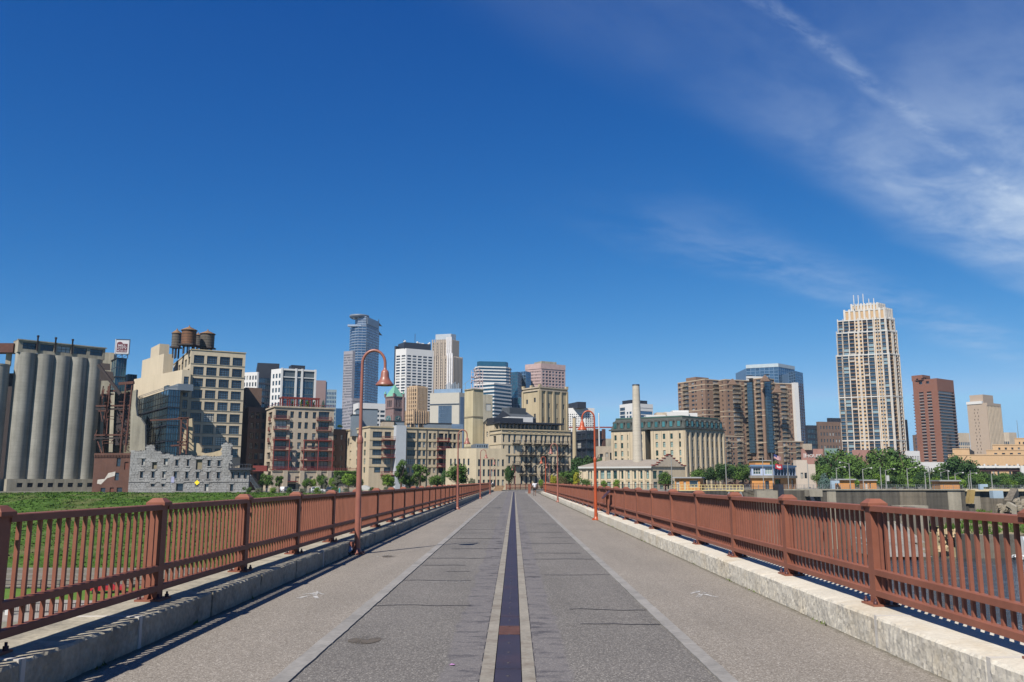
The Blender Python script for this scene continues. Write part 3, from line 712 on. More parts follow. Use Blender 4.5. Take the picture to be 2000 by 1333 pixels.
# slim red-brown barrier in the kerb line beside the walker
x, y = dk(2.1, 117); root = thing('barrier_panel', 'narrow red brown barrier panel standing left of the walker', 'barrier', (x, y, 0))
mb = MB(); mb.box(x - 0.14, x + 0.14, y - 0.05, y + 3.2, 0.12, 1.32); mb.build('panel', m_rail, root)
mb = MB(); mb.box(x - 0.16, x + 0.16, y - 0.1, y + 0.06, 0, 1.38); mb.build('post', m_rail, root)
mb = MB(); mb.box(x - 0.3, x + 0.3, y - 1.2, y + 3.4, 0, 0.1); mb.build('kerb', m_edging, root)
# wooden steps leaving the path through the left gap
root = thing('wooden_steps', 'small flight of wooden steps in the gap of the left railing', 'steps', (*dk(-4.4, 158), 0)); m_wood = M('weathered_wood', lin(150, 112, 76), 0.85, var=0.15, vs=3)
for i in range(5):
    mb = MB(); c0 = dk(-5.6, 158 + i * 0.5); c1 = dk(-3.9, 158 + i * 0.5); mb.box(c0[0], c1[0], c0[1], c0[1] + 0.5, -0.1 + i * 0.22, 0.06 + i * 0.22); mb.build('step', m_wood, root)

# ================================================================== ground
def terrain(name, pts, mat, kind='structure'):
    mb = MB(); mb.poly(pts); return structure(mb, name, mat, kind)
m_ground = M('town_ground', lin(120, 116, 104), 0.95, var=0.2, vs=0.05, stain=lin(86, 104, 58), stain_amt=0.7, stain_s=0.03)
m_grass = M('meadow_grass', lin(78, 108, 42), 0.95, var=0.42, vs=0.2, fine=0.28, fs=2.2, stain=lin(120, 114, 80), stain_amt=0.8, stain_s=0.10, bump=0.5, bs=1.2, spec=0.1)
m_lawn = M('mown_lawn', lin(104, 134, 58), 0.95, var=0.10, vs=0.3, fine=0.1, fs=3, spec=0.1)
m_path = M('park_path', lin(168, 160, 148), 0.9, var=0.1, vs=0.4)
terrain('ground', [(-6000, 233, ZG), (-13, 233, ZG), (-9, 157, ZG), (13.5, 159, ZG), (16.5, 188, ZG), (60, 234, ZG), (122, 236, ZG), (122, 266, ZG), (6000, 300, ZG), (6000, 9000, ZG), (-6000, 9000, ZG)], m_ground)
# grassy bank
mb = MB(); NX, NY = 96, 40
def bank(x, t):
    y = 133 + 102 * t; n = mnoise.noise((x * 0.03, y * 0.03, 0)) * 0.9 + mnoise.noise((x * 0.15, y * 0.15, 4)) * 0.35
    z = -13.1 + 11.75 * (1 - (1 - min(1, t * 1.03)) ** 1.15) + n * (0.25 + t * (1 - t) * 3.0)
    return (x, y, min(z, ZG + 0.55))
for i in range(NX):
    for j in range(NY):
        xa, xb = -420 + 414 * (i / NX) ** 0.8, -420 + 414 * ((i + 1) / NX) ** 0.8
        mb.quad(bank(xa, j / NY), bank(xb, j / NY), bank(xb, (j + 1) / NY), bank(xa, (j + 1) / NY))
structure(mb, 'grassy_bank', m_grass)
rg = random.Random(21); mb = MB()
m_tuft = M('grass_tufts', lin(80, 112, 42), 0.95, var=0.42, vs=0.22, fine=0.25, fs=3, stain=lin(124, 118, 84), stain_amt=0.8, stain_s=0.10, spec=0.1)
for i in range(17000):
    t = rg.random() ** 0.7; x = -6 - rg.random() ** 1.15 * 175; x0, y0, z0 = bank(x, t); h = rg.uniform(0.1, 0.3)
    for k in range(3):
        a = rg.uniform(0, PI); w = rg.uniform(0.12, 0.4); dx, dy = math.cos(a) * w, math.sin(a) * w; ox, oy = rg.uniform(-.3, .3), rg.uniform(-.3, .3)
        mb.tri((x0 + ox - dx, y0 + oy - dy, z0 - 0.1), (x0 + ox + dx, y0 + oy + dy, z0 - 0.1), (x0 + ox + rg.uniform(-.3, .3), y0 + oy + rg.uniform(-.3, .3), z0 + h))
structure(mb, 'tall_grass', m_tuft, 'stuff')
# lower park
terrain('lower_lawn', [(-500, -80, -13.2), (-5.2, -80, -13.2), (-5.2, 150, -13.2), (-500, 150, -13.2)], m_lawn)
terrain('park_path', [(-300, 96, -13.16), (-5.2, 88, -13.16), (-5.2, 104, -13.16), (-60, 112, -13.16), (-300, 118, -13.16)], m_path)
mb = MB()
for i in range(4): mb.box(-160, -56 + i * 3, 123.5 + i * 2.2, 126 + i * 2.2, -13.4, -12.9 + i * 0.42)
root = thing('terrace_steps', 'long grey stone terrace steps at the foot of the grassy bank', 'steps', (-100, 127, -13.2))
for i in range(4):
    mb = MB(); mb.box(-170, -54 + i * 3, 123.5 + i * 2.4, 126.5 + i * 2.4, -13.3, -12.85 + i * 0.5); mb.build('step', M('grey_stone', lin(136, 130, 118), 0.9, var=0.2, vs=0.6, fine=0.1), root)
m_black = M('black_metal', lin(40, 40, 44), 0.5)
def fence(name, label, p0, p1, z, h, mat, gap=2.0, step=0.22, rails=(0.12, 0.95), base=None, cat='fence'):
    root = thing(name, label, cat, (p0[0], p0[1], z)); l = wlen(p0, p1); n = max(1, int(l / gap)); far = MB()
    for i in range(n + 1):
        c = lerp(p0, p1, i / n); mb = MB(); mb.box(c[0] - .05, c[0] + .05, c[1] - .05, c[1] + .05, z, z + h + 0.08)
        if i < 60: mb.build('post', mat, root)
    for r in rails:
        mb = MB(); mb.bar((*p0, z + h * r), (*p1, z + h * r), 0.07); mb.build('rail', mat, root)
    m = int(l / step)
    for i in range(m):
        c = lerp(p0, p1, i / m); far.box(c[0] - .015, c[0] + .015, c[1] - .015, c[1] + .015, z + 0.05, z + h)
    if step < gap: far.build('picket', mat, root, 'stuff')
    return root
fence('iron_fence', 'low black iron fence beside the park path below the bridge', (-110, 104), (-40, 100), -13.15, 1.1, m_black)
fence('iron_fence', 'black post and rail fence along the terrace steps', (-120, 122.6), (-50, 122.6), -13.15, 1.2, m_black, 2.6, 9, (0.5, 0.97))
root = thing('concrete_wall', 'grey panelled concrete wall in the park below the left railing', 'wall', (-40, 84, -13.2)); m_conc = M('old_concrete', lin(158, 152, 140), 0.92, var=0.16, vs=0.3, streak=0.2, fine=0.1)
for i in range(14):
    mb = MB(); xa = -72 + i * 4.6; mb.box(xa, xa + 4.5, 82, 82.7, -13.3, -11.2); mb.build('wall_panel', m_conc, root)
mb = MB(); mb.box(-57.2, -56.5, 99, 99.4, -13.15, -12.2); tag(mb.build('utility_box', M('white_paint', (0.5, 0.5, 0.48), 0.6)), 'small white utility box by the black park fence', 'utility box')

# ------------------------------------------------------------------ river and lock
def water_mat():
    m = bpy.data.materials.new('river_water'); m.use_nodes = True; nt = m.node_tree; L = nt.links.new; b = nt.nodes['Principled BSDF']
    b.inputs['Roughness'].default_value = 0.08; b.inputs['Specular IOR Level'].default_value = 0.6
    geo = nt.nodes.new('ShaderNodeNewGeometry')
    mp = nt.nodes.new('ShaderNodeMapping'); mp.inputs['Scale'].default_value = (0.10, 0.5, 1); mp.inputs['Rotation'].default_value = (0, 0, 0.15); L(geo.outputs['Position'], mp.inputs[0])
    n = nt.nodes.new('ShaderNodeTexNoise'); n.inputs['Scale'].default_value = 1.1; n.inputs['Detail'].default_value = 7; n.inputs['Roughness'].default_value = 0.62; n.inputs['Distortion'].default_value = 0.6; L(mp.outputs[0], n.inputs['Vector'])
    mr = nt.nodes.new('ShaderNodeMapRange'); L(n.outputs[0], mr.inputs[0]); mr.inputs[1].default_value = 0.58; mr.inputs[2].default_value = 0.72; mr.inputs[4].default_value = 0.5
    mx = nt.nodes.new('ShaderNodeMix'); mx.data_type = 'RGBA'; L(mr.outputs[0], mx.inputs[0]); mx.inputs[6].default_value = (0.018, 0.026, 0.036, 1); mx.inputs[7].default_value = (0.3, 0.32, 0.34, 1)
    L(mx.outputs[2], b.inputs['Base Color'])
    n2 = nt.nodes.new('ShaderNodeTexNoise'); n2.inputs['Scale'].default_value = 1.3; n2.inputs['Detail'].default_value = 6; L(geo.outputs['Position'], n2.inputs['Vector'])
    bp = nt.nodes.new('ShaderNodeBump'); bp.inputs['Strength'].default_value = 1.0; bp.inputs['Distance'].default_value = 0.55; L(n2.outputs[0], bp.inputs['Height']); L(bp.outputs[0], b.inputs['Normal'])
    return m
ZW = -16.0
terrain('river', [(4.6, -200, ZW), (1500, -200, ZW), (1500, 330, ZW), (4.6, 330, ZW)], water_mat())
m_lock = M('lock_concrete', lin(128, 119, 104), 0.92, var=0.14, vs=0.12, streak=0.42, fine=0.08, fs=2, bands=0.10, bandw=2.4)
m_lockd = M('lock_concrete_dark', lin(101, 96, 87), 0.92, var=0.12, vs=0.12, streak=0.5, fine=0.08, fs=2, bands=0.10, bandw=2.4)
m_lockl = M('lock_concrete_pale', lin(168, 160, 143), 0.92, var=0.1, vs=0.2, streak=0.25, fine=0.08, fs=2)
ZL = -0.62
root = thing('lock_wall', 'long stained concrete lock wall across the water, vertical streaks', 'lock wall', (90, 231, ZW))
segs = [(1440, 1520, m_lockl), (1520, 1614, m_lockd), (1614, 1632, m_lockl), (1632, 1689, m_lockd), (1689, 1756, m_lockd), (1756, 1808, m_lock), (1808, 1850, m_lockd), (1850, 1876, m_lockl), (1876, 1884, m_lockd)]
Yw = 231.0
for a, b, mm in segs:
    xa, xb = xat(a, Yw, ZL), xat(b, Yw, ZL); mb = MB(); j = R.uniform(0, 0.25); mb.box(xa, xb - 0.06, Yw - j, Yw + 6, ZW - 1, ZL); mb.build('wall_section', mm, root)
mb = MB(); mb.box(xat(1440, Yw, ZL), xat(1884, Yw, ZL), Yw - 0.5, Yw + 1.2, ZL, ZL + 0.35); mb.build('coping', m_lockl, root)
terrain('lock_deck', [(16, 190, ZL - 0.03), (60, 234, ZL - 0.03), (124, 235, ZL - 0.03), (124, 300, ZL - 0.03), (16, 300, ZL - 0.03)], M('lock_paving', lin(150, 146, 136), 0.9, var=0.1))
# ================================================================== the town
m_roof = M('flat_roof', lin(120, 116, 110), 0.95, var=0.15, vs=0.1)
g_dark = GL('window_glass', (0.022, 0.030, 0.040), amt=0.14, var=0.5)
g_blue = GL('window_glass_blue', (0.034, 0.056, 0.08), amt=0.10, var=0.5)
g_cond = GL('window_glass_condo', (0.03, 0.045, 0.06), blind=(0.34, 0.34, 0.33), amt=0.26)
g_curt = GL('curtain_glass', (0.10, 0.17, 0.24), amt=0.0, metal=0.75, rough=0.10, var=0.22)
g_teal = GL('teal_glass', (0.065, 0.11, 0.14), amt=0.0, metal=0.62, rough=0.10, var=0.2)
g_green = GL('green_blind_glass', (0.02, 0.05, 0.05), blind=(0.27, 0.35, 0.32), amt=0.45)
g_band = GL('band_glass', (0.04, 0.13, 0.18), amt=0.0, metal=0.6, rough=0.12, var=0.2)
f_dark = M('frame_dark', lin(48, 48, 50), 0.6); f_white = M('frame_white', lin(205, 205, 200), 0.6); f_green = M('frame_green', lin(60, 100, 92), 0.6)
f_bronze = M('frame_bronze', lin(62, 54, 48), 0.6); f_blue = M('frame_blue', lin(70, 86, 104), 0.5)
w_yellow = M('buff_mill_wall', lin(224, 208, 180), 0.9, var=0.05, vs=0.1, streak=0.10)
w_cream = M('cream_brick', lin(216, 199, 170), 0.9, var=0.08, vs=0.12, streak=0.14, fine=0.05, fs=3)
w_tan = M('tan_brick', lin(204, 186, 152), 0.9, var=0.08, vs=0.12, streak=0.14, fine=0.05, fs=3)
w_stone = M('buff_stone', lin(204, 188, 166), 0.9, var=0.10, vs=0.15, streak=0.14, fine=0.08, fs=2)
w_brown = M('brown_brick', lin(128, 104, 90), 0.9, var=0.10, vs=0.2, streak=0.1)
w_red = M('red_brick', lin(108, 76, 64), 0.9, var=0.14, vs=0.3, streak=0.14, fine=0.1, fs=4)
w_conc = M('silo_concrete', lin(170, 167, 156), 0.92, var=0.14, vs=0.2, streak=0.26, fine=0.05, fs=2, bands=0.06, bandw=1.25)
w_concd = M('weathered_concrete', lin(186, 178, 158), 0.92, var=0.14, vs=0.12, streak=0.3, fine=0.06, fs=2)
w_white = M('white_panel', lin(236, 234, 230), 0.7, var=0.03, vs=0.1)
w_black = M('black_cladding', lin(52, 56, 66), 0.5, var=0.08)
w_metal = M('grey_metal_siding', lin(150, 160, 168), 0.45, 0.3, var=0.06)
w_rust = M('rusty_steel', lin(98, 60, 48), 0.8, var=0.2, vs=0.8, fine=0.15, fs=5)
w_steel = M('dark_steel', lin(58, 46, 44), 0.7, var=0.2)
w_redst = M('red_painted_steel', lin(138, 58, 50), 0.6, var=0.1)
w_blackst = M('black_iron', lin(38, 36, 36), 0.6)
w_pink = M('pink_brick', lin(190, 142, 128), 0.9, var=0.1, vs=0.2, streak=0.1)
W = lambda st, gl, fr, rects, j=None: (st, [gl, fr], rects, j)

def base(px, Y): return (xat(px, Y, ZG), Y, ZG)
def simple(name, label, L, C, Rr, py, Y, wall, wl=(), wr=(), ang=36, depth=0.3, cat='building', zb=ZG, extra=None, roofm=None, wallr=None, **k):
    A, c, B, D, z = foot(L, C, Rr, py, Y, ang, **k)
    b = Bld(name, label, cat, (c[0], c[1], zb)); b.shell(A, c, B, D, zb, z, wl, wr, depth=depth, m2=1 if wallr else 0); b.f = (A, c, B, D, z)
    if extra: extra(b, A, c, B, D, z)
    b.done({'wall': [wall, wallr] if wallr else wall, 'roof': roofm or m_roof}); return b
def bands(b, pts, zs, h, d, part):
    for p0, p1 in zip(pts, pts[1:]):
        for z in zs: cornice(b, p0, p1, z, z + h, d, part)
def fins(b, p0, p1, n, z0, z1, w, d, part, u0=0.0, u1=1.0):
    l = wlen(p0, p1); a = angle(p0, p1)
    for i in range(n):
        t = u0 + (u1 - u0) * i / max(1, n - 1); c = out(p0, p1, t, d / 2); b.p(part).obox(c, a, w / 2, d / 2, z0, z1)
def rooftop(b, pts, t, s, hx, hy, z, h, part='plant_room'):
    A, C, B, D = pts; c = (C[0] + (B[0] - C[0]) * t + (A[0] - C[0]) * s, C[1] + (B[1] - C[1]) * t + (A[1] - C[1]) * s)
    hx, hy = min(hx, wlen(C, B) * .42), min(hy, wlen(C, A) * .42); b.p(part).obox(c, angle(C, B), hx, hy, z, z + h)
BALC = {}
def balcony(b, p0, p1, t, z, w, d, mat, solid=False, name='balcony'):
    k = (round(w, 1), round(d, 1), mat.name, solid, name)
    if k not in BALC:
        m = MB(); w_, d_ = k[0], k[1]; m.box(-w_ / 2, w_ / 2, -d_, 0.0, -0.22, 0)
        if solid: m.box(-w_ / 2, w_ / 2, -d_, -d_ + 0.12, 0, 0.9); m.box(-w_ / 2, -w_ / 2 + .12, -d_ + .12, 0, 0, 0.9); m.box(w_ / 2 - .12, w_ / 2, -d_ + .12, 0, 0, 0.9)
        else:
            m.box(-w_ / 2, w_ / 2, -d_, -d_ + 0.09, 1.0, 1.1); m.box(-w_ / 2, -w_ / 2 + .09, -d_ + .09, 0, 1.0, 1.1); m.box(w_ / 2 - .09, w_ / 2, -d_ + .09, 0, 1.0, 1.1)
            m.box(-w_ / 2, w_ / 2, -d_, -d_ + 0.06, 0.45, 0.53)
            n = max(4, int(w_ / 0.45)) if name == 'balcony' else 2
            for i in range(n + 1): x = -w_ / 2 + 0.03 + (w_ - 0.06) * i / n; m.box(x - .03, x + .03, -d_, -d_ + .05, 0, 1.0)
            for s in (-1, 1):
                for q in (0.33, 0.66): m.box(s * (w_ / 2 - .03) - .03, s * (w_ / 2 - .03) + .03, -d_ * q, -d_ * q + .05, 0, 1.0)
                m.bar((s * w_ / 2 * .9, 0, -0.9), (s * w_ / 2 * .9, -d_ * .9, -0.2), 0.09)
        BALC[k] = m.mesh(name, [mat])
    c = out(p0, p1, t, 0.0); return inst(BALC[k], name, b.root, (*c, z), angle(p0, p1))

# ------------------------------------------------------------------ grain elevator with five silos
def grain_elevator():
    Y1, Y2 = 290.0, 305.0; root = thing('grain_elevator', 'row of tall grey concrete silos under a gallery at the far left', 'grain elevator', base(100, 298))
    tops = [(51.5, 691), (87.5, 694.5), (120, 698), (152.5, 701), (181.5, 704)]
    zt = zat(691, Y1); r = 37 / 2 / F * (Y1 * cp + (zt - EYE) * sp) * 1.0
    zb0 = zat(936, Y1); cs = []
    for i, (px, py) in enumerate(tops):
        Y = Y1 + (Y2 - Y1) * i / 4; c = (xat(px, Y, zt), Y); cs.append(c)
        mb = MB(); mb.lathe(c[0], c[1], [(r, zb0 - 1.2), (r, zt)], 40); mb.build('silo', w_conc, root)
    d = (cs[4][0] - cs[0][0], cs[4][1] - cs[0][1]); l = math.hypot(*d); u = (d[0] / l, d[1] / l); n = (u[1], -u[0])
    e0 = (cs[0][0] - u[0] * r, cs[0][1] - u[1] * r); e1 = (cs[4][0] + u[0] * r, cs[4][1] + u[1] * r)
    b = Bld.__new__(Bld); b.root = root; b.mb = {}
    f0 = (e0[0] + n[0] * r * .72, e0[1] + n[1] * r * .72); f1 = (e1[0] + n[0] * r * .72, e1[1] + n[1] * r * .72)
    g0 = (f0[0] - n[0] * r * 2, f0[1] - n[1] * r * 2); g1 = (f1[0] - n[0] * r * 2, f1[1] - n[1] * r * 2)
    zg = zat(668, Y1)
    b.face(f0, f1, zt, zg, [W('wide', g_dark, f_bronze, G(0.03, 0.99, 5, 0.3, 0.86, 1, 0.80, 1.0))], 0, 0.5, 'gallery'); b.face(g0, f0, zt, zg, (), 0, 0.5, 'gallery'); b.face(f1, g1, zt, zg, (), 0, 0.5, 'gallery')
    b.p('gallery').quad((*f0, zg), (*f1, zg), (*g1, zg), (*g0, zg)); cornice(b, f0, f1, zg, zg + 0.35, 0.4, 'gallery_cornice', 0.4); cornice(b, g0, f0, zg, zg + 0.35, 0.0, 'gallery_cornice', 0.4)
    for t in (0.205, 0.405, 0.60):
        c = out(f0, f1, t, 0.3); b.p('vent_pipe').lathe(c[0], c[1], [(0.28, zt + 1), (0.28, zg + 1.6), (0.42, zg + 1.7), (0.42, zg + 2.2)], 8)
    h0 = (f0[0] + n[0] * 2.5, f0[1] + n[1] * 2.5); h1 = (f1[0] + n[0] * 2.5, f1[1] + n[1] * 2.5)
    b.face(h0, h1, ZG, zb0, [W('dbl', g_dark, f_bronze, G(0.08, 0.97, 8, 0.3, 0.7, 1, 0.55, 0.9))], 0, 0.3, 'base_wall'); b.face(h1, (g1[0], g1[1]), ZG, zb0, (), 0, 0.3, 'base_wall'); b.face((g0[0], g0[1]), h0, ZG, zb0, (), 0, 0.3, 'base_wall')
    b.p('base_wall').quad((*h0, zb0), (*h1, zb0), (*g1, zb0), (*g0, zb0))
    z3 = zat(715, 285); cx = xat(-2, 285, z3)                 # the lower silo cut by the picture edge
    b.p('end_silo').lathe(cx, 285, [(r, ZG), (r, z3)], 40); b.p('end_silo').lathe(cx, 285, [(r * 1.03, z3), (r * 1.03, z3 + 0.5)], 40)
    b.p('gap_shade_wall').box(cx - 4, cs[0][0], 297, 299, ZG, z3 - 1)  # added wall behind the silo gap; dark steel colour stands in for shade
    za, zc = zat(690, 290), zat(672, 290)
    x0, x1 = xat(-60, 290, za), xat(30, 290, za)
    b.p('conveyor_bridge').box(x0, x1, 288.4, 292.5, za, zc); b.p('conveyor_leg').obox((xat(18, 291, za), 291), 0.3, 0.8, 0.6, zat(715, 291), za)
    b.done({'gallery': w_concd, 'gallery_cornice': w_concd, 'vent_pipe': w_steel, 'base_wall': w_concd, 'end_silo': w_conc, 'gap_shade_wall': w_steel, 'conveyor_bridge': w_rust, 'conveyor_leg': w_concd, 'wall': w_concd})
grain_elevator()

# ------------------------------------------------------------------ small brick building
def patch(b, A, c, B, D, z):
    b.face_done = True
    P = lambda u, v: (*out(A, c, u, 0.03), ZG + (z - ZG) * v)
    b.p('bare_plaster').poly([P(0.13, 0.22), P(0.24, 0.20), P(0.40, 0.36), P(0.60, 0.42), P(0.61, 0.53), P(0.42, 0.49), P(0.33, 0.34), P(0.14, 0.32)]); b.p('bare_plaster').mats = [M('plaster', lin(210, 204, 194), 0.9, var=0.1, vs=1)]
    cornice(b, A, c, z - 0.5, z + 0.1, 0.25, 'brick_cornice')
    for i in range(24): q = out(A, c, 0.02 + i * 0.0415, 0.2); b.p('brick_cornice').obox(q, angle(A, c), 0.12, 0.14, z - 1.1, z - 0.5)
    b.p('brick_cornice').mats = [w_red]
simple('brick_building', 'small red brick building with a patch of bare plaster, beside the stone ruin', 185, 256, 259, 886, 262, w_red,
       [W('sash', g_dark, f_dark, [(0.62, 0.73, 0.66, 0.88), (0.60, 0.71, 0.30, 0.50), (0.24, 0.37, 0.0, 0.11), (0.68, 0.83, 0.0, 0.12)]), W('plain', M('bricked_up', lin(118, 72, 58), 0.9), w_red, [(0.84, 0.95, 0.58, 0.78), (0.49, 0.60, 0.0, 0.12)])], (), ang=70, angl=176, extra=patch)

# ------------------------------------------------------------------ limestone ruin
def ruin():
    Y = 255.0; x0, x1 = xat(253, Y, 5), xat(487, Y, 5); z0 = ZG; root = thing('stone_ruin', 'roofless grey limestone mill ruin with ragged top, two rows of windows', 'ruin', ((x0 + x1) / 2, Y, ZG))
    w_lime = M('ruin_limestone', lin(166, 166, 164), 0.95, var=0.14, vs=0.5, fine=0.16, fs=2.5, stain=lin(128, 126, 122), stain_amt=0.6, stain_s=0.35)
    w_limed = M('ruin_core', lin(142, 140, 137), 0.95, var=0.16, vs=0.5)
    S = 3.603; px = lambda x: 220 + x / S; py = lambda y: 610 + y / S
    def XX(x): return xat(px(x), Y, zat(py(1100), Y))
    def ZZ(y): return zat(py(y), Y)
    prof = [(122, 978), (228, 975), (232, 935), (284, 935), (288, 975), (330, 980), (345, 998), (420, 1003), (426, 1012), (560, 1008), (575, 1022), (640, 1008), (690, 1018), (762, 1010), (766, 922), (828, 922), (830, 1095), (962, 1100)]
    def top(x):
        for (a, ya), (c, yc) in zip(prof, prof[1:]):
            if a <= x <= c: return ya + (yc - ya) * (x - a) / max(1e-6, c - a)
        return prof[-1][1]
    holes = [(200, 223, 1030, 1080), (275, 308, 1055, 1105), (358, 382, 1030, 1078), (440, 460, 1037, 1083), (518, 537, 1035, 1085), (583, 627, 1036, 1110), (666, 688, 1040, 1085), (738, 760, 1042, 1085),
             (195, 219, 1120, 1170), (275, 298, 1120, 1170), (354, 376, 1120, 1170), (433, 456, 1120, 1172), (512, 535, 1122, 1173), (588, 612, 1123, 1173), (663, 684, 1123, 1173), (735, 757, 1125, 1172),
             (275, 305, 1207, 1232), (350, 376, 1207, 1232), (455, 502, 1205, 1262), (590, 614, 1208, 1232), (655, 682, 1208, 1262), (832, 854, 1210, 1262), (838, 858, 1125, 1172), (884, 902, 1125, 1172), (927, 945, 1125, 1172)]
    hs = [(XX(a), XX(c), ZZ(d), ZZ(b_)) for a, c, b_, d in holes]
    mb = MB(); NXs, NZs = 156, 44; zt = ZZ(915)
    for i in range(NXs):
        xa, xb = x0 + (x1 - x0) * i / NXs, x0 + (x1 - x0) * (i + 1) / NXs; pxm = 122 + 840 * (i + 0.5) / NXs
        tz = ZZ(top(pxm)) + 0.35 * mnoise.noise((pxm * 0.09, 0, 3))
        n = max(1, int((tz - z0) / 0.42))
        for k in range(n):
            za, zb_ = z0 + (tz - z0) * k / n, z0 + (tz - z0) * (k + 1) / n; xm, zm = (xa + xb) / 2, (za + zb_) / 2
            if any(h[0] < xm < h[1] and h[2] < zm < h[3] for h in hs): continue
            mb.box(xa, xb, Y, Y + 1.0, za, zb_)
    mb.build('rubble_core', w_limed, root, 'stuff')
    st = MB(); rr = random.Random(4); z = z0 + 0.02; pieces = []
    while z < zt:
        h = rr.uniform(0.38, 0.62); x = x0 - rr.uniform(0, .6)
        while x < x1:
            l = rr.uniform(0.6, 1.5); xa, xb = max(x, x0), min(x + l - 0.05, x1); pxm = 122 + 840 * ((xa + xb) / 2 - x0) / (x1 - x0)
            tz = ZZ(top(min(max(pxm, 122), 962))) + 0.35 * mnoise.noise((pxm * 0.09, 0, 3))
            if xb - xa > 0.25 and z + h * 0.7 < tz and not any(h_[0] - 0.1 < xb and xa < h_[1] + 0.1 and h_[2] - 0.1 < z + h and z < h_[3] + 0.05 for h_ in hs):
                pieces.append((xa, xb, z, z + h - 0.05, rr.uniform(0.03, 0.11)))
            x += l
        z += h
    for xa, xb, za, zb_, d in pieces: st.hexa([(xa + .03, Y - d, za + .03), (xb - .03, Y - d * 0.8, za + .03), (xb, Y + .01, za), (xa, Y + .01, za), (xa + .03, Y - d, zb_ - .03), (xb - .03, Y - d, zb_ - .03), (xb, Y + .01, zb_), (xa, Y + .01, zb_)])
    st.build('stone', w_lime, root, 'stuff')
    for i, h in enumerate(hs):
        w_ = h[1] - h[0]
        me = win_mesh(w_, h[3] - h[2], 'plain', [M('boarded', lin(150, 140, 116), 0.9) if i in (1, 5) else g_dark, f_dark]); o = inst(me, 'window', root, (h[0], Y + 0.55, h[2]))
        mb = MB(); mb.box(h[0] - 0.25, h[1] + 0.25, Y - 0.2, Y + 0.1, h[3], h[3] + 0.35); mb.build('lintel', w_lime, root)
        if i < 16: mb = MB(); mb.box(h[0] - 0.2, h[1] + 0.2, Y - 0.22, Y + 0.1, h[2] - 0.22, h[2]); mb.build('sill', w_lime, root)
    mb = MB(); mb.box(x0, x1, Y - 0.2, Y, ZZ(1198), ZZ(1194)); mb.build('string_course', w_limed, root)
    mb = MB(); mb.box(XX(824), XX(985), Y - 1.2, Y + 3, ZZ(1112), ZZ(1096)); mb.box(XX(824), XX(830), Y - 1.1, Y - 0.9, ZZ(1096), ZZ(1060)); mb.build('terrace_deck', w_black, root)
    for k in range(9):
        mb = MB(); xx = XX(826 + k * 19); mb.box(xx - .06, xx + .06, Y - 1.1, Y - 1.0, ZZ(1096), ZZ(1072)); mb.build('terrace_post', w_black, root)
    mb = MB(); mb.box(XX(824), XX(985), Y - 1.12, Y - 0.98, ZZ(1073), ZZ(1069)); mb.build('terrace_rail', w_black, root)
    # yellow diamond sign and a pale banner in front
    r2 = thing('warning_sign', 'yellow diamond sign in front of the limestone ruin', 'sign', (XX(652), Y - 6, ZG)); mb = MB(); mb.box(XX(652) - .05, XX(652) + .05, Y - 6, Y - 5.9, ZG, ZG + 3.2); mb.build('post', w_metal, r2)
    mb = MB(); c = (XX(652), Y - 6.05, ZG + 2.9); mb.poly([(c[0], c[1], c[2] - .75), (c[0] + .75, c[1], c[2]), (c[0], c[1], c[2] + .75), (c[0] - .75, c[1], c[2])]); mb.build('plate', M('sign_yellow', (0.8, 0.6, 0.02), 0.5), r2)
    r2 = thing('banner_sign', 'pale lilac banner on a pole in front of the limestone ruin', 'sign', (XX(482), Y - 6, ZG)); mb = MB(); mb.box(XX(470) - .05, XX(470) + .05, Y - 6, Y - 5.9, ZG, ZG + 4.6); mb.build('post', w_metal, r2)
    mb = MB(); mb.box(XX(474), XX(494), Y - 6, Y - 5.95, ZG + 2.9, ZG + 4.6); mb.build('cloth', M('banner_lilac', lin(170, 172, 205), 0.8), r2)
ruin()
def ragged_wall(name, label, pts, Y, th, mat, turn=0.0, cat='ruin'):
    """a broken wall slab; pts are outline pixels, clockwise from lower left"""
    P = [pt(x, y, Y) for x, y in pts]; root = thing(name, label, cat, (P[0][0], Y, P[0][2])); mb = MB()
    f = [(x, Y + (x - P[0][0]) * turn, z) for x, y, z in P]; bk = [(x, y + th, z) for x, y, z in f]
    mb.poly(list(reversed(f)))
    n = len(f)
    for i in range(n): j = (i + 1) % n; mb.quad(f[i], f[j], bk[j], bk[i])
    mb.poly(bk); mb.build('wall', mat, root); return root
ragged_wall('broken_wall', 'tall pale grey broken wall end left of the glass building', [(253, 883), (256, 800), (260, 764), (266, 761), (264, 790), (266, 812), (273, 818), (280, 830), (280, 883)], 262, 1.2, w_concd, 0.3)
ragged_wall('broken_wall', 'tan broken masonry stub with a red steel frame beside it', [(354, 890), (358, 850), (366, 819), (374, 817), (375, 840), (373, 865), (386, 866), (392, 876), (390, 890)], 268, 1.5, w_tan, 0.2)
ragged_wall('broken_wall', 'low tan broken wall crest behind the ruin right end', [(392, 893), (393, 884), (400, 886), (416, 884), (430, 880), (437, 868), (438, 893)], 263, 1.0, w_tan, 0.0)
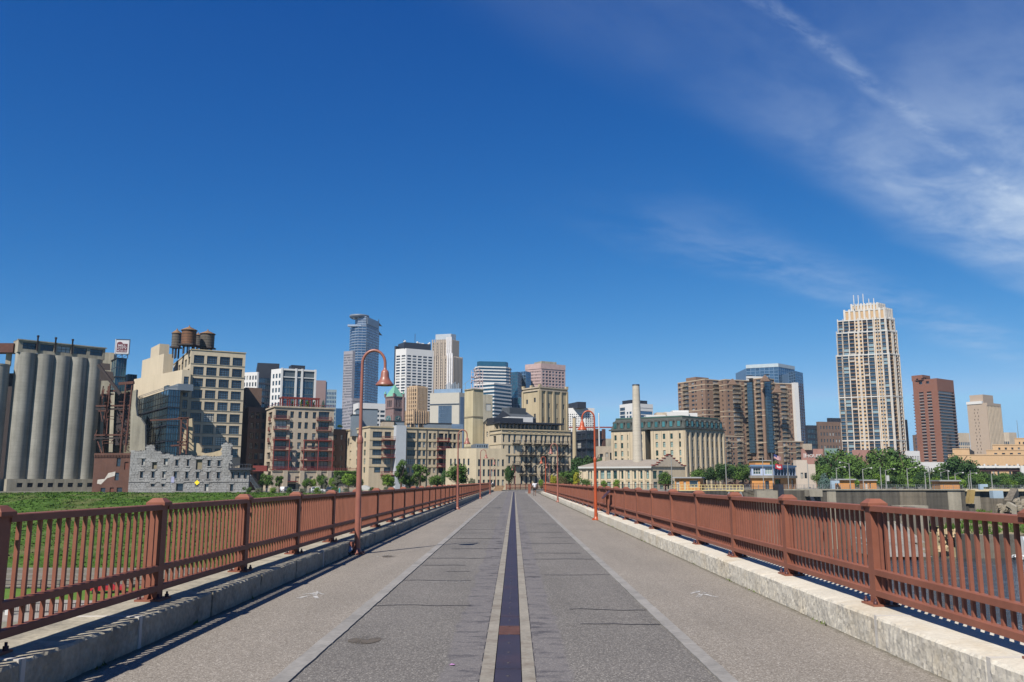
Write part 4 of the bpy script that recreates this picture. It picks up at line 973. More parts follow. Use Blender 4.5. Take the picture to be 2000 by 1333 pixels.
def scaffold():
    root = thing('ruined_mill_bay', 'dark ruined mill bay full of rusty steel beams right of the silos', 'ruin', base(222, 284)); rr = random.Random(8)
    Y = 286; P = lambda x, y, d=0.0: (xat(180 + x / 6.667, Y + d, zat(690 + y / 6.667, Y + d)), Y + d, zat(690 + y / 6.667, Y + d))
    b = MB(); b.hexa([P(30, 1330, 26), P(520, 1330, 26), P(520, 1330, 34), P(30, 1330, 34), P(95, 540, 26), P(530, 480, 26), P(530, 480, 34), P(95, 540, 34)]); b.build('back_wall', M('ruin_plaster', lin(128, 120, 100), 0.95, var=0.3, vs=0.12, streak=0.3), root)
    for x0, x1, y0, y1, d in ((215, 265, 510, 1290, 22), (90, 130, 560, 1290, 21)):
        m = MB(); m.hexa([P(x0, y1, d), P(x1, y1, d), P(x1, y1, d + 5), P(x0, y1, d + 5), P(x0 + 30, y0, d), P(x1 + 30, y0, d), P(x1 + 30, y0, d + 5), P(x0 + 30, y0, d + 5)]); m.build('concrete_pier', w_concd, root)
    m = MB(); m.hexa([P(300, 1200, 6), P(470, 1200, 6), P(470, 1200, 16), P(300, 1200, 16), P(335, 540, 6), P(500, 500, 6), P(500, 500, 16), P(335, 540, 16)]); m.build('dark_bin', w_steel, root)
    m = MB(); m.hexa([P(95, 360, -6), P(290, 360, -6), P(290, 360, 2), P(95, 360, 2), P(105, 225, -6), P(270, 245, -6), P(270, 245, 2), P(105, 225, 2)]); m.build('conveyor_house', w_steel, root)
    m = MB(); m.hexa([P(105, 225, -4), P(235, 225, -4), P(235, 225, 2), P(105, 225, 2), P(110, 130, -4), P(235, 140, -4), P(235, 140, 2), P(110, 130, 2)]); m.build('upper_house', w_steel, root)
    m = MB(); m.bar(P(80, 150, -7), P(370, 540, -7), 0.9); m.build('chute', w_steel, root)
    def beam(a, c, w=0.45, mat=w_rust):
        m = MB(); m.bar(a, c, w); m.build('beam', mat, root)
    for y in (690, 730, 1070, 1110): beam(P(50 if y < 900 else 30, y, -6), P(500, y - 6, -6), 0.5, w_rust if y in (690, 1070) else w_steel)
    for x0, x1, y0, y1 in ((150, 210, 540, 1060), (205, 235, 400, 700), (155, 175, 760, 1060), (365, 440, 1310, 400), (430, 520, 1290, 420), (180, 215, 430, 880)):
        beam(P(x0, max(y0, y1), -7), P(x1, min(y0, y1), -7), 0.4)
    beam(P(350, 400, -6), P(545, 385, -6), 0.9); beam(P(190, 500, -6), P(330, 490, -6), 0.5); beam(P(190, 540, -6), P(280, 535, -6), 0.4); beam(P(80, 755, -6), P(200, 750, -6), 0.4)
    st = MB()
    for k in range(15):
        y = 470 + k * 55; st.bar(P(420, y, -6.5), P(510, y + rr.uniform(-12, 12), -5), 0.22); st.bar(P(425, y, -6.5), P(505, y + 55, -5.5), 0.16)
        if k % 2: st.bar(P(350, y, -6.5), P(430, y, -6.5), 0.2)
    for k in range(26):
        x = rr.uniform(60, 420); y = rr.uniform(420, 1180); st.bar(P(x, y, rr.uniform(-6, 6)), P(x + rr.uniform(-60, 60), y + rr.uniform(40, 260), rr.uniform(-6, 6)), rr.uniform(.12, .3))
        if k % 2: st.bar(P(x, y, 0), P(x + rr.uniform(60, 160), y + rr.uniform(-8, 8), 0), .2)
    st.build('rusty_bracing', w_rust, root, 'stuff')
    r2 = thing('red_steel_frame', 'rust red steel frame standing before the dark glass building', 'steel frame', base(350, 266)); Y2 = 266
    Q = lambda x, y: pt(220 + x / 3.603, 610 + y / 3.603, Y2)
    for a, c in (((265, 762), (535, 748)), ((460, 745), (540, 745)), ((485, 750), (475, 1000)), ((530, 748), (518, 1000)), ((410, 940), (520, 935)), ((455, 915), (535, 912))):
        m = MB(); m.bar(Q(*a), Q(*c), 0.45); m.build('beam', w_rust, r2)
    for k in range(6): m = MB(); m.bar(Q(485 - k, 770 + k * 36), Q(527 - k, 800 + k * 36), 0.2); m.build('brace', w_rust, r2)
scaffold()

# ------------------------------------------------------------------ glass museum block, lift tower and sign
def glasswall(b, p0, p1, z0, z1, nx, nz, gl, fr, mull=0.12, part='curtain_wall', spand=None):
    W_ = wlen(p0, p1); b.face(p0, p1, z0, z1, [('plain', [gl, fr], G(0, 1, nx, 0, 1, nz, 1 - mull * nx / W_, 1 - mull * nz / (z1 - z0)), 'glass_pane')], 0, 0.12, part)
A, c, B, D, z = foot(264, 329.6, 353, 761, 285, 36)
b = Bld('glass_building', 'dark blue green glass building between the ruin and the buff mill', 'building', (c[0], c[1], ZG))
glasswall(b, A, c, ZG, z, 14, 16, g_teal, f_dark); glasswall(b, c, B, ZG, z, 5, 16, g_teal, f_dark)
b.p('roof').poly([(*p, z) for p in (A, c, B, D)])
for zz in (0.30, 0.48, 0.64, 0.82): bands(b, [A, c, B], [ZG + (z - ZG) * zz], 0.35, 0.25, 'floor_edge')
for t in (0.0, 0.5): b.p('roof_rail').bar((*out(A, c, 0, -.2), z + 1.2 - t), (*out(A, c, 1, -.2), z + 1.2 - t), 0.12); b.p('roof_rail').bar((*out(c, B, 0, -.2), z + 1.2 - t), (*out(c, B, 1, -.2), z + 1.2 - t), 0.12)
e = [out(A, c, t, -6) for t in (0.05, 0.62)]; b.p('roof_pavilion').hexa([(*out(A, c, t, d), zz) for zz in (z, zat(744, 289)) for t, d in ((0.02, -4), (0.62, -4), (0.62, -12), (0.02, -12))])
e = [out(A, c, t, -5) for t in (0.64, 1.0)]; b.p('roof_shed').hexa([(*out(A, c, t, d), zz) for zz in (z, zat(751, 289)) for t, d in ((0.64, -3), (1.0, -3), (1.0, -8), (0.64, -8))])
b.done({'curtain_wall': f_dark, 'roof': m_roof, 'floor_edge': w_black, 'roof_rail': f_blue, 'roof_pavilion': g_teal, 'roof_shed': w_metal, 'wall': f_dark}, stuff=('glass_pane',))
A, c, B, D, z = foot(215, 228, 248, 699, 336, 36)
b = Bld('lift_tower', 'teal glass lift tower carrying the square museum sign', 'tower', (c[0], c[1], ZG))
glasswall(b, A, c, ZG, z, 3, 14, g_band, f_blue, 0.25); glasswall(b, c, B, ZG, z, 4, 14, g_band, f_blue, 0.25)
b.p('roof').poly([(*p, z) for p in (A, c, B, D)]); bands(b, [A, c, B], [z - 0.3, ZG + (z - ZG) * 0.85], 0.3, 0.3, 'trim')
b.done({'curtain_wall': f_blue, 'roof': m_roof, 'trim': f_dark, 'wall': f_blue}, stuff=('glass_pane',))
A, c, B, D, z = foot(236, 250, 268, 731, 344, 36)
b = Bld('glass_annex', 'low teal glass annex behind the lift tower', 'building', (c[0], c[1], ZG)); glasswall(b, A, c, ZG, z, 3, 12, g_band, f_blue, 0.2); glasswall(b, c, B, ZG, z, 4, 12, g_band, f_blue, 0.2); b.p('roof').poly([(*p, z) for p in (A, c, B, D)])
b.done({'curtain_wall': f_blue, 'roof': m_roof, 'wall': f_blue}, stuff=('glass_pane',))
simple('concrete_shed', 'grey boxy shed with buff pier behind the lift tower, over the rusty beams', 184, 190, 228, 695, 352, w_concd, ang=20)
def text(s, size, mat, loc, rz, parent=None, ext=0.03, name='lettering', align='CENTER', sx=1.0, shear=0):
    cu = bpy.data.curves.new(name, 'FONT'); cu.body = s; cu.size = size; cu.extrude = ext; cu.align_x = align; cu.space_character = 0.95; cu.offset = 0.004 * size
    cu.resolution_u = 2
    o = bpy.data.objects.new(name, cu); COL.objects.link(o); dg = bpy.context.evaluated_depsgraph_get(); dg.update()
    me = bpy.data.meshes.new_from_object(o.evaluated_get(dg)); bpy.data.objects.remove(o)
    me.materials.clear(); me.materials.append(mat)
    w = parent['_w']; q = bpy.data.objects.new(name, me); COL.objects.link(q); q.parent = parent
    q.location = (loc[0] - w[0], loc[1] - w[1], loc[2] - w[2]); q.rotation_euler = (PI / 2, 0, rz); q.scale = (sx, 1, 1); return q
def museum_sign():
    Y = 335; z0, z1 = zat(692, Y), zat(663.5, Y); a = math.radians(10)
    x0, x1 = xat(227, Y, z1), xat(252, Y, z1); w = x1 - x0; h = z1 - z0; root = thing('museum_sign', 'square white framed sign with red brown panel on the teal lift tower', 'sign', (x0, Y, z0))
    u = (math.cos(a), math.sin(a)); P = lambda s, d, zz: (x0 + u[0] * s * w + u[1] * d, Y + u[1] * s * w - u[0] * d, zz)
    def slab(n, s0, s1, d0, d1, za, zb, m): mb = MB(); mb.hexa([P(s, d, q) for q in (za, zb) for s, d in ((s0, d1), (s1, d1), (s1, d0), (s0, d0))]); mb.build(n, m, root)
    slab('box', 0, 1, -1.0, 0, z0, z1, w_metal); sw = M('sign_white', lin(232, 230, 232), 0.5)
    slab('face', 0.03, 0.97, 0, 0.06, z0 + 0.04 * h, z1 - 0.05 * h, sw); sr = M('sign_maroon', lin(112, 44, 58), 0.6)
    slab('red_panel', 0.09, 0.87, 0.06, 0.10, z0 + 0.13 * h, z0 + 0.72 * h, sr)
    slab('top_edge', -0.02, 1.02, -1.0, 0.1, z1, z1 + 0.15, f_dark); slab('side_edge', -0.05, 0.0, -1.0, 0.1, z0, z1 + 0.15, sw)
    mb = MB(); n = 14; arc = [(0.30 + 0.21 * math.cos(t), 0.72 + 0.13 * math.sin(t)) for t in [PI - PI * i / n for i in range(n + 1)]]
    mb.poly([P(s, 0.10, z0 + v * h) for s, v in reversed(arc)]); mb.build('red_arch', sr, root)
    for s, size, v, sx in (('MILL', 0.215, 0.52, 1.25), ('CITY', 0.215, 0.33, 1.35), ('MUSEUM', 0.12, 0.18, 1.35)):
        text(s, size * h, sw, P(0.48, 0.13, z0 + v * h), a, root, 0.02, sx=sx)
    for s in (0.1, 0.5, 0.9): mb = MB(); mb.bar(P(s, -0.5, z0 - 1.6), P(s, -0.5, z0), 0.25); mb.build('leg', f_blue, root)
    for s in (0.1, 0.5): mb = MB(); mb.bar(P(s, -0.5, z0 - 1.6), P(s + 0.4, -0.5, z0), 0.15); mb.build('brace', f_blue, root)
museum_sign()

# ------------------------------------------------------------------ buff mill with water tanks
def mill():
    A, c, B, D, z = foot(339, 374, 480, 683.5, 300, 29)
    b = Bld('buff_mill', 'big buff mill building with a grid of wide steel windows', 'mill building', (c[0], c[1], ZG)); H = z - ZG
    wr = [W('grid', g_blue, f_dark, G(0.03, 0.975, 4, 0.225, 0.975, 9, 0.80, 0.74))]
    wl = [W('dbl', g_blue, f_dark, G(0.28, 1.0, 4, 0.89, 0.97, 1, 0.62, 0.72)), W('dbl', g_blue, f_dark, G(0.4, 1.0, 2, 0.81, 0.88, 1, 0.7, 0.72))]
    b.shell(A, c, B, D, ZG, z, wl, wr, depth=0.35)
    for i in range(9): cornice(b, c, B, ZG + H * (0.2375 - 0.004 + i * 0.0833), ZG + H * (0.2375 + i * 0.0833), 0.15, 'sill')
    cornice(b, c, B, z, z + 0.35, 0.2, 'coping', 0.2); cornice(b, A, c, z, z + 0.35, 0.2, 'coping', 0.2)
    A2, c2, B2, D2, z2 = foot(262, 356, 373, 722.4, 296.5, 29, yl=325)
    w2 = [W('tall', g_blue, f_dark, [(0.25, 0.82, 1 - (k * 84 + 110) / 856 * 1.0, 1 - (k * 84 + 48) / 856) for k in range(6)])]
    b.shell(A2, c2, B2, D2, ZG, z2, (), w2, depth=0.3)
    for k, (L_, C_, R_, py_, Y_, yl_) in enumerate(((278, 320.5, 339.6, 691, 312, 330), (295, 312, 331, 671.6, 322, 333))):
        a_, c_, b_, d_, z_ = foot(L_, C_, R_, py_, Y_, 36, yl=yl_); b.shell(a_, c_, b_, d_, ZG, z_)
    b.p('terrace_rail').bar((*out(A, c, 0.1, 1.5), zat(720, 300)), (*out(A, c, 0.5, 1.5), zat(720, 300)), 0.15)
    b.done({'wall': w_yellow, 'roof': m_roof, 'sill': w_concd, 'coping': w_tan, 'terrace_rail': f_green})
    zr = z - 0.6; root = thing('tank_stand', 'dark steel stand under the water tanks on the buff mill roof', 'steel frame', (*lerp(c, A, 0.5), zr))
    w_tank = M('tank_wood', lin(112, 104, 94), 0.85, var=0.12, vs=0.4, streak=0.25); w_tankr = M('tank_rust', lin(132, 92, 66), 0.85, var=0.18, vs=0.5, streak=0.3); w_troof = M('tank_roof', lin(146, 112, 82), 0.85, var=0.12, vs=0.5)
    zs = zat(678, 306); S = 3.603
    spots = [((446, 116, 245, 68), 314, w_tank, 'left water tank, grey wood with a brown cone roof'), ((533, 94, 228, 106), 303, w_tankr, 'largest front water tank, rusty brown streaked side'), ((597, 142, 232, 36), 322, w_tank, 'rear water tank mostly hidden between the others'), ((663, 122, 248, 103), 309, w_tank, 'right water tank, dark grey with a brown cone roof')]
    for (x, yt, yb, w), Y, mt, lb in spots:
        px_, z1, z0 = 220 + x / S, zat(610 + yt / S, Y), zat(610 + yb / S, Y); X = xat(px_, Y, z0); r = (w / S) / 2 / F * (Y * cp + z0 * sp) * 0.93; zz = z1 - (z1 - z0) * 0.27
        if w < 50: r *= 2.2
        t = thing('water_tank', lb, 'water tank', (X, Y, z0), 'wooden water tanks on the mill roof')
        m = MB(); m.lathe(X, Y, [(r, z0), (r, zz)], 28); m.build('drum', mt, t); m = MB(); m.lathe(X, Y, [(r * 1.13, zz - 0.05), (r * 1.13, zz + 0.12), (0.25, z1 - 0.5), (0.18, z1)], 28); m.build('cone_roof', w_troof, t)
        for k in range(5): m = MB(); m.lathe(X, Y, [(r * 1.012, z0 + (zz - z0) * (k + 0.5) / 5), (r * 1.012, z0 + (zz - z0) * (k + 0.5) / 5 + 0.14)], 28, cap=False); m.build('hoop', w_steel, t)
        for k in range(6):
            m = MB(); a = k * PI / 3; m.bar((X + r * .7 * math.cos(a), Y + r * .7 * math.sin(a), zr - 0.5), (X + r * .7 * math.cos(a), Y + r * .7 * math.sin(a), z0), 0.35); m.build('leg', w_steel, root)
        m = MB(); m.box(X - r, X + r, Y - r, Y + r, z0 - 0.5, z0 - 0.02); m.build('platform', w_steel, root)
mill()

# ------------------------------------------------------------------ dark lofts left of the balcony block
simple('brick_block', 'brown brick block in half shadow behind the dark lofts', 476, 480, 512, 757, 338, w_brown, ang=30)
simple('loft_building', 'dark brown loft building in shadow between the buff mill and the balcony block', 477, 486, 523, 795, 318, w_brown, (), [W('dbl', g_dark, f_dark, G(0.08, 0.92, 3, 0.10, 0.96, 7, 0.66, 0.62))], ang=30)
def lofts():
    A, c, B, D, z = foot(521, 537, 653, 795, 305, 27)
    b = Bld('balcony_lofts', 'buff loft block with red steel balconies and a red roof pergola', 'apartment building', (c[0], c[1], ZG)); H = z - ZG
    rows = [1 - (y - 512) / 650 for y in (572, 655, 740, 815, 893, 967, 1040)]
    fr = lambda x: (x - 345) / 508
    rects = []; big = []
    for i, v in enumerate(rows):
        for x in (492, 560, 615, 683): rects.append((fr(x) - .03, fr(x) + .03, v - .035, v + .045))
        big.append((fr(355), fr(452), v - .045, v + .055)); big.append((fr(718), fr(812), v - .045, v + .055))
        if i > 2: big.append((fr(590) - .0, fr(590) + .001, v, v + .001))
    big = [r for r in big if r[1] - r[0] > .01]
    left = [(0.25, 0.7, v - .035, v + .045) for v in rows]
    b.shell(A, c, B, D, ZG, z, [W('dbl', g_dark, f_bronze, left)], [W('sash', g_dark, f_bronze, rects), W('wide', g_dark, f_bronze, big)], depth=0.55)
    cornice(b, c, B, z - 0.1, z + 0.4, 0.4, 'cornice', 0.3); cornice(b, A, c, z - 0.1, z + 0.4, 0.4, 'cornice', 0.3)
    for i, v in enumerate(rows):
        zz = ZG + H * (v - .05)
        if i < 3:
            for x in (402, 765): balcony(b, c, B, fr(x), zz, 5.6, 0.9, w_redst)
            balcony(b, A, c, 0.5, zz, 2.6, 0.5, w_redst)
        else:
            for x, w in ((405, 7.0), (655, 6.6), (775, 6.6)): balcony(b, c, B, fr(x), zz, w, 2.0, w_redst)
    for x0 in (342, 470, 592, 715, 838):                    # red posts of the balcony towers
        q = out(c, B, fr(x0), 2.0); b.p('balcony_post').obox(q, 0, 0.14, 0.14, ZG + H * (rows[6] - .06), ZG + H * (rows[3] + .07))
    for xa, xb in ((342, 470), (592, 838)):
        for d in (0.3, 1.1, 2.0): b.p('balcony_beam').bar((*out(c, B, fr(xa), d), ZG + H * (rows[3] + .07)), (*out(c, B, fr(xb), d), ZG + H * (rows[3] + .07)), 0.3)
    zp = zat(778, 309)
    for k in range(6):
        q = out(c, B, 0.13 + k * 0.122, -1.2); b.p('pergola').obox(q, 0.6, 0.2, 0.2, z - 0.5, zp); q = out(c, B, 0.13 + k * 0.122, -5); b.p('pergola').obox(q, 0.6, 0.2, 0.2, z - 0.5, zp)
        b.p('pergola').bar((*out(c, B, 0.13 + k * .122, 0), zp), (*out(c, B, 0.13 + k * .122, -6), zp), 0.25)
    for d in (-1.2, -5): b.p('pergola').bar((*out(c, B, 0.11, d), zp + 0.2), (*out(c, B, 0.76, d), zp + 0.2), 0.4)
    b.p('roof_rail').bar((*out(c, B, 0.0, -.4), z + 1.2), (*out(c, B, 1, -.4), z + 1.2), 0.15); b.p('roof_rail').bar((*out(A, c, 0.0, -.4), z + 1.2), (*out(A, c, 1, -.4), z + 1.2), 0.15)
    for k in range(26): q = out(c, B, k / 25, -.4); b.p('roof_rail').obox(q, 0, .05, .05, z - .4, z + 1.2)
    b.done({'wall': w_stone, 'roof': m_roof, 'cornice': w_stone, 'balcony_post': w_redst, 'balcony_beam': w_redst, 'pergola': w_redst, 'roof_rail': w_redst})
    # podium in front
    A, c, B, D, z2 = foot(519, 531, 702, 921, 290, 30)
    b = Bld('podium_wall', 'long buff podium with pilasters under the balcony block', 'podium', (c[0], c[1], ZG))
    rc = [(0.085, 0.115, 0.45, 0.75), (0.26, 0.31, 0.4, 0.75), (0.42, 0.46, 0.4, 0.75), (0.54, 0.58, 0.4, 0.75), (0.70, 0.72, 0.4, 0.75)]
    b.shell(A, c, B, D, ZG, z2, (), [W('plain', w_stone, w_stone, rc[1:4]), W('sash', g_dark, f_dark, [rc[0], rc[4]]), W('plain', g_dark, f_dark, [(0.16, 0.27, 0.0, 0.36)])], depth=0.3)
    for t in (0.145, 0.33, 0.52, 0.64): q = out(c, B, t, 0.35); b.p('pilaster').obox(q, angle(c, B), 0.75, 0.35, ZG, z2 + 0.3)
    cornice(b, c, B, z2, z2 + 0.25, 0.25, 'coping'); b.p('awning').hexa([(*out(c, B, t, d), zz) for zz, dd in ((ZG + 3.1, 0), (ZG + 3.4, 0)) for t, d in ((0.17, 1.4), (0.28, 1.4), (0.28, 0), (0.17, 0))])
    for k in range(40): q = out(c, B, 0.02 + k * .0245, -.3); b.p('terrace_rail').obox(q, 0, .05, .05, z2, z2 + 1.2)
    b.p('terrace_rail').bar((*out(c, B, 0.0, -.3), z2 + 1.2), (*out(c, B, 1, -.3), z2 + 1.2), .12); b.p('terrace_rail').bar((*out(c, B, 0.0, -.3), z2 + .6), (*out(c, B, 1, -.3), z2 + .6), .1)
    b.done({'wall': w_stone, 'roof': m_roof, 'pilaster': w_stone, 'coping': w_concd, 'awning': w_redst, 'terrace_rail': w_redst})
    simple('red_crate_store', 'rust red corrugated container beside the podium', 494, 497, 524, 910, 292, w_redst, ang=8, zb=zat(921, 292), cat='container')
    # grey steel stair left of the podium
    root = thing('steel_stair', 'grey steel outside stair between the ruin and the podium', 'stair', base(492, 270))
    for k in range(2): m = MB(); m.bar(pt(483 + k * 5, 928, 270), pt(503 + k * 5, 958, 270), 0.45); m.build('stringer', w_metal, root)
    for k in range(12): m = MB(); q = pt(485 + k * 1.8, 930 + k * 2.4, 270); m.box(q[0] - .3, q[0] + 1.3, 269.2, 271.5, q[2] - .08, q[2]); m.build('step', w_metal, root)
    for k in range(5): m = MB(); q = pt(484 + k * 5, 925 + k * 7, 269.5); m.bar(q, (q[0], q[1], q[2] - 1.4), 0.12); m.build('rail_post', w_metal, root)
    m = MB(); m.bar(pt(484, 925, 269.5), pt(505, 954, 269.5), 0.14); m.build('handrail', w_metal, root)
lofts()

# ------------------------------------------------------------------ long cream lofts
def cream():
    simple('brick_block', 'narrow dark brown brick block beside the long cream lofts', 641, 646, 676, 838, 318, w_brown, (), [W('sash', g_dark, f_dark, G(0.1, 0.95, 2, 0.1, 0.95, 5, 0.35, 0.5))], ang=30)
    A, c, B, D, z = foot(669.6, 722.5, 903, 833.4, 300, 29)
    b = Bld('cream_lofts', 'long cream brick loft block with red balconies and a pale stair tower', 'apartment building', (c[0], c[1], ZG)); H = z - ZG
    rows = [(.853, .953), (.711, .805), (.568, .668), (.426, .526), (.289, .384)]
    big = []; nar = []
    for i, (v0, v1) in enumerate(rows):
        v0, v1 = v0 * .97 + .0, v1 * .97
        if i < 4: big += [(.032, .13, v0, v1), (.392, .485, v0, v1)]
        else: nar += [(.055, .12, v0, v1), (.392, .425, v0, v1), (.445, .475, v0, v1)]
        big += [(.155, .222, v0, v1), (.737, .79, v0, v1)]
        nar += [(a, a + .03, v0, v1) for a in (.514, .562, .626, .676, .803, .853, .90, .945)]
    left = [(a, a + .065, v0 * .97, v1 * .97 - .005) for v0, v1 in rows for a in (.54, .81)]; blind = [(.29, .36, v0 * .97, v1 * .97) for v0, v1 in rows] + [(.04, .10, v0 * .97, v1 * .97) for v0, v1 in rows[:2]]
    b.shell(A, c, B, D, ZG, z, [W('dbl', g_dark, f_green, left), W('plain', w_cream, w_cream, blind)], [W('grid', g_blue, f_dark, big), W('sash', g_blue, f_dark, nar)], depth=0.3)
    cornice(b, c, B, z - 0.3, z + 0.2, 0.3, 'cornice', .2); cornice(b, A, c, z - 0.3, z + 0.2, 0.3, 'cornice', .2)
    for i in range(4): cornice(b, c, B, ZG + H * (rows[i][0] * .97 - .045), ZG + H * (rows[i][0] * .97 - .03), 0.12, 'string_course')
    q = out(c, B, 0.30, 0.8); b.p('stair_tower').obox(q, angle(c, B), 1.9, 1.8, ZG, z + 0.6)
    for i in range(5):
        zz = ZG + H * (rows[i][0] * .97 - .03)
        if i != 3: balcony(b, c, B, 0.205, zz, 6.2, 2.4, w_redst)
        if i < 4: balcony(b, c, B, 0.775, zz, 4.6, 2.0, w_redst)
    rr = random.Random(2)
    for t in (0.50, 0.60, 0.72, 0.84): b.p('downpipe').bar((*out(c, B, t, .15), ZG + 1), (*out(c, B, t, .15), z), .22)
    b.done({'wall': w_cream, 'roof': m_roof, 'cornice': w_tan, 'string_course': w_tan, 'stair_tower': M('pale_blue_concrete', lin(200, 206, 212), 0.85, var=.05), 'downpipe': f_dark})
    def shed(name, lb, x0, x1, y0, y1, Y, mat, cat='roof shed', d=6):
        z0, z1 = zat(y1, Y), zat(y0, Y); root = thing(name, lb, cat, (xat((x0 + x1) / 2, Y, z0), Y, z0)); xa, xb = xat(x0, Y, z1), xat(x1, Y, z1)
        m = MB(); m.obox(((xa + xb) / 2, Y + d / 2), 0.3, (xb - xa) / 2, d / 2, z0 - 3, z1); m.build('walls', mat, root)
        m = MB(); m.obox(((xa + xb) / 2, Y + d / 2), 0.3, (xb - xa) / 2 + .2, d / 2 + .2, z1, z1 + .25); m.build('lid', f_dark, root); return root
    shed('roof_shed', 'blue grey metal roof shed behind the nearest left lamp pole', 684, 702, 811, 836, 312, w_metal); shed('roof_shed', 'taller blue grey plant room on the cream lofts roof', 694, 733, 800, 836, 320, w_metal)
    shed('roof_shed', 'low tan parapet hut on the cream lofts roof', 743, 765, 823, 836, 314, w_stone); shed('roof_shed', 'pale blue glazed hut on the cream lofts roof', 766, 785, 824, 837, 316, w_metal)
    shed('roof_shed', 'long low grey roof hut toward the concrete tower', 832, 878, 828, 842, 322, w_metal)
    for k in range(5): shed('roof_vent', ('first', 'second', 'third', 'fourth', 'fifth')[k] + ' from the left of the small roof vents along the cream lofts parapet', 795 + k * 8, 799 + k * 8, 829, 842, 318, f_dark if k % 2 else w_metal, 'roof vent', 2)
cream()

# ------------------------------------------------------------------ concrete elevator tower, small stone mill, crown mill, tan tower
def ctower(b, A, c, B, D, z):
    for f in (0.42, 0.72): bands(b, [A, c, B], [ZG + (z - ZG) * f], 0.5, 0.12, 'pour_joint')
    b.p('pour_joint').mats = [M('stained_concrete', lin(150, 140, 118), 0.95, var=.2, vs=.3)]; bands(b, [A, c, B], [z], 0.4, 0.3, 'coping'); b.p('coping').mats = [w_concd]
simple('concrete_tower', 'square stained concrete elevator tower with a lattice sign frame on top', 907.5, 924, 944, 761, 300, M('tower_concrete', lin(214, 200, 164), 0.92, var=0.10, vs=0.1, streak=0.2, fine=0.05), extra=ctower, cat='tower')
def lattice():
    Y = 303; root = thing('lattice_sign', 'pale pink lattice roof sign seen from behind on the concrete tower', 'sign', pt(931, 760, Y)); mp = M('pink_white_steel', lin(205, 184, 184), 0.7, var=.1); rr = random.Random(6)
    def b_(n, x0, y0, x1, y1, w, m, d0=0, d1=0): mb = MB(); mb.bar(pt(x0, y0, Y + d0), pt(x1, y1, Y + d1), w); mb.build(n, m, root)
    for x in (920.5, 926, 931.5, 937, 942.5): b_('upright', x, 761, x + 0.5, 724, 0.22, mp); b_('stay', x, 761, x + 0.4, 735, 0.14, w_metal, 5, 0)
    for y in (728, 738, 748, 757): b_('rail', 920, y, 943, y + 1.5, 0.2, mp)
    mb = MB()
    for k in range(46):
        x, y = 921 + rr.random() * 20, rr.choice((722, 730, 736, 744)) + rr.uniform(-2, 2); a = rr.uniform(0, PI); mb.bar(pt(x, y, Y - .3), pt(x + 3 * math.cos(a), y + 2.6 * math.sin(a), Y - .3), 0.32)
    mb.build('lattice_bracing', mp, root, 'stuff'); b_('arm', 905, 752, 921, 740, 0.12, w_metal); b_('arm', 909, 760, 909.5, 748, 0.15, w_metal)
lattice()
simple('grey_block', 'grey windowed block between the concrete tower and the banded tower', 943, 946, 962, 771, 520, w_concd, (), [W('plain', g_dark, f_dark, [(0.15, 0.85, 0.52, 0.66), (0.2, 0.85, 0.82, 0.9)])], ang=20)
simple('small_stone_mill', 'small pale stone mill with three rows of narrow dark windows', 871, 930.4, 988, 876, 238, w_cream,
       [W('plain', g_dark, f_dark, [(x, x + .055, v, v + .15) for x in (0.14, 0.28, 0.42, 0.57, 0.72) for v in (0.62,)] + [(.72, .775, .41, .56), (.55, .6, .41, .56)])],
       [W('plain', g_dark, f_dark, [(x, x + w, v, v + .155) for x, w in ((.06, .10), (.22, .075), (.385, .07), (.485, .07), (.59, .07), (.71, .075), (.865, .075)) for v in (.60, .375, .145)])], ang=18, angl=168)
simple('roof_hut', 'blue grey roof hut on the small stone mill', 920, 930, 954, 867, 246, w_metal, (), [W('plain', g_dark, f_dark, G(0.05, 0.95, 5, 0.2, 0.8, 1, 0.5, 0.8))], ang=12, zb=zat(877, 246), cat='roof shed')
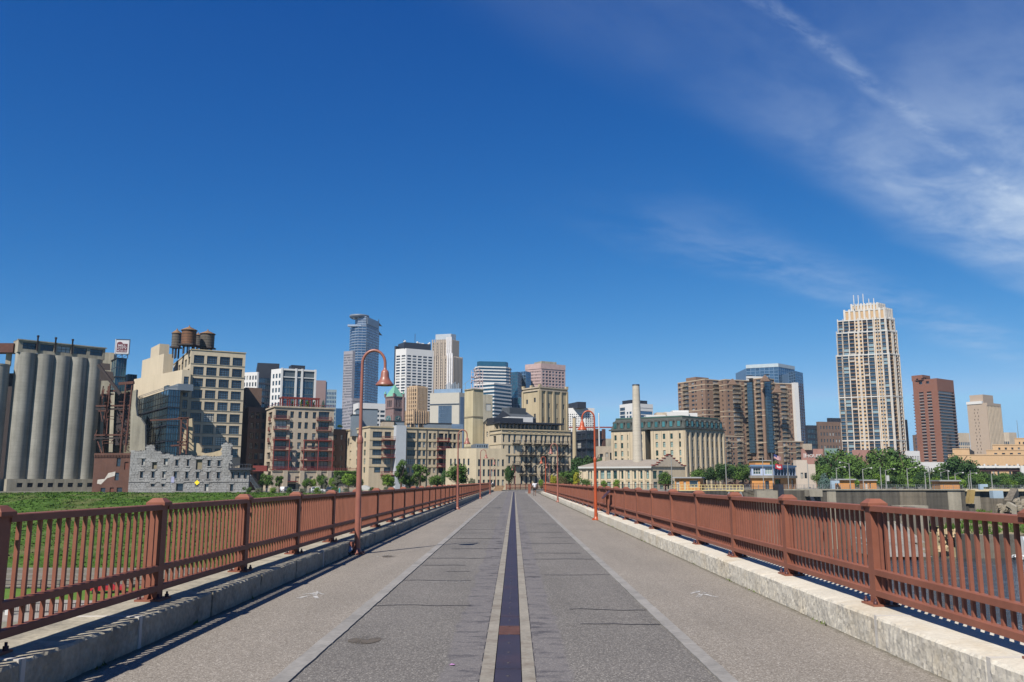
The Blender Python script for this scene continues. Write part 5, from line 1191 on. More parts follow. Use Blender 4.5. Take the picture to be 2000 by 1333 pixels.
def crown():
    A, c, B, D, z = foot(957, 979, 1114, 838.4, 290, 26)
    b = Bld('fire_escape_mill', 'long tan mill with rows of arched windows and black fire escapes', 'mill building', (c[0], c[1], ZG)); H = z - ZG
    cols = (.036, .115, .19, .287, .353, .42, .493, .578, .634, .714, .773, .836, .893, .963); rows = ((.79, .925), (.605, .735), (.445, .56), (.29, .41), (.11, .245))
    rc = [(u - (.012 if k in (0, 13) else .0165), u + (.012 if k in (0, 13) else .0165), v0, v1) for v0, v1 in rows for k, u in enumerate(cols)]
    b.shell(A, c, B, D, ZG, z, [W('sash', g_dark, f_dark, [(.3, .55, .79, .9)])], [W('sash', g_blue, f_dark, rc)], depth=0.4)
    for zz, h, d in ((z - 1.6, 0.35, 0.25), (z - 0.25, 0.4, 0.35), (ZG + H * .575, .3, .2), (ZG + H * .75, .25, .15)): bands(b, [A, c, B], [zz], h, d, 'string_course')
    for v0, v1 in rows[:1]:
        for u in cols[1:-1]:                                # round arch hoods over the top row
            n = 8; Wd = wlen(c, B); P = lambda a, r: (*out(c, B, u + r * math.cos(a) / Wd, 0.12), ZG + H * v1 + r * math.sin(a) - 0.1)
            for i in range(n):
                a0, a1 = PI * i / n, PI * (i + 1) / n; b.p('arch_hood').quad(P(a1, .75), P(a0, .75), P(a0, 1.0), P(a1, 1.0)); 
    for ri, ks in ((0, (2, 4, 6, 8, 10, 12)), (1, (3, 5, 7, 11)), (2, (2, 4, 8, 10, 12)), (3, (3, 5, 7, 11))):
        for k in ks:
            zz = ZG + H * (rows[ri][0] - .02); balcony(b, c, B, (cols[k] + .012), zz, 2.6, 1.3, w_blackst, name='fire_escape')
    stairs = MB(); Wd = wlen(c, B)
    for ri, ks in ((0, (4, 6, 8, 12)), (1, (5, 7, 11)), (2, (4, 8, 10))):
        for k in ks:
            z1 = ZG + H * (rows[ri][0] - .02); z2 = ZG + H * (rows[ri + 1][0] - .02)
            for d in (0.5, 1.1): b.p('stair_flight').bar((*out(c, B, cols[k] + 1.5 / Wd, d), z1), (*out(c, B, cols[k] - 2.2 / Wd, d), z2), 0.13)
            for q in range(0):
                t = q / 9; b.p('stair_flight').bar((*out(c, B, cols[k] + (1.5 - 3.7 * t) / Wd, .5), z1 + (z2 - z1) * t), (*out(c, B, cols[k] + (1.5 - 3.7 * t) / Wd, 1.1), z1 + (z2 - z1) * t), 0.18, h=.08)
    # gabled head house at the left
    A2, c2, B2, D2, zz = foot(944.5, 965, 1000, 826, 296, 26); pk = zz + 1.6
    b.shell(A2, c2, B2, D2, ZG, zz, [W('sash', g_dark, f_dark, [(.27, .42, .80, .88), (.55, .70, .80, .88), (.27, .42, .60, .68), (.55, .70, .60, .68)])], (), depth=.3, parapet=.05)
    m_ = lerp(A2, c2, .5); mb = b.p('wall'); mb.tri((*A2, zz), (*c2, zz), (*m_, pk)); n_ = lerp(D2, B2, .5)
    b.p('gable_roof').quad((*A2, zz), (*m_, pk), (*n_, pk), (*D2, zz)); b.p('gable_roof').quad((*m_, pk), (*c2, zz), (*B2, zz), (*n_, pk)); b.p('gable_roof').bar((*out(A2, c2, -.05, .3), zz), (*out(A2, c2, .5, .3), pk + .1), .3); b.p('gable_roof').bar((*out(A2, c2, .5, .3), pk + .1), (*out(A2, c2, 1.05, .3), zz), .3)
    # set back roof storey with dark canopy
    f0, f1 = out(c, B, 0.02, -3.5), out(c, B, 0.90, -3.5); g0, g1 = out(c, B, .02, -12), out(c, B, .9, -12); zc = zat(823, 296)
    b.face(f0, f1, z - .6, zc - 1, [W('wide', g_dark, f_dark, G(0.01, .99, 16, .05, .95, 1, .72, 1))], 0, .3, 'roof_storey'); b.face(f1, g1, z - .6, zc - 1, (), 0, .3, 'roof_storey')
    for d0, d1, t0, t1, za in ((-1.0, -13, .0, .93, zc - 1), ): b.p('canopy').hexa([(*out(c, B, t, d), q) for q in (za, za + .6) for t, d in ((t0, d0), (t1, d0), (t1, d1), (t0, d1))])
    b.p('upper_canopy').hexa([(*out(c, B, t, d), q) for q in (zc - .4, zc + 1.3) for t, d in ((.0, -6), (.42, -6), (.42, -12), (.0, -12))]); b.p('white_plant').hexa([(*out(c, B, t, d), q) for q in (zc - .4, zc + 2.0) for t, d in ((.26, -9), (.62, -9), (.62, -14), (.26, -14))])
    for k in range(17): q = out(c, B, .03 + k * .054, -1.4); b.p('canopy_post').obox(q, 0, .15, .15, z - .6, zc - 1)
    b.done({'wall': w_cream, 'roof': m_roof, 'string_course': w_tan, 'arch_hood': w_tan, 'stair_flight': w_blackst, 'gable_roof': w_black, 'roof_storey': w_stone, 'canopy': w_black, 'upper_canopy': w_black, 'white_plant': w_white, 'canopy_post': f_dark}, stuff=('window', 'stair_flight'))
    # dark barn roof behind
    A, c, B, D, z = foot(965, 1000, 1047, 815, 318, 38); b = Bld('dark_roofed_house', 'dark gambrel roofed house behind the fire escape mill', 'building', (*c, ZG)); b.shell(A, c, B, D, ZG, z, parapet=.05)
    q0, q1 = lerp(A, c, .5), lerp(D, B, .5); zr = z + 2.8
    b.p('slate_roof').quad((*c, z), (*B, z), (*q1, zr), (*q0, zr)); b.p('slate_roof').quad((*D, z), (*A, z), (*q0, zr), (*q1, zr)); b.p('wall').tri((*A, z), (*c, z), (*q0, zr)); b.p('slate_roof').obox(lerp(q0, q1, .45), angle(c, B), 4, 2.5, z + 1, zr + 1.2)
    b.done({'wall': w_black, 'roof': m_roof, 'slate_roof': M('slate', lin(86, 92, 98), .7, var=.08)})
crown()
def tan_extra(b, A, c, B, D, z):
    for t in (0.03, .22, .47, .74, .97): q = out(c, B, t, .2); b.p('pilaster').obox(q, angle(c, B), .45, .22, ZG, z - 1)
    for t in (0.03, .97): q = out(A, c, t, .2); b.p('pilaster').obox(q, angle(A, c), .45, .22, ZG, z - 1)
    bands(b, [A, c, B], [z - 1.2, z], .5, .4, 'cornice'); b.p('pilaster').mats = [w_tan]; b.p('cornice').mats = [w_stone]
    for t in (0.02, .5, .98): q = out(A, c, t, -.3); b.p('merlon').obox(q, angle(A, c), .6, .5, z + .5, z + 1.4)
    for t in (.98,): q = out(c, B, t, -.3); b.p('merlon').obox(q, angle(c, B), .6, .5, z + .5, z + 1.4)
    b.p('merlon').mats = [w_tan]
simple('tan_tower_mill', 'tall tan brick mill tower with a few small windows', 1020.6, 1054, 1108.6, 757.6, 345, w_tan,
       [W('sash', g_dark, f_dark, [(.21, .32, v, v + .045) for v in (.85, .69)] + [(.66, .77, v, v + .045) for v in (.86, .70)])],
       [W('sash', g_dark, f_dark, [(u, u + .05, v, v + .05) for u in (.085, .315, .59, .83) for v in (.80, .66, .52)] + [(.83, .88, .37, .42)])], ang=38, extra=tan_extra, cat='mill building')

# ------------------------------------------------------------------ right of the path: chimney, construction blocks, mansard mill
def stack(name, label, px, Y, ytop, r0, r1, mat, zb=ZG, cap=None):
    zt = zat(ytop, Y); X = xat(px, Y, zt); root = thing(name, label, 'chimney', (X, Y, zb)); m = MB(); n = 14
    m.lathe(X, Y, [(r0 + (r1 - r0) * min(1, i / n * 1.0), zb + (zt - zb) * i / n) for i in range(n + 1)], 28); m.build('shaft', mat, root)
    m = MB(); m.lathe(X, Y, [(r1 * 1.04, zt), (r1 * 1.04, zt + .4), (r1 * .8, zt + .4), (r1 * .8, zt - .5)], 28, cap=False); m.build('rim', cap or w_black, root)
    for k in range(9): m = MB(); t = (k + 1) / 10; r = r0 + (r1 - r0) * t; m.lathe(X, Y, [(r + .015, zb + (zt - zb) * t), (r + .035, zb + (zt - zb) * t + .05), (r + .015, zb + (zt - zb) * t + .1)], 28, cap=False); m.build('joint_ring', mat, root)
w_stack = M('stack_concrete', lin(212, 202, 184), .92, var=.08, vs=.2, streak=.14, fine=.06, bands=.08, bandw=1.6)
stack('tall_chimney', 'tall round pale concrete chimney rising through the low mill roof', 1242, 268, 754, 1.75, 1.12, w_stack)
stack('brick_chimney', 'slim tan brick chimney right of the fire escape mill', 1121.5, 385, 817, 1.15, .75, w_tan)
stack('white_mast', 'white pole standing behind the orange lamp', 1169.5, 420, 809, .32, .28, w_white, cap=w_white)
simple('checker_tower', 'white and dark checkered apartment block behind the slim chimney', 1088, 1142, 1161, 797, 620, w_white, [W('plain', g_dark, f_dark, G(.3, .97, 9, .18, .93, 26, .52, .55), 'window')], [W('plain', g_dark, f_dark, G(.05, .95, 4, .18, .93, 26, .55, .6), 'window')], ang=20, angl=170,
       extra=lambda b, A, c, B, D, z: (rooftop(b, (A, c, B, D), .5, .45, 9, 14, z - .6, 4.5), setattr(b.p('plant_room'), 'mats', [w_black])))
def constr(b, A, c, B, D, z):
    for k, zz in enumerate([ZG + (z - ZG) * f for f in (.2, .36, .52, .68, .84)]): bands(b, [A, c, B], [zz], .45, .9, 'slab_edge')
    b.p('slab_edge').mats = [w_black]
    for t in (.08, .4, .56, .95): q = out(c, B, t, .3) if t > .5 else out(A, c, t, .3); b.p('brick_pier').obox(q, angle(c, B), .9, .5, ZG, z + 1)
    b.p('brick_pier').mats = [w_red]
    b.p('crane_beam').bar((*out(A, c, .1, 0), z + 2.5), (*out(c, B, 1.7, 0), z + 2.2), .7); b.p('crane_beam').mats = [w_redst]
simple('dark_apartment', 'dark steel and brick apartment block with open balconies behind the orange lamp', 1108, 1145, 1180, 841, 450, w_black, [W('wide', g_dark, f_dark, G(.02, .98, 4, .06, .97, 6, .8, .7))], [W('wide', g_dark, f_dark, G(.02, .98, 4, .06, .97, 6, .8, .7))], ang=30, extra=constr, cat='apartment building')
simple('low_tan_block', 'low tan block left of the mansard mill, over the trees', 1163, 1168, 1200, 872, 400, w_stone, (), [W('plain', g_dark, f_dark, [(.1, .3, .55, .82), (.45, .62, .6, .85), (.72, .95, .3, .85)])], ang=10)
simple('distant_block', 'distant grey rooftops between the orange lamp and the mansard mill', 1174, 1178, 1202, 857, 900, w_concd, ang=10)
def hilton(b, A, c, B, D, z):
    rooftop(b, (A, c, B, D), .5, .6, 9, 6, z - .6, 4); b.p('plant_room').mats = [w_black]; cornice(b, c, B, z - 3.5, z, .2, 'white_fascia'); b.p('white_fascia').mats = [w_white]
    q0, q1 = lerp(A, c, .55), c; 
simple('striped_tower', 'dark glass tower with a white windowed stripe behind the tall chimney', 1210, 1235, 1275, 788, 720, w_white, [W('plain', g_curt, f_dark, [(.02, .42, .02 + i * .05, .06 + i * .05) for i in range(19)], 'window'), W('plain', g_dark, f_dark, [(.55, .67, .02 + i * .05, .05 + i * .05) for i in range(18)] + [(.75, .92, .02 + i * .05, .05 + i * .05) for i in range(18)], 'window')],
       [W('plain', g_curt, f_dark, [(.02, .98, .02 + i * .05, .06 + i * .05) for i in range(18)], 'window')], ang=30, extra=hilton)
DORM = {}
def mansard():
    Y = 335; A, c, B, D, z = foot(1193.5, 1336.5, 1413.5, 837, Y, 36, yl=Y * 1.055, yr=Y * 1.055)
    b = Bld('mansard_mill', 'cream mill with a dark green mansard roof and arched dormers', 'mill building', (*c, ZG)); H = z - ZG
    lc = [(x - 375) / 735 for x in (420, 487, 555, 622, 695, 840, 912, 985, 1062)]; rcx = [(x - 1110) / 393 for x in (1132, 1185, 1237, 1286, 1334, 1381, 1428, 1475)]
    base_y = 1190.0
    vv = lambda y: 1 - (y - 612) / (base_y - 612 + 24)
    lw = [(u - .016, u + .016, vv(y + 27), vv(y - 27)) for u in lc for y in (685, 767, 850, 925)]
    rw = [(u - .019, u + .019, vv(y + 30), vv(y - 30)) for u in rcx for y in (675, 757, 848, 925, 1015)]
    s0, s1 = .475, .55                                       # the slot in the left face
    p0, p1 = lerp(A, c, s0), lerp(A, c, s1); d = 9; r0, r1 = out(A, c, s0, -d), out(A, c, s1, -d)
    sc_ = lambda rs, a, e: [((u0 - a) / (e - a), (u1 - a) / (e - a), v0, v1) for u0, u1, v0, v1 in rs if a < u0 and u1 < e]
    b.face(A, p0, ZG, z, [W('sash', g_green, f_green, sc_(lw, 0, s0))], 0, .3); b.face(p1, c, ZG, z, [W('sash', g_green, f_green, sc_(lw, s1, 1))], 0, .3)
    b.face(p0, r0, ZG, z, (), 0, .3); b.face(r0, r1, ZG, z, [W('sash', g_dark, f_green, [(.3, .6, vv(y + 26), vv(y - 26)) for y in (685, 767, 850)])], 0, .3); b.face(r1, p1, ZG, z, (), 0, .3)
    b.face(c, B, ZG, z, [W('sash', g_green, f_green, rw)], 0, .35); b.face(B, D, ZG, z); b.face(D, A, ZG, z)
    for i in range(len(rcx) + 1):
        u = ((rcx[i - 1] if i else rcx[0] - .12) + (rcx[i] if i < len(rcx) else rcx[-1] + .12)) / 2; q = out(c, B, min(max(u, .02), .98), .2); b.p('pilaster').obox(q, angle(c, B), .5, .22, ZG, z - .8)
    for u in (.02, .13, .255, .37, .45, .58, .69, .80, .92, .985): q = out(A, c, u, .15); b.p('pilaster').obox(q, angle(A, c), .35, .12, ZG, z - .8)
    # eaves and mansard
    cx, cy = (A[0] + B[0]) / 2, (A[1] + B[1]) / 2; zt = zat(813, Y + 2)
    def off(p, m):
        l = math.hypot(p[0] - cx, p[1] - cy); return (cx + (p[0] - cx) * (l + m) / l, cy + (p[1] - cy) * (l + m) / l)
    E = [off(p, 1.0) for p in (A, c, B, D)]; T = [off(p, -2.2) for p in (A, c, B, D)]; E1 = [off(p, .2) for p in (A, c, B, D)]
    b.p('eaves').prism(E, z, z + .5, bottom=True)
    for i in range(4):
        j = (i + 1) % 4; b.p('mansard_roof').quad((*E1[i], z + .5), (*E1[j], z + .5), (*T[j], zt), (*T[i], zt))
    b.p('mansard_roof').poly([(*p, zt) for p in T])
    for i in range(4): b.p('ridge').bar((*T[i], zt), (*T[(i + 1) % 4], zt), .5)
    # dormers
    w, h, dp = 2.2, 3.4, 2.2
    dm = MB(); dm.box(-w / 2, w / 2, 0, dp, 0, h * .72)
    n = 8
    for i in range(n):
        a0, a1 = PI * i / n, PI * (i + 1) / n; f = lambda a, y: (w / 2 * 1.12 * math.cos(a), y, h * .72 + w / 2 * .75 * math.sin(a))
        dm.quad(f(a0, -.15), f(a0, dp), f(a1, dp), f(a1, -.15)); dm.tri((0, -.15, h * .72), f(a0, -.15), f(a1, -.15))
    wd = MB(); wd.box(-w * .3, w * .3, -.12, -.02, .35, h * .78, 1); wd.quad((-w * .24, -.13, .45), (w * .24, -.13, .45), (w * .24, -.13, h * .75), (-w * .24, -.13, h * .75), 0)
    w_mans = M('mansard_slate', lin(82, 86, 82), .8, var=.1, vs=.6, fine=.12, fs=3); w_mtop = M('green_copper_trim', lin(78, 110, 100), .7, var=.1)
    dmm, wdm = dm.mesh('dormer', [w_mans]), wd.mesh('dormer_window', [GL('dormer_glass', (.05, .16, .17), amt=.0, metal=.3), f_green])
    k_ = 1 - 1 / 1
    for e0, e1, us in ((A, c, [.062, .155, .25, .345, .437, .535, .632, .73, .828, .93]), (c, B, [.065, .19, .315, .44, .565, .685, .80, .92])):
        for u in us:
            q = out(e0, e1, u, .05); o = inst(dmm, 'dormer', b.root, (*q, z + .55), angle(e0, e1)); s = bpy.data.objects.new('dormer_window', wdm); COL.objects.link(s); s.parent = o
    b.done({'wall': w_cream, 'roof': m_roof, 'pilaster': w_cream, 'eaves': w_mans, 'mansard_roof': w_mans, 'ridge': w_mtop})
    # white plant on the roof
    root = thing('roof_plant', 'white stepped rooftop plant above the mansard roof', 'roof plant', (*lerp(c, D, .4), zt)); X0 = lambda x, Y_, z_: xat(x, Y_, z_)
    for i, (x0, x1, y0) in enumerate(((1262, 1300, 811), (1282, 1302, 806), (1298, 1345, 805), (1314, 1345, 802), (1340, 1362, 807))):
        Y_ = 350 + i * 2; m = MB(); z1 = zat(y0, Y_); m.box(X0(x0, Y_, z1), X0(x1, Y_, z1), Y_, Y_ + 6, zt - .1, z1); m.build('unit', w_white if i != 1 else w_stone, root)
mansard()
def low_mill():
    Y = 262; A, c, B, D, z = foot(1130.7, 1273, 1338, 911.5, Y, 30, yl=Y * 1.03)
    b = Bld('low_mill', 'long low cream mill with a grey hip roof and stepped brick gable', 'mill building', (*c, ZG)); H = z - ZG
    fx = lambda x: (x - 55) / 730
    up = [(fx(x) - w * .62, fx(x) + w * .62, .52, .84) for x, w in ((145, .038), (195, .036), (237, .036), (295, .04), (360, .066), (437, .068), (503, .042), (568, .05), (630, .042), (690, .04), (750, .042))]
    lo = [(a, e, .06, .40) for a, e, _, _ in up]
    b.face(A, c, ZG, z, [W('dbl', g_green, f_green, up + lo)], 0, .3); zg = z + .2
    b.face(c, B, ZG, z, [W('dbl', g_green, f_green, [(.03, .15, .52, .84), (.2, .33, .52, .84), (.04, .16, .06, .4), (.22, .34, .06, .4)]), W('tall', g_green, f_green, [(u, u + .07, .12, .42) for u in (.45, .58, .71, .84)])], 0, .3)
    b.face(B, D, ZG, z); b.face(D, A, ZG, z); L = wlen(c, B)
    steps = [(0.0, .05), (.10, .10), (.16, .22), (.24, .34), (.32, .48), (.40, .62), (.46, .70)]
    for i, (u, h) in enumerate(steps):
        hh = h * 5.2
        if hh > 0.2:
            q0, q1 = out(c, B, u, .1), out(c, B, 1 - u, .1); a = angle(c, B); m_ = lerp(q0, q1, .5); b.p('stepped_gable').obox(m_, a, L * (1 - 2 * u) / 2, .35, z + (steps[i - 1][1] * 5.2 if i else 0), z + hh)
            for q in (u + .03, 1 - u - .03): b.p('gable_cap').obox(out(c, B, q, .1), a, L * .035, .45, z + hh, z + hh + .3)
    zr = zat(899, Y + 12); r0, r1 = lerp(lerp(A, D, .5), lerp(c, B, .5), .12), lerp(c, B, .5)
    ov = lambda p, q, t, d: out(p, q, t, d)
    e0, e1 = out(A, c, -.02, .8), out(A, c, 1.0, .8)
    b.p('hip_roof').quad((*e0, z), (*e1, z), (*r1, zr), (*r0, zr)); b.p('hip_roof').quad((*B, z), (*D, z), (*r0, zr), (*r1, zr)); b.p('hip_roof').tri((*D, z), (*e0, z), (*r0, zr))
    cornice(b, A, c, z - .5, z + .02, .9, 'eaves'); cornice(b, A, c, ZG + H * .44, ZG + H * .48, .15, 'string_course')
    for i in range(12): q = out(A, c, .03 + i * .086, .12); b.p('pilaster').obox(q, angle(A, c), .35, .12, ZG, z - .5)
    b.p('chimney_pot').obox(lerp(r0, r1, .02), .5, .8, .8, zr - 1.5, zr + 1)
    b.done({'wall': w_cream, 'hip_roof': M('grey_shingle', lin(160, 150, 138), .9, var=.08, vs=.5, fine=.1), 'stepped_gable': w_stone, 'gable_cap': w_redst, 'eaves': f_white, 'string_course': w_tan, 'pilaster': w_cream, 'chimney_pot': w_stone, 'roof': m_roof})
low_mill()

# ------------------------------------------------------------------ brown condominium with balconies
def condo():
    w_br = M('condo_brick', lin(146, 118, 99), .9, var=.06, vs=.1, streak=.06); w_bl = M('condo_band', lin(205, 186, 160), .85); Y = 560
    root = thing('condo_tower', 'wide stepped brown brick condominium with stacked cream balconies', 'apartment building', base(1440, Y)); n = 22
    b = Bld.__new__(Bld); b.root = root; b.mb = {}
    fl = 2.78
    def rows(z): return n
    def blk(L_, C_, R_, py, Y_, wl, wr, bl, br, ang=30, pent=None, glass=()):
        A, c, B, D, z = foot(L_, C_, R_, py, Y_, ang); H = z - ZG; nf = int(H / 3.0); fh = H / nf
        rl = [(u - w / 2, u + w / 2, (i + .3) / nf, (i + .78) / nf) for u, w in wl for i in range(nf)]; rr = [(u - w / 2, u + w / 2, (i + .3) / nf, (i + .78) / nf) for u, w in wr for i in range(nf)]
        for u, w in bl: rl += [(u - w / 2 + .01, u + w / 2 - .01, (i + .1) / nf, (i + .85) / nf) for i in range(nf)]
        for u, w in br: rr += [(u - w / 2 + .01, u + w / 2 - .01, (i + .1) / nf, (i + .85) / nf) for i in range(nf)]
        b.shell(A, c, B, D, ZG, z, [W('plain', g_cond, f_dark, rl, 'window')], [W('plain', g_cond, f_dark, rr, 'window')], depth=.5)
        for f, us, p0, p1 in (('l', bl, A, c), ('r', br, c, B)):
            for u, w in us:
                for i in range(nf):
                    if zat(955, Y_) < ZG + (i + .1) * fh: balcony(b, p0, p1, u, ZG + (i + .1) * fh, w * wlen(p0, p1), 1.9, w_bl)
        for i in (1, 2, 6, 7, 12): bands(b, [A, c, B], [z - i * fh * 1.15], .5, .12, 'string_course')
        bands(b, [A, c, B], [z], .6, .2, 'string_course'); return A, c, B, D, z
    Q = blk(1323.6, 1376.5, 1408, 742, 575, [(.06, .08), (.55, .10), (.66, .05), (.88, .05)], [(.2, .12)], [(.31, .20)], [(.65, .36)])
    rooftop(b, Q[:4], .4, .5, 6, 5, Q[4] - .6, 3.5)
    Q = blk(1404, 1416, 1465, 742.5, 572, [(.5, .2)], [(.12, .07), (.95, .05)], [], [(.42, .30), (.83, .18)], ang=22)
    Q = blk(1463, 1490, 1512, 739.5, 566, [(.2, .1)], [], [(.66, .34)], [(.8, .3)], ang=40)
    A, c, B, D, z = Q
    for p0, p1, u, w in ((A, c, .12, 4.2), (c, B, .25, 4.6)):   # the two glazed bays
        q = out(p0, p1, u, .9); b.p('glass_bay').obox(q, angle(p0, p1), w / 2, 1.0, ZG + 22, z - 2)
        for k in range(26): b.p('bay_bar').obox(q, angle(p0, p1), w / 2 + .06, 1.06, ZG + 22 + k * 2.1, ZG + 22.2 + k * 2.1)
    Q = blk(1508, 1516, 1550, 750, 578, [(.5, .3)], [(.80, .05), (.92, .05)], [], [(.38, .36)], ang=18)
    b.p('white_edge').obox(Q[2], .3, 1.6, 3, ZG, Q[4] + 1)
    for (x0, x1, y0, Yp) in ((1457, 1500, 735, 600), (1508, 1551, 748, 600)): a_, c_, b_, d_, z_ = foot(x0, x0 + 3, x1, y0, Yp, 14); b.p('roof_screen').prism([a_, c_, b_, d_], ZG, z_)
    for L_, C_, R_, py in ((1412, 1416, 1452, 853), (1519, 1527, 1569, 863)): blk(L_, C_, R_, py, 548, [], [(.3, .1), (.45, .1)], [], [(.12, .16), (.75, .25)], ang=25)
    for x, y in ((1433, 745), (1497, 738), (1521, 760)):        # small gables
        q = pt(x, y, 556); b.p('gable').hexa([(q[0] - 3, 558, q[2] - 2), (q[0] + 3, 558, q[2] - 2), (q[0] + 3, 562, q[2] - 2), (q[0] - 3, 562, q[2] - 2), (q[0] - .1, 558, q[2] + 2), (q[0] + .1, 558, q[2] + 2), (q[0] + .1, 562, q[2] + 2), (q[0] - .1, 562, q[2] + 2)])
    b.done({'wall': w_br, 'roof': m_roof, 'string_course': w_bl, 'glass_bay': g_teal, 'bay_bar': f_dark, 'white_edge': w_white, 'roof_screen': w_white, 'plant_room': w_br, 'gable': w_br})
condo()
# blue glass tower behind the condo
def skin(name, label, pts_px, Y, gl, nz, line, cat='tower', extra=None, zb=ZG, nx=10, lh=.5, ld=.25):
    """glass tower from roof outline pixels [(px, depth)...] left to right at height py"""
    py = pts_px[0][2]; z = zat(py, pts_px[0][1]); P = [(xat(px, y, z), y) for px, y, *_ in pts_px]
    b = Bld(name, label, cat, (*P[0], zb)); back = [(P[-1][0], P[-1][1] + 40), (P[0][0], P[0][1] + 40)] if P[-1][1] + 40 > P[-1][1] else []
    for p0, p1 in zip(P, P[1:]):
        n = max(1, int(nx * wlen(p0, p1) / sum(wlen(a, c) for a, c in zip(P, P[1:])))); glasswall(b, p0, p1, zb, z, n, nz, gl, line, .5)
    full = P + back
    for p0, p1 in zip(full[len(P) - 1:], full[len(P):] + full[:1]): b.p('curtain_wall').quad((*p0, zb), (*p1, zb), (*p1, z), (*p0, z))
    b.p('roof').poly([(*p, z) for p in full])
    if extra: extra(b, P, z)
    b.done({'curtain_wall': line, 'roof': m_roof, 'wall': line}, stuff=('glass_pane',)); return b
f_sky = M('blue_mullion', lin(120, 150, 180), .4, .2)
skin('blue_glass_tower', 'slim blue glass tower rising behind the brown condominium', [(1540, 812, 728), (1553, 800), (1568, 815)], 800, g_curt, 40, f_sky, nx=8)
skin('blue_glass_slab', 'wide blue glass slab with a pale screen top behind the condominium', [(1457, 840, 720), (1520, 828), (1552, 850)], 830, g_curt, 36, f_sky, nx=16,
     extra=lambda b, P, z: (bands(b, P, [z], 3.5, .3, 'roof_screen'), setattr(b.p('roof_screen'), 'mats', [M('pale_screen', lin(196, 210, 216), .5, .1)])))

# ------------------------------------------------------------------ tall tan and white tower
def carlyle():
    w_c = M('tower_tan', lin(212, 178, 136), .85, var=.04, vs=.05); w_w = M('tower_white_trim', lin(222, 217, 208), .8); Y = 690
    root = thing('tan_white_tower', 'tallest tower on the right, tan with white trim and stepped crown', 'tower', base(1690, Y)); b = Bld.__new__(Bld); b.root = root; b.mb = {}
    S = 3.92
    tiers = [(1633.0, 1736, 1756, 690.0, None), (1633.5, 1732, 1751, 645, 690), (1635.5, 1729.5, 1746, 621, 645)]
    colsL = [('g', .06, .085), ('g', .18, .10), ('d', .30, .095), ('s', .395, .04), ('s', .48, .04), ('d', .57, .09), ('g', .675, .10), ('s', .795, .03), ('s', .845, .03), ('g', .93, .075)]
    colsR = [('d', .2, .22), ('s', .5, .1), ('d', .8, .22)]
    zprev = ZG; prev = None
    for i, (L_, C_, R_, py, _) in enumerate(tiers):
        A, c, B, D, z = foot(L_, C_, R_, py, Y + i * 2.2, 36, angl=158); z0 = zprev
        nf = max(2, round((z - z0) / 3.1)); e = []
        for p0, p1, cols in ((A, c, colsL), (c, B, colsR)):
            gl_, sm, dk_ = [], [], []
            for k, u, w in cols:
                for f in range(nf):
                    if k == 'g': gl_.append((u - w / 2, u + w / 2, (f + .03) / nf, (f + .97) / nf))
                    elif k == 's': sm.append((u - w / 2, u + w / 2, (f + .3) / nf, (f + .8) / nf))
                    else: dk_.append((u - w / 2, u + w / 2, (f + .12) / nf, (f + .9) / nf))
            b.face(p0, p1, z0, z, [W('plain', g_curt if False else GL('tower_window', (.03, .055, .085), blind=(.22, .31, .34), amt=.22), f_white, gl_, 'window'), W('plain', g_cond, f_white, sm, 'small_window'), W('plain', g_dark, f_white, dk_, 'balcony_opening')], 0, .8)
            us = sorted({u - w / 2 - .012 for k, u, w in cols if k != 'd'} | {u + w / 2 + .012 for k, u, w in cols if k != 'd'} | {.0, 1.0, .82})
            for u in us: q = out(p0, p1, u, .2); b.p('white_pier').obox(q, angle(p0, p1), .30, .35, z0, z + (1.2 if i else .6))
            for k, u, w in cols:
                if k == 'd':
                    for f in range(nf): q = out(p0, p1, u, .1); b.p('balcony_slab').obox(q, angle(p0, p1), w * wlen(p0, p1) / 2, .5, z0 + (z - z0) * (f + .02) / nf, z0 + (z - z0) * (f + .13) / nf)
            if i == 0:
                for f in (10, 20): cornice(b, p0, p1, ZG + (z - ZG) * f / 30, ZG + (z - ZG) * f / 30 + .9, .45, 'white_band')
            cornice(b, p0, p1, z - .9, z, .5, 'white_band')
        for p0, p1 in ((B, D), (D, A)): b.p('wall').quad((*p0, z0), (*p1, z0), (*p1, z), (*p0, z))
        b.p('roof').poly([(*p, z - .1) for p in (A, c, B, D)]); zprev = z - .2
    for k, (L_, C_, R_, py) in enumerate(((1649, 1727, 1741, 604), (1663, 1713, 1727, 594.5))):
        A, c, B, D, z = foot(L_, C_, R_, py, Y + 7 + k * 3, 36, angl=158); b.shell(A, c, B, D, zprev, z)
        for p0, p1, n in ((A, c, 9), (c, B, 5)):
            for j in range(n): q = out(p0, p1, j / (n - 1), .2); b.p('white_pier').obox(q, angle(p0, p1), .8, .45, zprev, z + 1.5)
            cornice(b, p0, p1, z - .3, z + .5, .4, 'white_band')
        zprev = z - .2
    for x, y in ((1666.7, 577), (1675.6, 577), (1685, 574.5), (1696.5, 584), (1706, 583)):
        q = pt(x, y, Y + 14); m = MB(); m.bar((q[0], q[1], zprev - 3), q, .5); m.build('mast', w_white, root)
    b.done({'wall': w_c, 'roof': m_roof, 'white_pier': w_w, 'white_band': w_w, 'balcony_slab': M('slab_tan', lin(190, 150, 112), .85)}, stuff=('window', 'small_window', 'balcony_opening'))
carlyle()
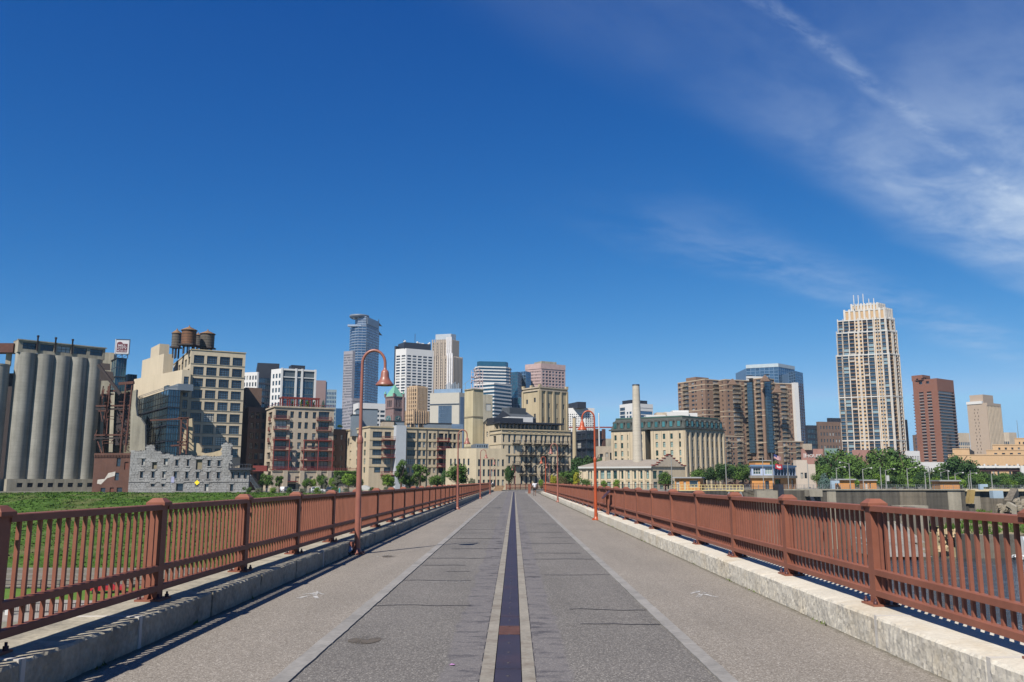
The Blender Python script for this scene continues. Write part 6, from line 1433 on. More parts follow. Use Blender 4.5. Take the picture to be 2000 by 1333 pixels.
def brown_tower():
    w_b = M('tower_brown_brick', lin(146, 98, 78), .9, var=.05, vs=.05); Y = 880
    A, c, B, D, z = foot(1782, 1829.3, 1862, 739, Y, 36); b = Bld('brown_tower', 'tall brown brick tower with two dark columns of balconies', 'tower', (*c, ZG)); H = z - ZG; nf = 34
    rl = [(u, u + .19, (f + .1) / nf, (f + .9) / nf) for u in (.23, .55) for f in range(nf - 4)]; rr = [(.06, .97, (f + .32) / nf, (f + .96) / nf) for f in range(nf - 4)]
    b.shell(A, c, B, D, ZG, z, [W('plain', g_dark, f_dark, rl, 'balcony_opening'), W('plain', g_cond, f_dark, [(.26, .4, 1 - .045, 1 - .02), (.55, .68, 1 - .045, 1 - .02)], 'window')], [W('plain', g_dark, f_dark, rr, 'balcony_opening')], depth=1.5)
    for f in range(nf - 4):
        for u in (.23, .55): q = out(A, c, u + .095, -.2); b.p('balcony_slab').obox(q, angle(A, c), .093 * wlen(A, c), .4, ZG + H * (f + .12) / nf, ZG + H * (f + .42) / nf)
        cornice(b, c, B, ZG + H * (f + .04) / nf, ZG + H * (f + .30) / nf, .5, 'balcony_slab'); q = out(A, c, -.02, -4); b.p('side_balcony').obox(q, angle(A, c), 1.2, 3, ZG + H * f / nf, ZG + H * (f + .35) / nf)
    rooftop(b, (A, c, B, D), .3, .85, 8, 6, z - .6, 6); q = out(A, c, .3, -7); b.p('barrel_roof').lathe(q[0], q[1], [(9, z - .5), (7, z + 1.6), (3.5, z + 2.8), (0.1, z + 3.2)], 20, cap=False)
    b.done({'wall': w_b, 'roof': m_roof, 'balcony_slab': M('slab_grey', lin(160, 146, 140), .8), 'side_balcony': M('slab_violet', lin(112, 96, 116), .8), 'plant_room': w_b, 'barrel_roof': w_black}, stuff=('window', 'balcony_opening'))
brown_tower()
def beige_tower(b, A, c, B, D, z):
    rooftop(b, (A, c, B, D), .45, .55, 9, 6, z - .6, 8.5); rooftop(b, (A, c, B, D), .4, .62, 11, 7, z - .6, 2.5, 'white_curb'); b.p('white_curb').mats = [w_white]; b.p('plant_room').mats = [M('beige_tower_wall', lin(206, 178, 152), .9)]
    fins(b, c, B, 10, ZG, z - 2.5, .9, .6, 'fin', .06, .98); b.p('fin').mats = [w_stone]; cornice(b, c, B, z - 2.4, z, .5, 'fascia'); b.p('fascia').mats = [M('beige_tower_wall', lin(206, 178, 152))]
zig = [((.34 if i % 2 else .30) + .02 * (i / 22) + (.17 if k else 0), (.34 if i % 2 else .30) + .035 + .02 * (i / 22) + (.17 if k else 0), .06 + i * .0405, .06 + i * .0405 + .021) for i in range(22) for k in (0, 1)]
simple('beige_tower', 'beige windowless tower with zigzag slits and a striped side', 1888.5, 1926.6, 1953.5, 787, 760, M('beige_tower_wall', lin(194, 174, 154), .9, var=.03), [W('plain', g_dark, f_dark, zig, 'window')], [W('plain', g_dark, f_dark, G(.06, .98, 9, .02, .94, 26, .6, .8), 'window')], ang=34, depth=.7, extra=beige_tower, cat='tower')
def post_office():
    w_p = M('post_office_stone', lin(222, 184, 140), .88, var=.04, vs=.05, streak=.05); Y = 600; root = thing('post_office', 'long stepped orange beige stone building at the right edge', 'building', base(1940, Y)); b = Bld.__new__(Bld); b.root = root; b.mb = {}
    for L_, R_, py, Yk, wins in ((1843, 2080, 888, Y, [(.29 + i * .0405 + (.06 if i > 3 else 0), .29 + i * .0405 + .019 + (.06 if i > 3 else 0), .40, .74) for i in range(14)] + [(.105, .115, .6, .72), (.195, .205, .6, .72), (.2, .21, .36, .42)]),
                              (1917, 2080, 878.5, Y + 8, [(.1 + i * .1, .14 + i * .1, .86, .93) for i in range(8)]), (1929, 2080, 868, Y + 16, [(.08 + i * .09, .11 + i * .09, .86, .94) for i in range(8)]), (1972, 2080, 855, Y + 24, [(.08 + i * .08, .11 + i * .08, .82, .93) for i in range(8)]), (1860, 1893, 876.5, Y + 10, [])):
        z = zat(py, Yk); A, c = (xat(L_, Yk + (14 if L_ != 1860 else 2), z), Yk + (8 if L_ != 1860 else 2)), (xat(R_, Yk, z), Yk)
        B, D = (c[0] + 36, c[1] + 60), (A[0] + 36, A[1] + 60)
        b.shell(A, c, B, D, ZG - 6, z, [W('tall', g_dark, f_dark, wins)] if wins else (), (), depth=.6); b.face(D, A, ZG - 6, z); bands(b, [A, c], [z - .5], .6, .25, 'coping')
    b.done({'wall': w_p, 'roof': m_roof, 'coping': w_p})
post_office()
# ------------------------------------------------------------------ downtown towers
def capella():
    Y = 1100; S = 3.418; zT = zat(619, Y)
    def X(x, y, Yk): return xat(640 + x / S, Yk, zat(590 + y / S, Yk))
    root = thing('ringed_glass_tower', 'tallest blue glass tower on the left with a ring crown', 'tower', base(712, Y)); b = Bld.__new__(Bld); b.root = root; b.mb = {}
    f_w = M('pale_spandrel', lin(168, 182, 200), .5, .2)
    P = [(X(150, 170, Y + 14), Y + 14), (X(165, 170, Y + 3), Y + 3), (X(205, 165, Y - 2), Y - 2), (X(258, 165, Y), Y), (X(345, 165, Y + 40), Y + 40)]
    z1 = zat(590 + 165 / S, Y)
    for p0, p1 in zip(P, P[1:]): glasswall(b, p0, p1, ZG, z1, max(2, int(wlen(p0, p1) / 9)), 58, g_curt, f_w, .35); bands(b, [p0, p1], [ZG + (z1 - ZG) * k / 58 for k in range(1, 59)], .9, .4, 'floor_band')
    b.p('roof').poly([(*p, z1) for p in P + [(P[-1][0], P[-1][1] + 30), (P[0][0], P[0][1] + 30)]])
    P2 = [(X(185, 110, Y + 14), Y + 14), (X(205, 110, Y + 4), Y + 4), (X(258, 105, Y + 3), Y + 3), (X(343, 110, Y + 42), Y + 42)]
    for p0, p1 in zip(P2, P2[1:]): glasswall(b, p0, p1, z1, zT, max(2, int(wlen(p0, p1) / 5)), 6, g_curt, f_w, .35, 'upper_wall'); bands(b, [p0, p1], [z1 + (zT - z1) * k / 6 for k in range(1, 7)], .9, .4, 'floor_band')
    b.p('roof').poly([(*p, zT) for p in P2 + [(P2[-1][0], P2[-1][1] + 30), (P2[0][0], P2[0][1] + 30)]])
    c = out(P2[2], P2[3], .5, .6); b.p('screen').obox(c, angle(P2[2], P2[3]), wlen(P2[2], P2[3]) * .45, .5, zT - 9, zT)
    zr = zat(614, Y); cx = X(210, 85, Y + 10); b.p('ring_crown').lathe(cx, Y + 12, [(10.5, zr - 4), (13, zr - 2), (13, zr + .2), (11.5, zr + .2), (10.5, zr - 2.5)], 32, cap=False)
    for k in range(12): a = k * PI / 6; b.p('ring_post').obox((cx + 10.5 * math.cos(a), Y + 12 + 10.5 * math.sin(a)), a, .5, .5, zT, zr - 2)
    b.p('ring_core').lathe(cx, Y + 12, [(8, zT), (8, zr - 4)], 24)
    m = pt(740, 617, Y + 40); b.p('mast').bar((m[0], m[1], zT), (m[0], m[1], zT + 4), .8); b.p('corner_slab').obox((X(180, 158, Y), Y + 1), 0, 9, 3, z1, z1 + 2.5)
    b.done({'curtain_wall': f_w, 'upper_wall': f_w, 'roof': m_roof, 'floor_band': f_w, 'screen': M('pale_screen2', lin(190, 198, 204), .5), 'ring_crown': M('ring_metal', lin(122, 132, 146), .5), 'ring_post': f_w, 'ring_core': g_curt, 'mast': f_dark, 'corner_slab': f_w, 'wall': f_w}, stuff=('glass_pane',))
    w_s = M('slab_pinkgrey', lin(166, 162, 168), .8)
    simple('gridded_slab', 'pinkish grey gridded slab left of the ringed glass tower', 671.5, 689, 694, 686, 1085, w_s, [W('plain', g_dark, f_dark, G(.02, .98, 9, .02, .98, 48, .62, .5), 'window')], ang=40, angl=165, cat='tower')
    simple('gridded_base', 'lower pinkish grey gridded block at the foot of the ringed tower', 669, 688, 708, 778, 1040, w_s, [W('plain', g_dark, f_dark, G(.02, .98, 9, .02, .98, 26, .62, .5), 'window')], [W('plain', g_dark, f_dark, G(.02, .98, 8, .02, .98, 26, .62, .5), 'window')], ang=36)
capella()
def white_tower(b, A, c, B, D, z):
    for t, h in ((.2, 6), (.5, 10), (.8, 4)): q = lerp(A, B, t); b.p('antenna').bar((*q, z), (*q, z + h * 2), .5)
    b.p('antenna').mats = [f_dark]; m_ = [out(c, B, .02, -1.5), out(c, B, .97, -1.5)]
    b.p('dark_crown').hexa([(*q, zz) for zz in (z - .4, zat(671, 1010)) for q in (out(c, B, -.05, -2), out(c, B, .92, -2), out(c, B, .92, -22), out(c, B, -.05, -22))]); b.p('dark_crown').mats = [w_black]
    rr = random.Random(5)
    for k in range(9): q = out(c, B, rr.random(), -rr.uniform(3, 15)); b.p('dish').lathe(q[0], q[1], [(.5, z + 8), (1.6, z + 9.5), (.4, z + 10.5)], 8)
    b.p('dish').mats = [w_white]
    q = lerp(A, c, .0); b.p('dark_return').obox(out(A, c, -.05, -4), angle(A, c), 1.2, 4, ZG, z + 4); b.p('dark_return').mats = [w_black]
wr = []
simple('white_grid_tower', 'white tower with a strict grid of dark wide windows and antennas', 773, 793.6, 847, 680.7, 1000, w_white, [W('plain', g_dark, f_dark, G(.0, 1, 2, .0, .955, 44, .72, .56), 'window')], [W('plain', g_dark, f_dark, G(.02, .98, 5, .0, .955, 44, .76, .56), 'window')], ang=30, angl=150, depth=.8, extra=white_tower, cat='tower')
simple('white_office', 'low white office block with dark strip windows by the clock tower', 690, 700, 753, 787, 760, w_white, [W('plain', g_dark, f_dark, G(.05, .95, 1, .1, .93, 15, .8, .5), 'window')], [W('plain', g_dark, f_dark, G(.0, 1, 5, .1, .93, 15, .84, .52), 'window')], ang=26, depth=.8)
def clocktower():
    Y = 850; A, c, B, D, z = foot(752.5, 769.5, 788, 775, Y, 42, angl=140); w_b = M('clock_tower_stone', lin(142, 116, 112), .9, var=.1, vs=.1, fine=.08)
    b = Bld('clock_tower', 'brown stone clock tower with a pale green pyramid roof', 'tower', (*c, ZG))
    b.shell(A, c, B, D, ZG, z, [W('plain', g_dark, w_b, [(u, u + .12, .885, .96) for u in (.26, .44, .62)], 'window')], [W('plain', g_dark, w_b, [(u, u + .12, .885, .96) for u in (.24, .42, .60)], 'window')], depth=.8)
    bands(b, [A, c, B], [z - .4, ZG + (z - ZG) * .865], .9, .7, 'cornice'); zt = zat(750.5, Y + 6); ctr = lerp(A, B, .5)
    ps = [A, c, B, D]
    for i in range(4): b.p('green_roof').tri((*ps[i], z + .5), (*ps[(i + 1) % 4], z + .5), (*ctr, zt))
    for p in ps: b.p('pinnacle').obox(p, .7, .9, .9, z, z + 3.4); b.p('pinnacle_cap').lathe(p[0], p[1], [(1.3, z + 3.4), (.05, z + 6.5)], 6)
    q = lerp(c, B, .8); b.p('corner_turret').lathe(*out(c, B, 1.0, 0), [(1.8, ZG), (1.8, z)], 10)
    for p0, p1 in ((A, c), (c, B)):
        q = out(p0, p1, .45, .35); a = angle(p0, p1); r = min(3.6, wlen(p0, p1) * .30); zc = ZG + (z - ZG) * .74
        u = (math.cos(a), math.sin(a)); n = (u[1], -u[0])
        def disk(part, rr_, d, col=None):
            pts = [(q[0] + u[0] * rr_ * math.cos(t) + n[0] * d, q[1] + u[1] * rr_ * math.cos(t) + n[1] * d, zc + rr_ * math.sin(t)) for t in [2 * PI * i / 24 for i in range(24)]]
            b.p(part).poly(pts)
        b.p('clock_frame').obox(q, a, r * 1.25, .15, zc - r * 1.25, zc + r * 1.25); disk('clock_rim', r * 1.08, .2); disk('clock_face', r * .92, .28)
        for t, l in ((1.2, .8), (2.6, .55)): b.p('clock_hand').bar((q[0] + n[0] * .4, q[1] + n[1] * .4, zc), (q[0] + n[0] * .4 + u[0] * r * l * math.cos(t), q[1] + n[1] * .4 + u[1] * r * l * math.cos(t), zc + r * l * math.sin(t)), .35)
        for k in range(12): t = k * PI / 6; b.p('clock_mark').bar((q[0] + n[0] * .35 + u[0] * r * .72 * math.cos(t), q[1] + n[1] * .35 + u[1] * r * .72 * math.cos(t), zc + r * .72 * math.sin(t)), (q[0] + n[0] * .35 + u[0] * r * .86 * math.cos(t), q[1] + n[1] * .35 + u[1] * r * .86 * math.cos(t), zc + r * .86 * math.sin(t)), .25)
    teal = M('clock_teal', lin(86, 150, 150), .6); b.done({'wall': w_b, 'roof': m_roof, 'cornice': w_b, 'green_roof': M('copper_green', lin(120, 184, 158), .7, var=.06, vs=.2), 'pinnacle': w_b, 'pinnacle_cap': M('copper_green', (0, 0, 0)), 'corner_turret': w_b, 'clock_frame': w_b, 'clock_rim': teal, 'clock_face': M('clock_dark', lin(52, 96, 100), .6), 'clock_hand': f_white, 'clock_mark': f_white}, stuff=('window', 'clock_mark'))
clocktower()
def deco():
    w_d = M('deco_tan', lin(212, 182, 146), .88, var=.04); Y = 920; root = thing('deco_tower', 'tan stepped tower with close vertical ribs beside the clock tower', 'tower', base(812, Y)); b = Bld.__new__(Bld); b.root = root; b.mb = {}
    zp = ZG
    for L_, C_, R_, py, k in ((787, 808, 842, 803, 0), (795.5, 815, 834.5, 757, 1), (799, 815, 831, 753.5, 2)):
        A, c, B, D, z = foot(L_, C_, R_, py, Y + 6 * k, 40, angl=150); z0 = ZG if k == 0 else zp; nf = max(1, int((z - z0) / 4.2))
        if k < 2:
            b.shell(A, c, B, D, z0, z, [W('plain', g_dark, f_bronze, G(.06, .94, 5, .0, .96, nf, .42, .66), 'window')], [W('plain', g_dark, f_bronze, G(.06, .94, 7, .0, .96, nf, .42, .66), 'window')], depth=.9)
            fins(b, A, c, 6, z0, z + 1, 1.0, .8, 'rib', .03, .97); fins(b, c, B, 8, z0, z + 1, 1.0, .8, 'rib', .03, .97)
        else: b.shell(A, c, B, D, z0, z)
        zp = z - .6
    b.done({'wall': w_d, 'roof': m_roof, 'rib': w_d})
deco()
def wells():
    w_k = M('warm_stone', lin(198, 182, 164), .8, var=.03); w_f = M('white_stone_fin', lin(236, 232, 230), .7); Y = 1180; root = thing('stepped_stone_tower', 'tall stepped warm stone tower with white vertical fins', 'tower', base(872, Y)); b = Bld.__new__(Bld); b.root = root; b.mb = {}
    zp = ZG
    for L_, C_, R_, py, k in ((843, 884, 902, 700, 0), (845, 882, 895, 668, 1), (851, 881, 890, 653, 2)):
        A, c, B, D, z = foot(L_, C_, R_, py, Y + 7 * k, 50, angl=165); z0 = ZG if k == 0 else zp; nf = max(2, int((z - z0) / 4.0))
        if k < 2: b.shell(A, c, B, D, z0, z, [W('plain', g_dark, f_bronze, G(.02, .98, 14, .0, 1, nf, .45, .62), 'window')], [W('plain', g_dark, f_bronze, G(.02, .98, 8, .0, 1, nf, .45, .62), 'window')], depth=.9)
        else: b.shell(A, c, B, D, z0, z)
        if k < 2: fins(b, A, c, 8, z0, z + 4, 1.5, 1.2, 'fin', .0, .72); fins(b, A, c, 3, z0, z + 7, 2.2, 1.4, 'white_fin', .78, .98); fins(b, c, B, 7, z0, z + 3, 1.5, 1.2, 'fin', .1, 1)
        else: b.p('glass_crown').hexa([(*q, zz) for zz in (z - 8, z + .4) for q in (out(A, c, .0, .6), out(A, c, 1, .6), out(A, c, 1, -.1), out(A, c, 0, -.1))]); b.p('glass_crown').hexa([(*q, zz) for zz in (z - 8, z + .4) for q in (out(c, B, .0, .6), out(c, B, 1, .6), out(c, B, 1, -.1), out(c, B, 0, -.1))])
        zp = z - .6
    A, c, B, D, z = foot(845, 882, 895, 668, Y + 7, 50, angl=165); q = out(c, B, .8, -6); b.p('dark_notch').obox(q, angle(c, B), 4, 5, z - 16, z - 2)
    b.done({'wall': w_k, 'roof': m_roof, 'fin': w_k, 'white_fin': w_f, 'glass_crown': M('pale_crown', lin(206, 212, 216), .4, .2), 'dark_notch': w_black})
wells()
def courthouse(b, A, c, B, D, z):
    fins(b, A, c, 13, ZG, ZG + (z - ZG) * .86, .5, .5, 'fin', .31, .74); b.p('fin').mats = [f_sky]; cornice(b, A, c, ZG + (z - ZG) * .87, ZG + (z - ZG) * .88, .5, 'glass_head'); b.p('glass_head').mats = [f_blue]
    b.p('blue_roof').hexa([(*q, zz) for zz in (z - .4, zat(761, 800)) for q in (out(A, c, .1, -3), out(A, c, 1.02, -3), out(c, B, 1, -4), out(A, c, .1, -25))]); b.p('blue_roof').mats = [M('blue_roof_metal', lin(150, 176, 202), .5, .2)]
    for k in range(8): q = out(A, c, .45 + k * .06, -9); b.p('roof_mast').obox(q, 0, .5, .5, z, z + 9 + (k % 3))
    b.p('roof_mast').mats = [w_metal]; b.p('blue_side').hexa([(*q, zz) for zz in (ZG, z - 4) for q in (out(c, B, .15, .3), out(c, B, .75, .3), out(c, B, .75, -.1), out(c, B, .15, -.1))]); b.p('blue_side').mats = [M('blue_side_panel', lin(120, 146, 176), .5, .2)]
simple('arched_stone_block', 'pale stone block framing a tall ribbed glass front, left of the concrete tower', 840, 897, 909, 767, 790, M('pale_stone_grey', lin(206, 200, 186), .85, var=.03), [W('plain', g_blue, f_blue, G(.30, .75, 12, -.0001, .86, 20, .96, .98), 'glass_pane')], ang=50, angl=165, depth=1.2, extra=courthouse, zb=ZG)
simple('curved_roof_hall', 'low blue grey hall roof peeping over the cream lofts', 831, 872, 905, 828, 420, M('blue_roof_metal', lin(150, 176, 202)), ang=30, angl=160)
def banded():
    Y = 800; S = 4.443; X = lambda x, y, Yk: xat(920 + x / S, Yk, zat(680 + y / S, Yk)); root = thing('banded_tower', 'rounded teal glass tower with white horizontal bands', 'tower', base(962, Y)); b = Bld.__new__(Bld); b.root = root; b.mb = {}
    w_wb = M('white_band_panel', lin(232, 230, 226), .7)
    def stack_(pts, z0, z1, n, cap=False):
        for p0, p1 in zip(pts, pts[1:]):
            b.p('glass_wall').quad((*p0, z0), (*p1, z0), (*p1, z1), (*p0, z1))
            for k in range(n): cornice(b, p0, p1, z0 + (z1 - z0) * (k + .58) / n, z0 + (z1 - z0) * (k + 1.0) / n, .7, 'white_band', .5)
        ctr = (sum(p[0] for p in pts) / len(pts), max(p[1] for p in pts) + 25); b.p('roof').poly([(*p, z1) for p in pts + [(pts[-1][0], pts[-1][1] + 30), (pts[0][0], pts[0][1] + 30)]])
        p0, p1 = pts[-1], (pts[-1][0], pts[-1][1] + 30); b.p('glass_wall').quad((*p0, z0), (*p1, z0), (*p1, z1), (*p0, z1))
    z1 = zat(680 + 155 / S, Y); P = [(X(35, 200, Y + 16), Y + 16), (X(45, 160, Y + 8), Y + 8), (X(70, 155, Y + 3), Y + 3), (X(300, 155, Y + 8), Y + 8), (X(330, 160, Y + 12), Y + 12), (X(346, 175, Y + 24), Y + 24)]
    stack_(P, ZG, z1, 37)
    z2 = zat(680 + 305 / S, Y - 10); P2 = [(X(30, 300, Y), Y), (X(200, 305, Y - 12), Y - 12), (X(345, 305, Y + 6), Y + 6)]; stack_(P2, ZG, z2, 27)
    b.p('teal_crown').prism([(X(52, 120, Y + 10), Y + 10), (X(75, 120, Y + 6), Y + 6), (X(300, 120, Y + 10), Y + 10), (X(322, 120, Y + 16), Y + 16), (X(322, 120, Y + 40), Y + 40), (X(52, 120, Y + 40), Y + 40)], z1, zat(680 + 118 / S, Y + 8))
    b.done({'glass_wall': g_band, 'white_band': w_wb, 'roof': m_roof, 'teal_crown': g_band, 'wall': g_band})
banded()
skin('teal_tower', 'teal glass tower beside the banded tower', [(996, 872, 728), (1011, 865), (1019, 880)], 865, g_band, 34, f_blue, nx=8)
skin('pale_teal_tower', 'paler blue glass tower corner before the pink gridded tower', [(1012, 900, 727), (1027, 892), (1037, 905)], 900, g_curt, 34, f_sky, nx=8)
skin('dark_glass_block', 'dark glass block with pale bands below the teal tower', [(990, 830, 778), (1017, 824), (1026, 834)], 830, g_band, 12, f_sky, nx=8, lh=1)
def pink(b, A, c, B, D, z):
    cornice(b, A, c, z - 6, z, .5, 'blank_top'); cornice(b, c, B, z - 6, z, .5, 'blank_top'); b.p('blank_top').mats = [M('pink_grid_wall', lin(200, 172, 166), .85)]; rooftop(b, (A, c, B, D), .5, .5, 10, 8, z - .6, 3.5); b.p('plant_room').mats = [w_concd]
simple('pink_grid_tower', 'pinkish tower with a fine grid of dark windows behind the tan mill', 1026, 1057, 1104, 710, 940, M('pink_grid_wall', lin(200, 172, 166), .85), [W('plain', g_dark, f_dark, G(.03, .97, 12, .0, .945, 36, .52, .56), 'window')], [W('plain', g_dark, f_dark, G(.03, .97, 7, .0, .945, 36, .68, .58), 'window')], ang=30, angl=146, depth=.8, extra=pink, cat='tower')
# left background group
simple('white_window_block', 'white windowed block between the buff mill and the dark block', 470, 503, 506, 727, 500, w_white, [W('plain', g_dark, f_dark, G(.0, 1, 6, .1, .98, 15, .5, .62), 'window')], ang=40, angl=165)
simple('black_block', 'tall black clad block behind the brown lofts', 500, 503, 546, 709, 540, w_black, (), [W('plain', g_curt, f_dark, G(.0, .6, 5, .1, .80, 15, .8, .7), 'window')], ang=18)
simple('dark_glass_wing', 'dark glazed wing with white mullions behind the brown lofts', 500, 504, 534, 730, 515, w_black, (), [W('plain', g_teal, f_dark, G(.02, .98, 8, .1, .97, 15, .8, .7), 'window')], ang=20)
def whitegl(b, A, c, B, D, z):
    for t in (0.0, .42, .60, 1.0): q = out(c, B, t, .3); b.p('white_fin').obox(q, angle(c, B), .55, .5, ZG, z + .3)
    cornice(b, c, B, z - 1.0, z, .6, 'white_fin'); cornice(b, c, B, z - 5.2, z - 4.7, .5, 'white_fin'); b.p('white_fin').mats = [w_white]; rooftop(b, (A, c, B, D), .6, .5, 4, 4, z - .6, 3); b.p('plant_room').mats = [w_black]
simple('white_glass_block', 'white framed block with teal glass corner and roof canopy', 530, 551, 616, 720, 490, w_white, [W('plain', g_dark, f_dark, G(.1, .95, 3, .05, .97, 15, .55, .62), 'window')], [W('plain', g_teal, f_dark, G(.0, .42, 5, .03, .90, 15, .93, .88), 'window'), W('plain', g_teal, f_dark, G(.43, .59, 2, .03, .97, 15, .86, .86), 'window'), W('plain', g_teal, f_dark, G(.61, 1, 6, .03, .90, 15, .94, .9), 'window')], ang=26, angl=146, extra=whitegl, wallr=M('dark_mullion', lin(96, 106, 112), .5))
simple('mauve_slab', 'blank mauve brown slab right of the white framed block', 608, 611, 637, 743, 560, M('mauve_wall', lin(162, 138, 134), .9, var=.03), ang=16)
simple('blue_edge', 'thin blue glass edge beside the mauve slab', 634, 635, 639, 746, 563, g_curt, ang=30, cat='building')
simple('grey_grid_block', 'grey green gridded office block left of the ringed tower', 632, 635, 657.5, 761, 700, M('grey_green_panel', lin(150, 166, 172), .7), (), [W('plain', g_curt, f_dark, G(.02, .98, 7, .02, .98, 22, .62, .6), 'window')], ang=14)
simple('blue_block', 'plain blue glass block low between the lofts and the gridded slab', 655, 656, 669, 798, 720, g_curt, ang=14)
# right background, low
simple('dark_glass_block', 'dark green glass block behind the condominium right end', 1572, 1576, 1600, 831, 620, w_black, (), [W('plain', g_teal, f_dark, G(.02, .98, 8, .05, .95, 10, .8, .7), 'window')], ang=14)
simple('brick_hotel', 'brown brick hotel block left of the tan and white tower', 1594, 1598, 1642, 824, 620, w_brown, (), [W('plain', g_cond, f_dark, G(.04, .96, 7, .04, .96, 9, .42, .5), 'window')], ang=12, extra=lambda b, A, c, B, D, z: (rooftop(b, (A, c, B, D), .75, .5, 5, 5, z - .6, 3.5), setattr(b.p('plant_room'), 'mats', [w_black])))
simple('brown_slab', 'narrow brown slab right behind the tan and white tower', 1758, 1761, 1772, 820, 760, w_brown, ang=14)
def house(b, A, c, B, D, z):
    q = out(c, B, .52, .15); text('HOUSE', 2.3, w_white, (*q, z - 4.2), angle(c, B), b.root, .05, sx=1.25); q = out(c, B, .1, .15); b.p('faded_paint').obox(out(c, B, .10, .02), angle(c, B), .8, .05, z - 4.4, z - 2.2); b.p('faded_paint').mats = [M('pale_pink_paint', lin(215, 190, 182), .9)]
    b.p('roof_hut').obox(lerp(c, B, .25), .3, 1.6, 1.5, z - .6, z + 2.4); b.p('roof_hut').mats = [w_stone]
simple('pink_warehouse', 'pink brick warehouse with large faded white lettering', 1564, 1567, 1607, 877, 420, w_pink, (), [W('plain', g_dark, f_dark, [(.22, .27, .40, .55), (.22, .27, .15, .3)])], ang=10, extra=house)
simple('pink_house', 'pink brick building half hidden by trees below the tan and white tower', 1664, 1668, 1711, 879, 440, w_pink, (), [W('sash', g_cond, f_dark, [(u, u + .08, v, v + .1) for u in (.12, .5, .8) for v in (.25, .5, .75)])], ang=14)
simple('green_roof_house', 'small building with a grey green metal roof among the trees', 1610, 1614, 1638, 876, 460, M('green_metal', lin(150, 176, 166), .6), ang=14)
simple('white_office_block', 'white ribbed office block beside the brown tower foot', 1768, 1772, 1796, 881, 520, w_white, (), [W('tall', g_dark, f_dark, G(.02, .98, 7, .05, .9, 1, .5, .9), 'window')], ang=14)
simple('store_front', 'low pale shop row below the brown tower', 1794, 1797, 1850, 903, 500, w_white, (), [W('plain', g_dark, f_dark, G(.02, .7, 8, .1, .8, 1, .6, .9))], ang=8)
simple('tan_office', 'grey glass and tan office block behind the beige tower', 1868, 1870, 1893, 846, 900, w_stone, (), [W('plain', g_curt, f_dark, G(.02, .98, 6, .03, .84, 8, .7, .6), 'window')], ang=10)
simple('tan_office', 'tan and glass office block right of the beige tower', 1955, 1970, 1985, 845, 900, w_stone, [W('plain', g_dark, f_dark, G(.02, .98, 4, .03, .84, 8, .7, .7), 'window')], ang=20, angl=165)
simple('grey_low_tower', 'small brown block left of the brown tower', 1782, 1785, 1800, 850, 1000, w_brown, (), [W('plain', g_dark, f_dark, G(.05, .95, 3, .03, .95, 12, .6, .6), 'window')], ang=14)
stack('radio_mast', 'thin grey radio mast above the post office', 1986, 800, 822, .5, .2, w_metal, cap=w_metal)
# road bridge at the far right
def roadbridge():
    Y = 430; root = thing('road_bridge', 'dark red girder road bridge with a white parapet at the right edge', 'bridge', base(1950, Y)); z0, z1, z2 = zat(921, Y), zat(914.5, Y), zat(910, Y); xa, xb = xat(1898, Y, z1), xat(2200, Y, z1)
    m = MB(); m.box(xa, xb, Y, Y + 16, z0, z1); m.build('girder', M('girder_maroon', lin(74, 44, 44), .7), root); m = MB(); m.box(xa - 3, xb, Y - .8, Y + 17, z1, z2); m.build('parapet', w_white, root)
    for k in range(16): m = MB(); x = xa + k * 5.6; m.box(x, x + .8, Y - 1, Y - .8, z1 + .1, z2 + .9); m.build('parapet_post', w_white, root)
    for x in (1936, 2010): m = MB(); X_ = xat(x, Y, z0); m.box(X_ - 1.6, X_ + 1.6, Y + 3, Y + 12, -17, z0); m.build('pier', w_concd, root)
    m = MB(); X_ = xat(1998, Y - 2, z0); m.box(X_ - .8, X_ + 1.5, Y - 2, Y - .9, -10, z2); m.build('end_post', w_white, root)
roadbridge()
# ================================================================== lock furniture
w_orange = M('orange_tile_wall', lin(222, 156, 88), .85, var=.06, vs=.4, fine=.05)
def box_building(name, label, x0, x1, y0, y1, Y, mat, cat='hut', d=7, roof=None, over=.8, wins=(), zb=None, side=.28, turn=12):
    """a low hut: front from x0 to x1 px, wall top y0, foot y1"""
    z1 = zat(y0, Y); z0 = zat(y1, Y) if zb is None else zb; a = math.radians(turn); A = (xat(x0, Y, z1), Y); l = xat(x1, Y, z1) - A[0]
    c = (A[0] + l * (1 - side) , A[1] - 0.001); B = (A[0] + l, Y + d); D = (A[0] + l * side, Y + d)
    b = Bld(name, label, cat, (*c, z0)); b.face(A, c, z0, z1, wins, 0, .2); b.face(c, B, z0, z1); b.face(B, D, z0, z1); b.face(D, A, z0, z1)
    ctr = ((A[0] + B[0]) / 2, (A[1] + B[1]) / 2); q = [(ctr[0] + (p[0] - ctr[0]) * (1 + over / 6), ctr[1] + (p[1] - ctr[1]) * (1 + over / 5)) for p in (A, c, B, D)]
    b.p('roof').prism(q, z1, z1 + .35, bottom=True); b.done({'wall': mat, 'roof': roof or M('hut_roof', lin(176, 178, 178), .7)}); b.f = (A, c, B, D, z0, z1); return b
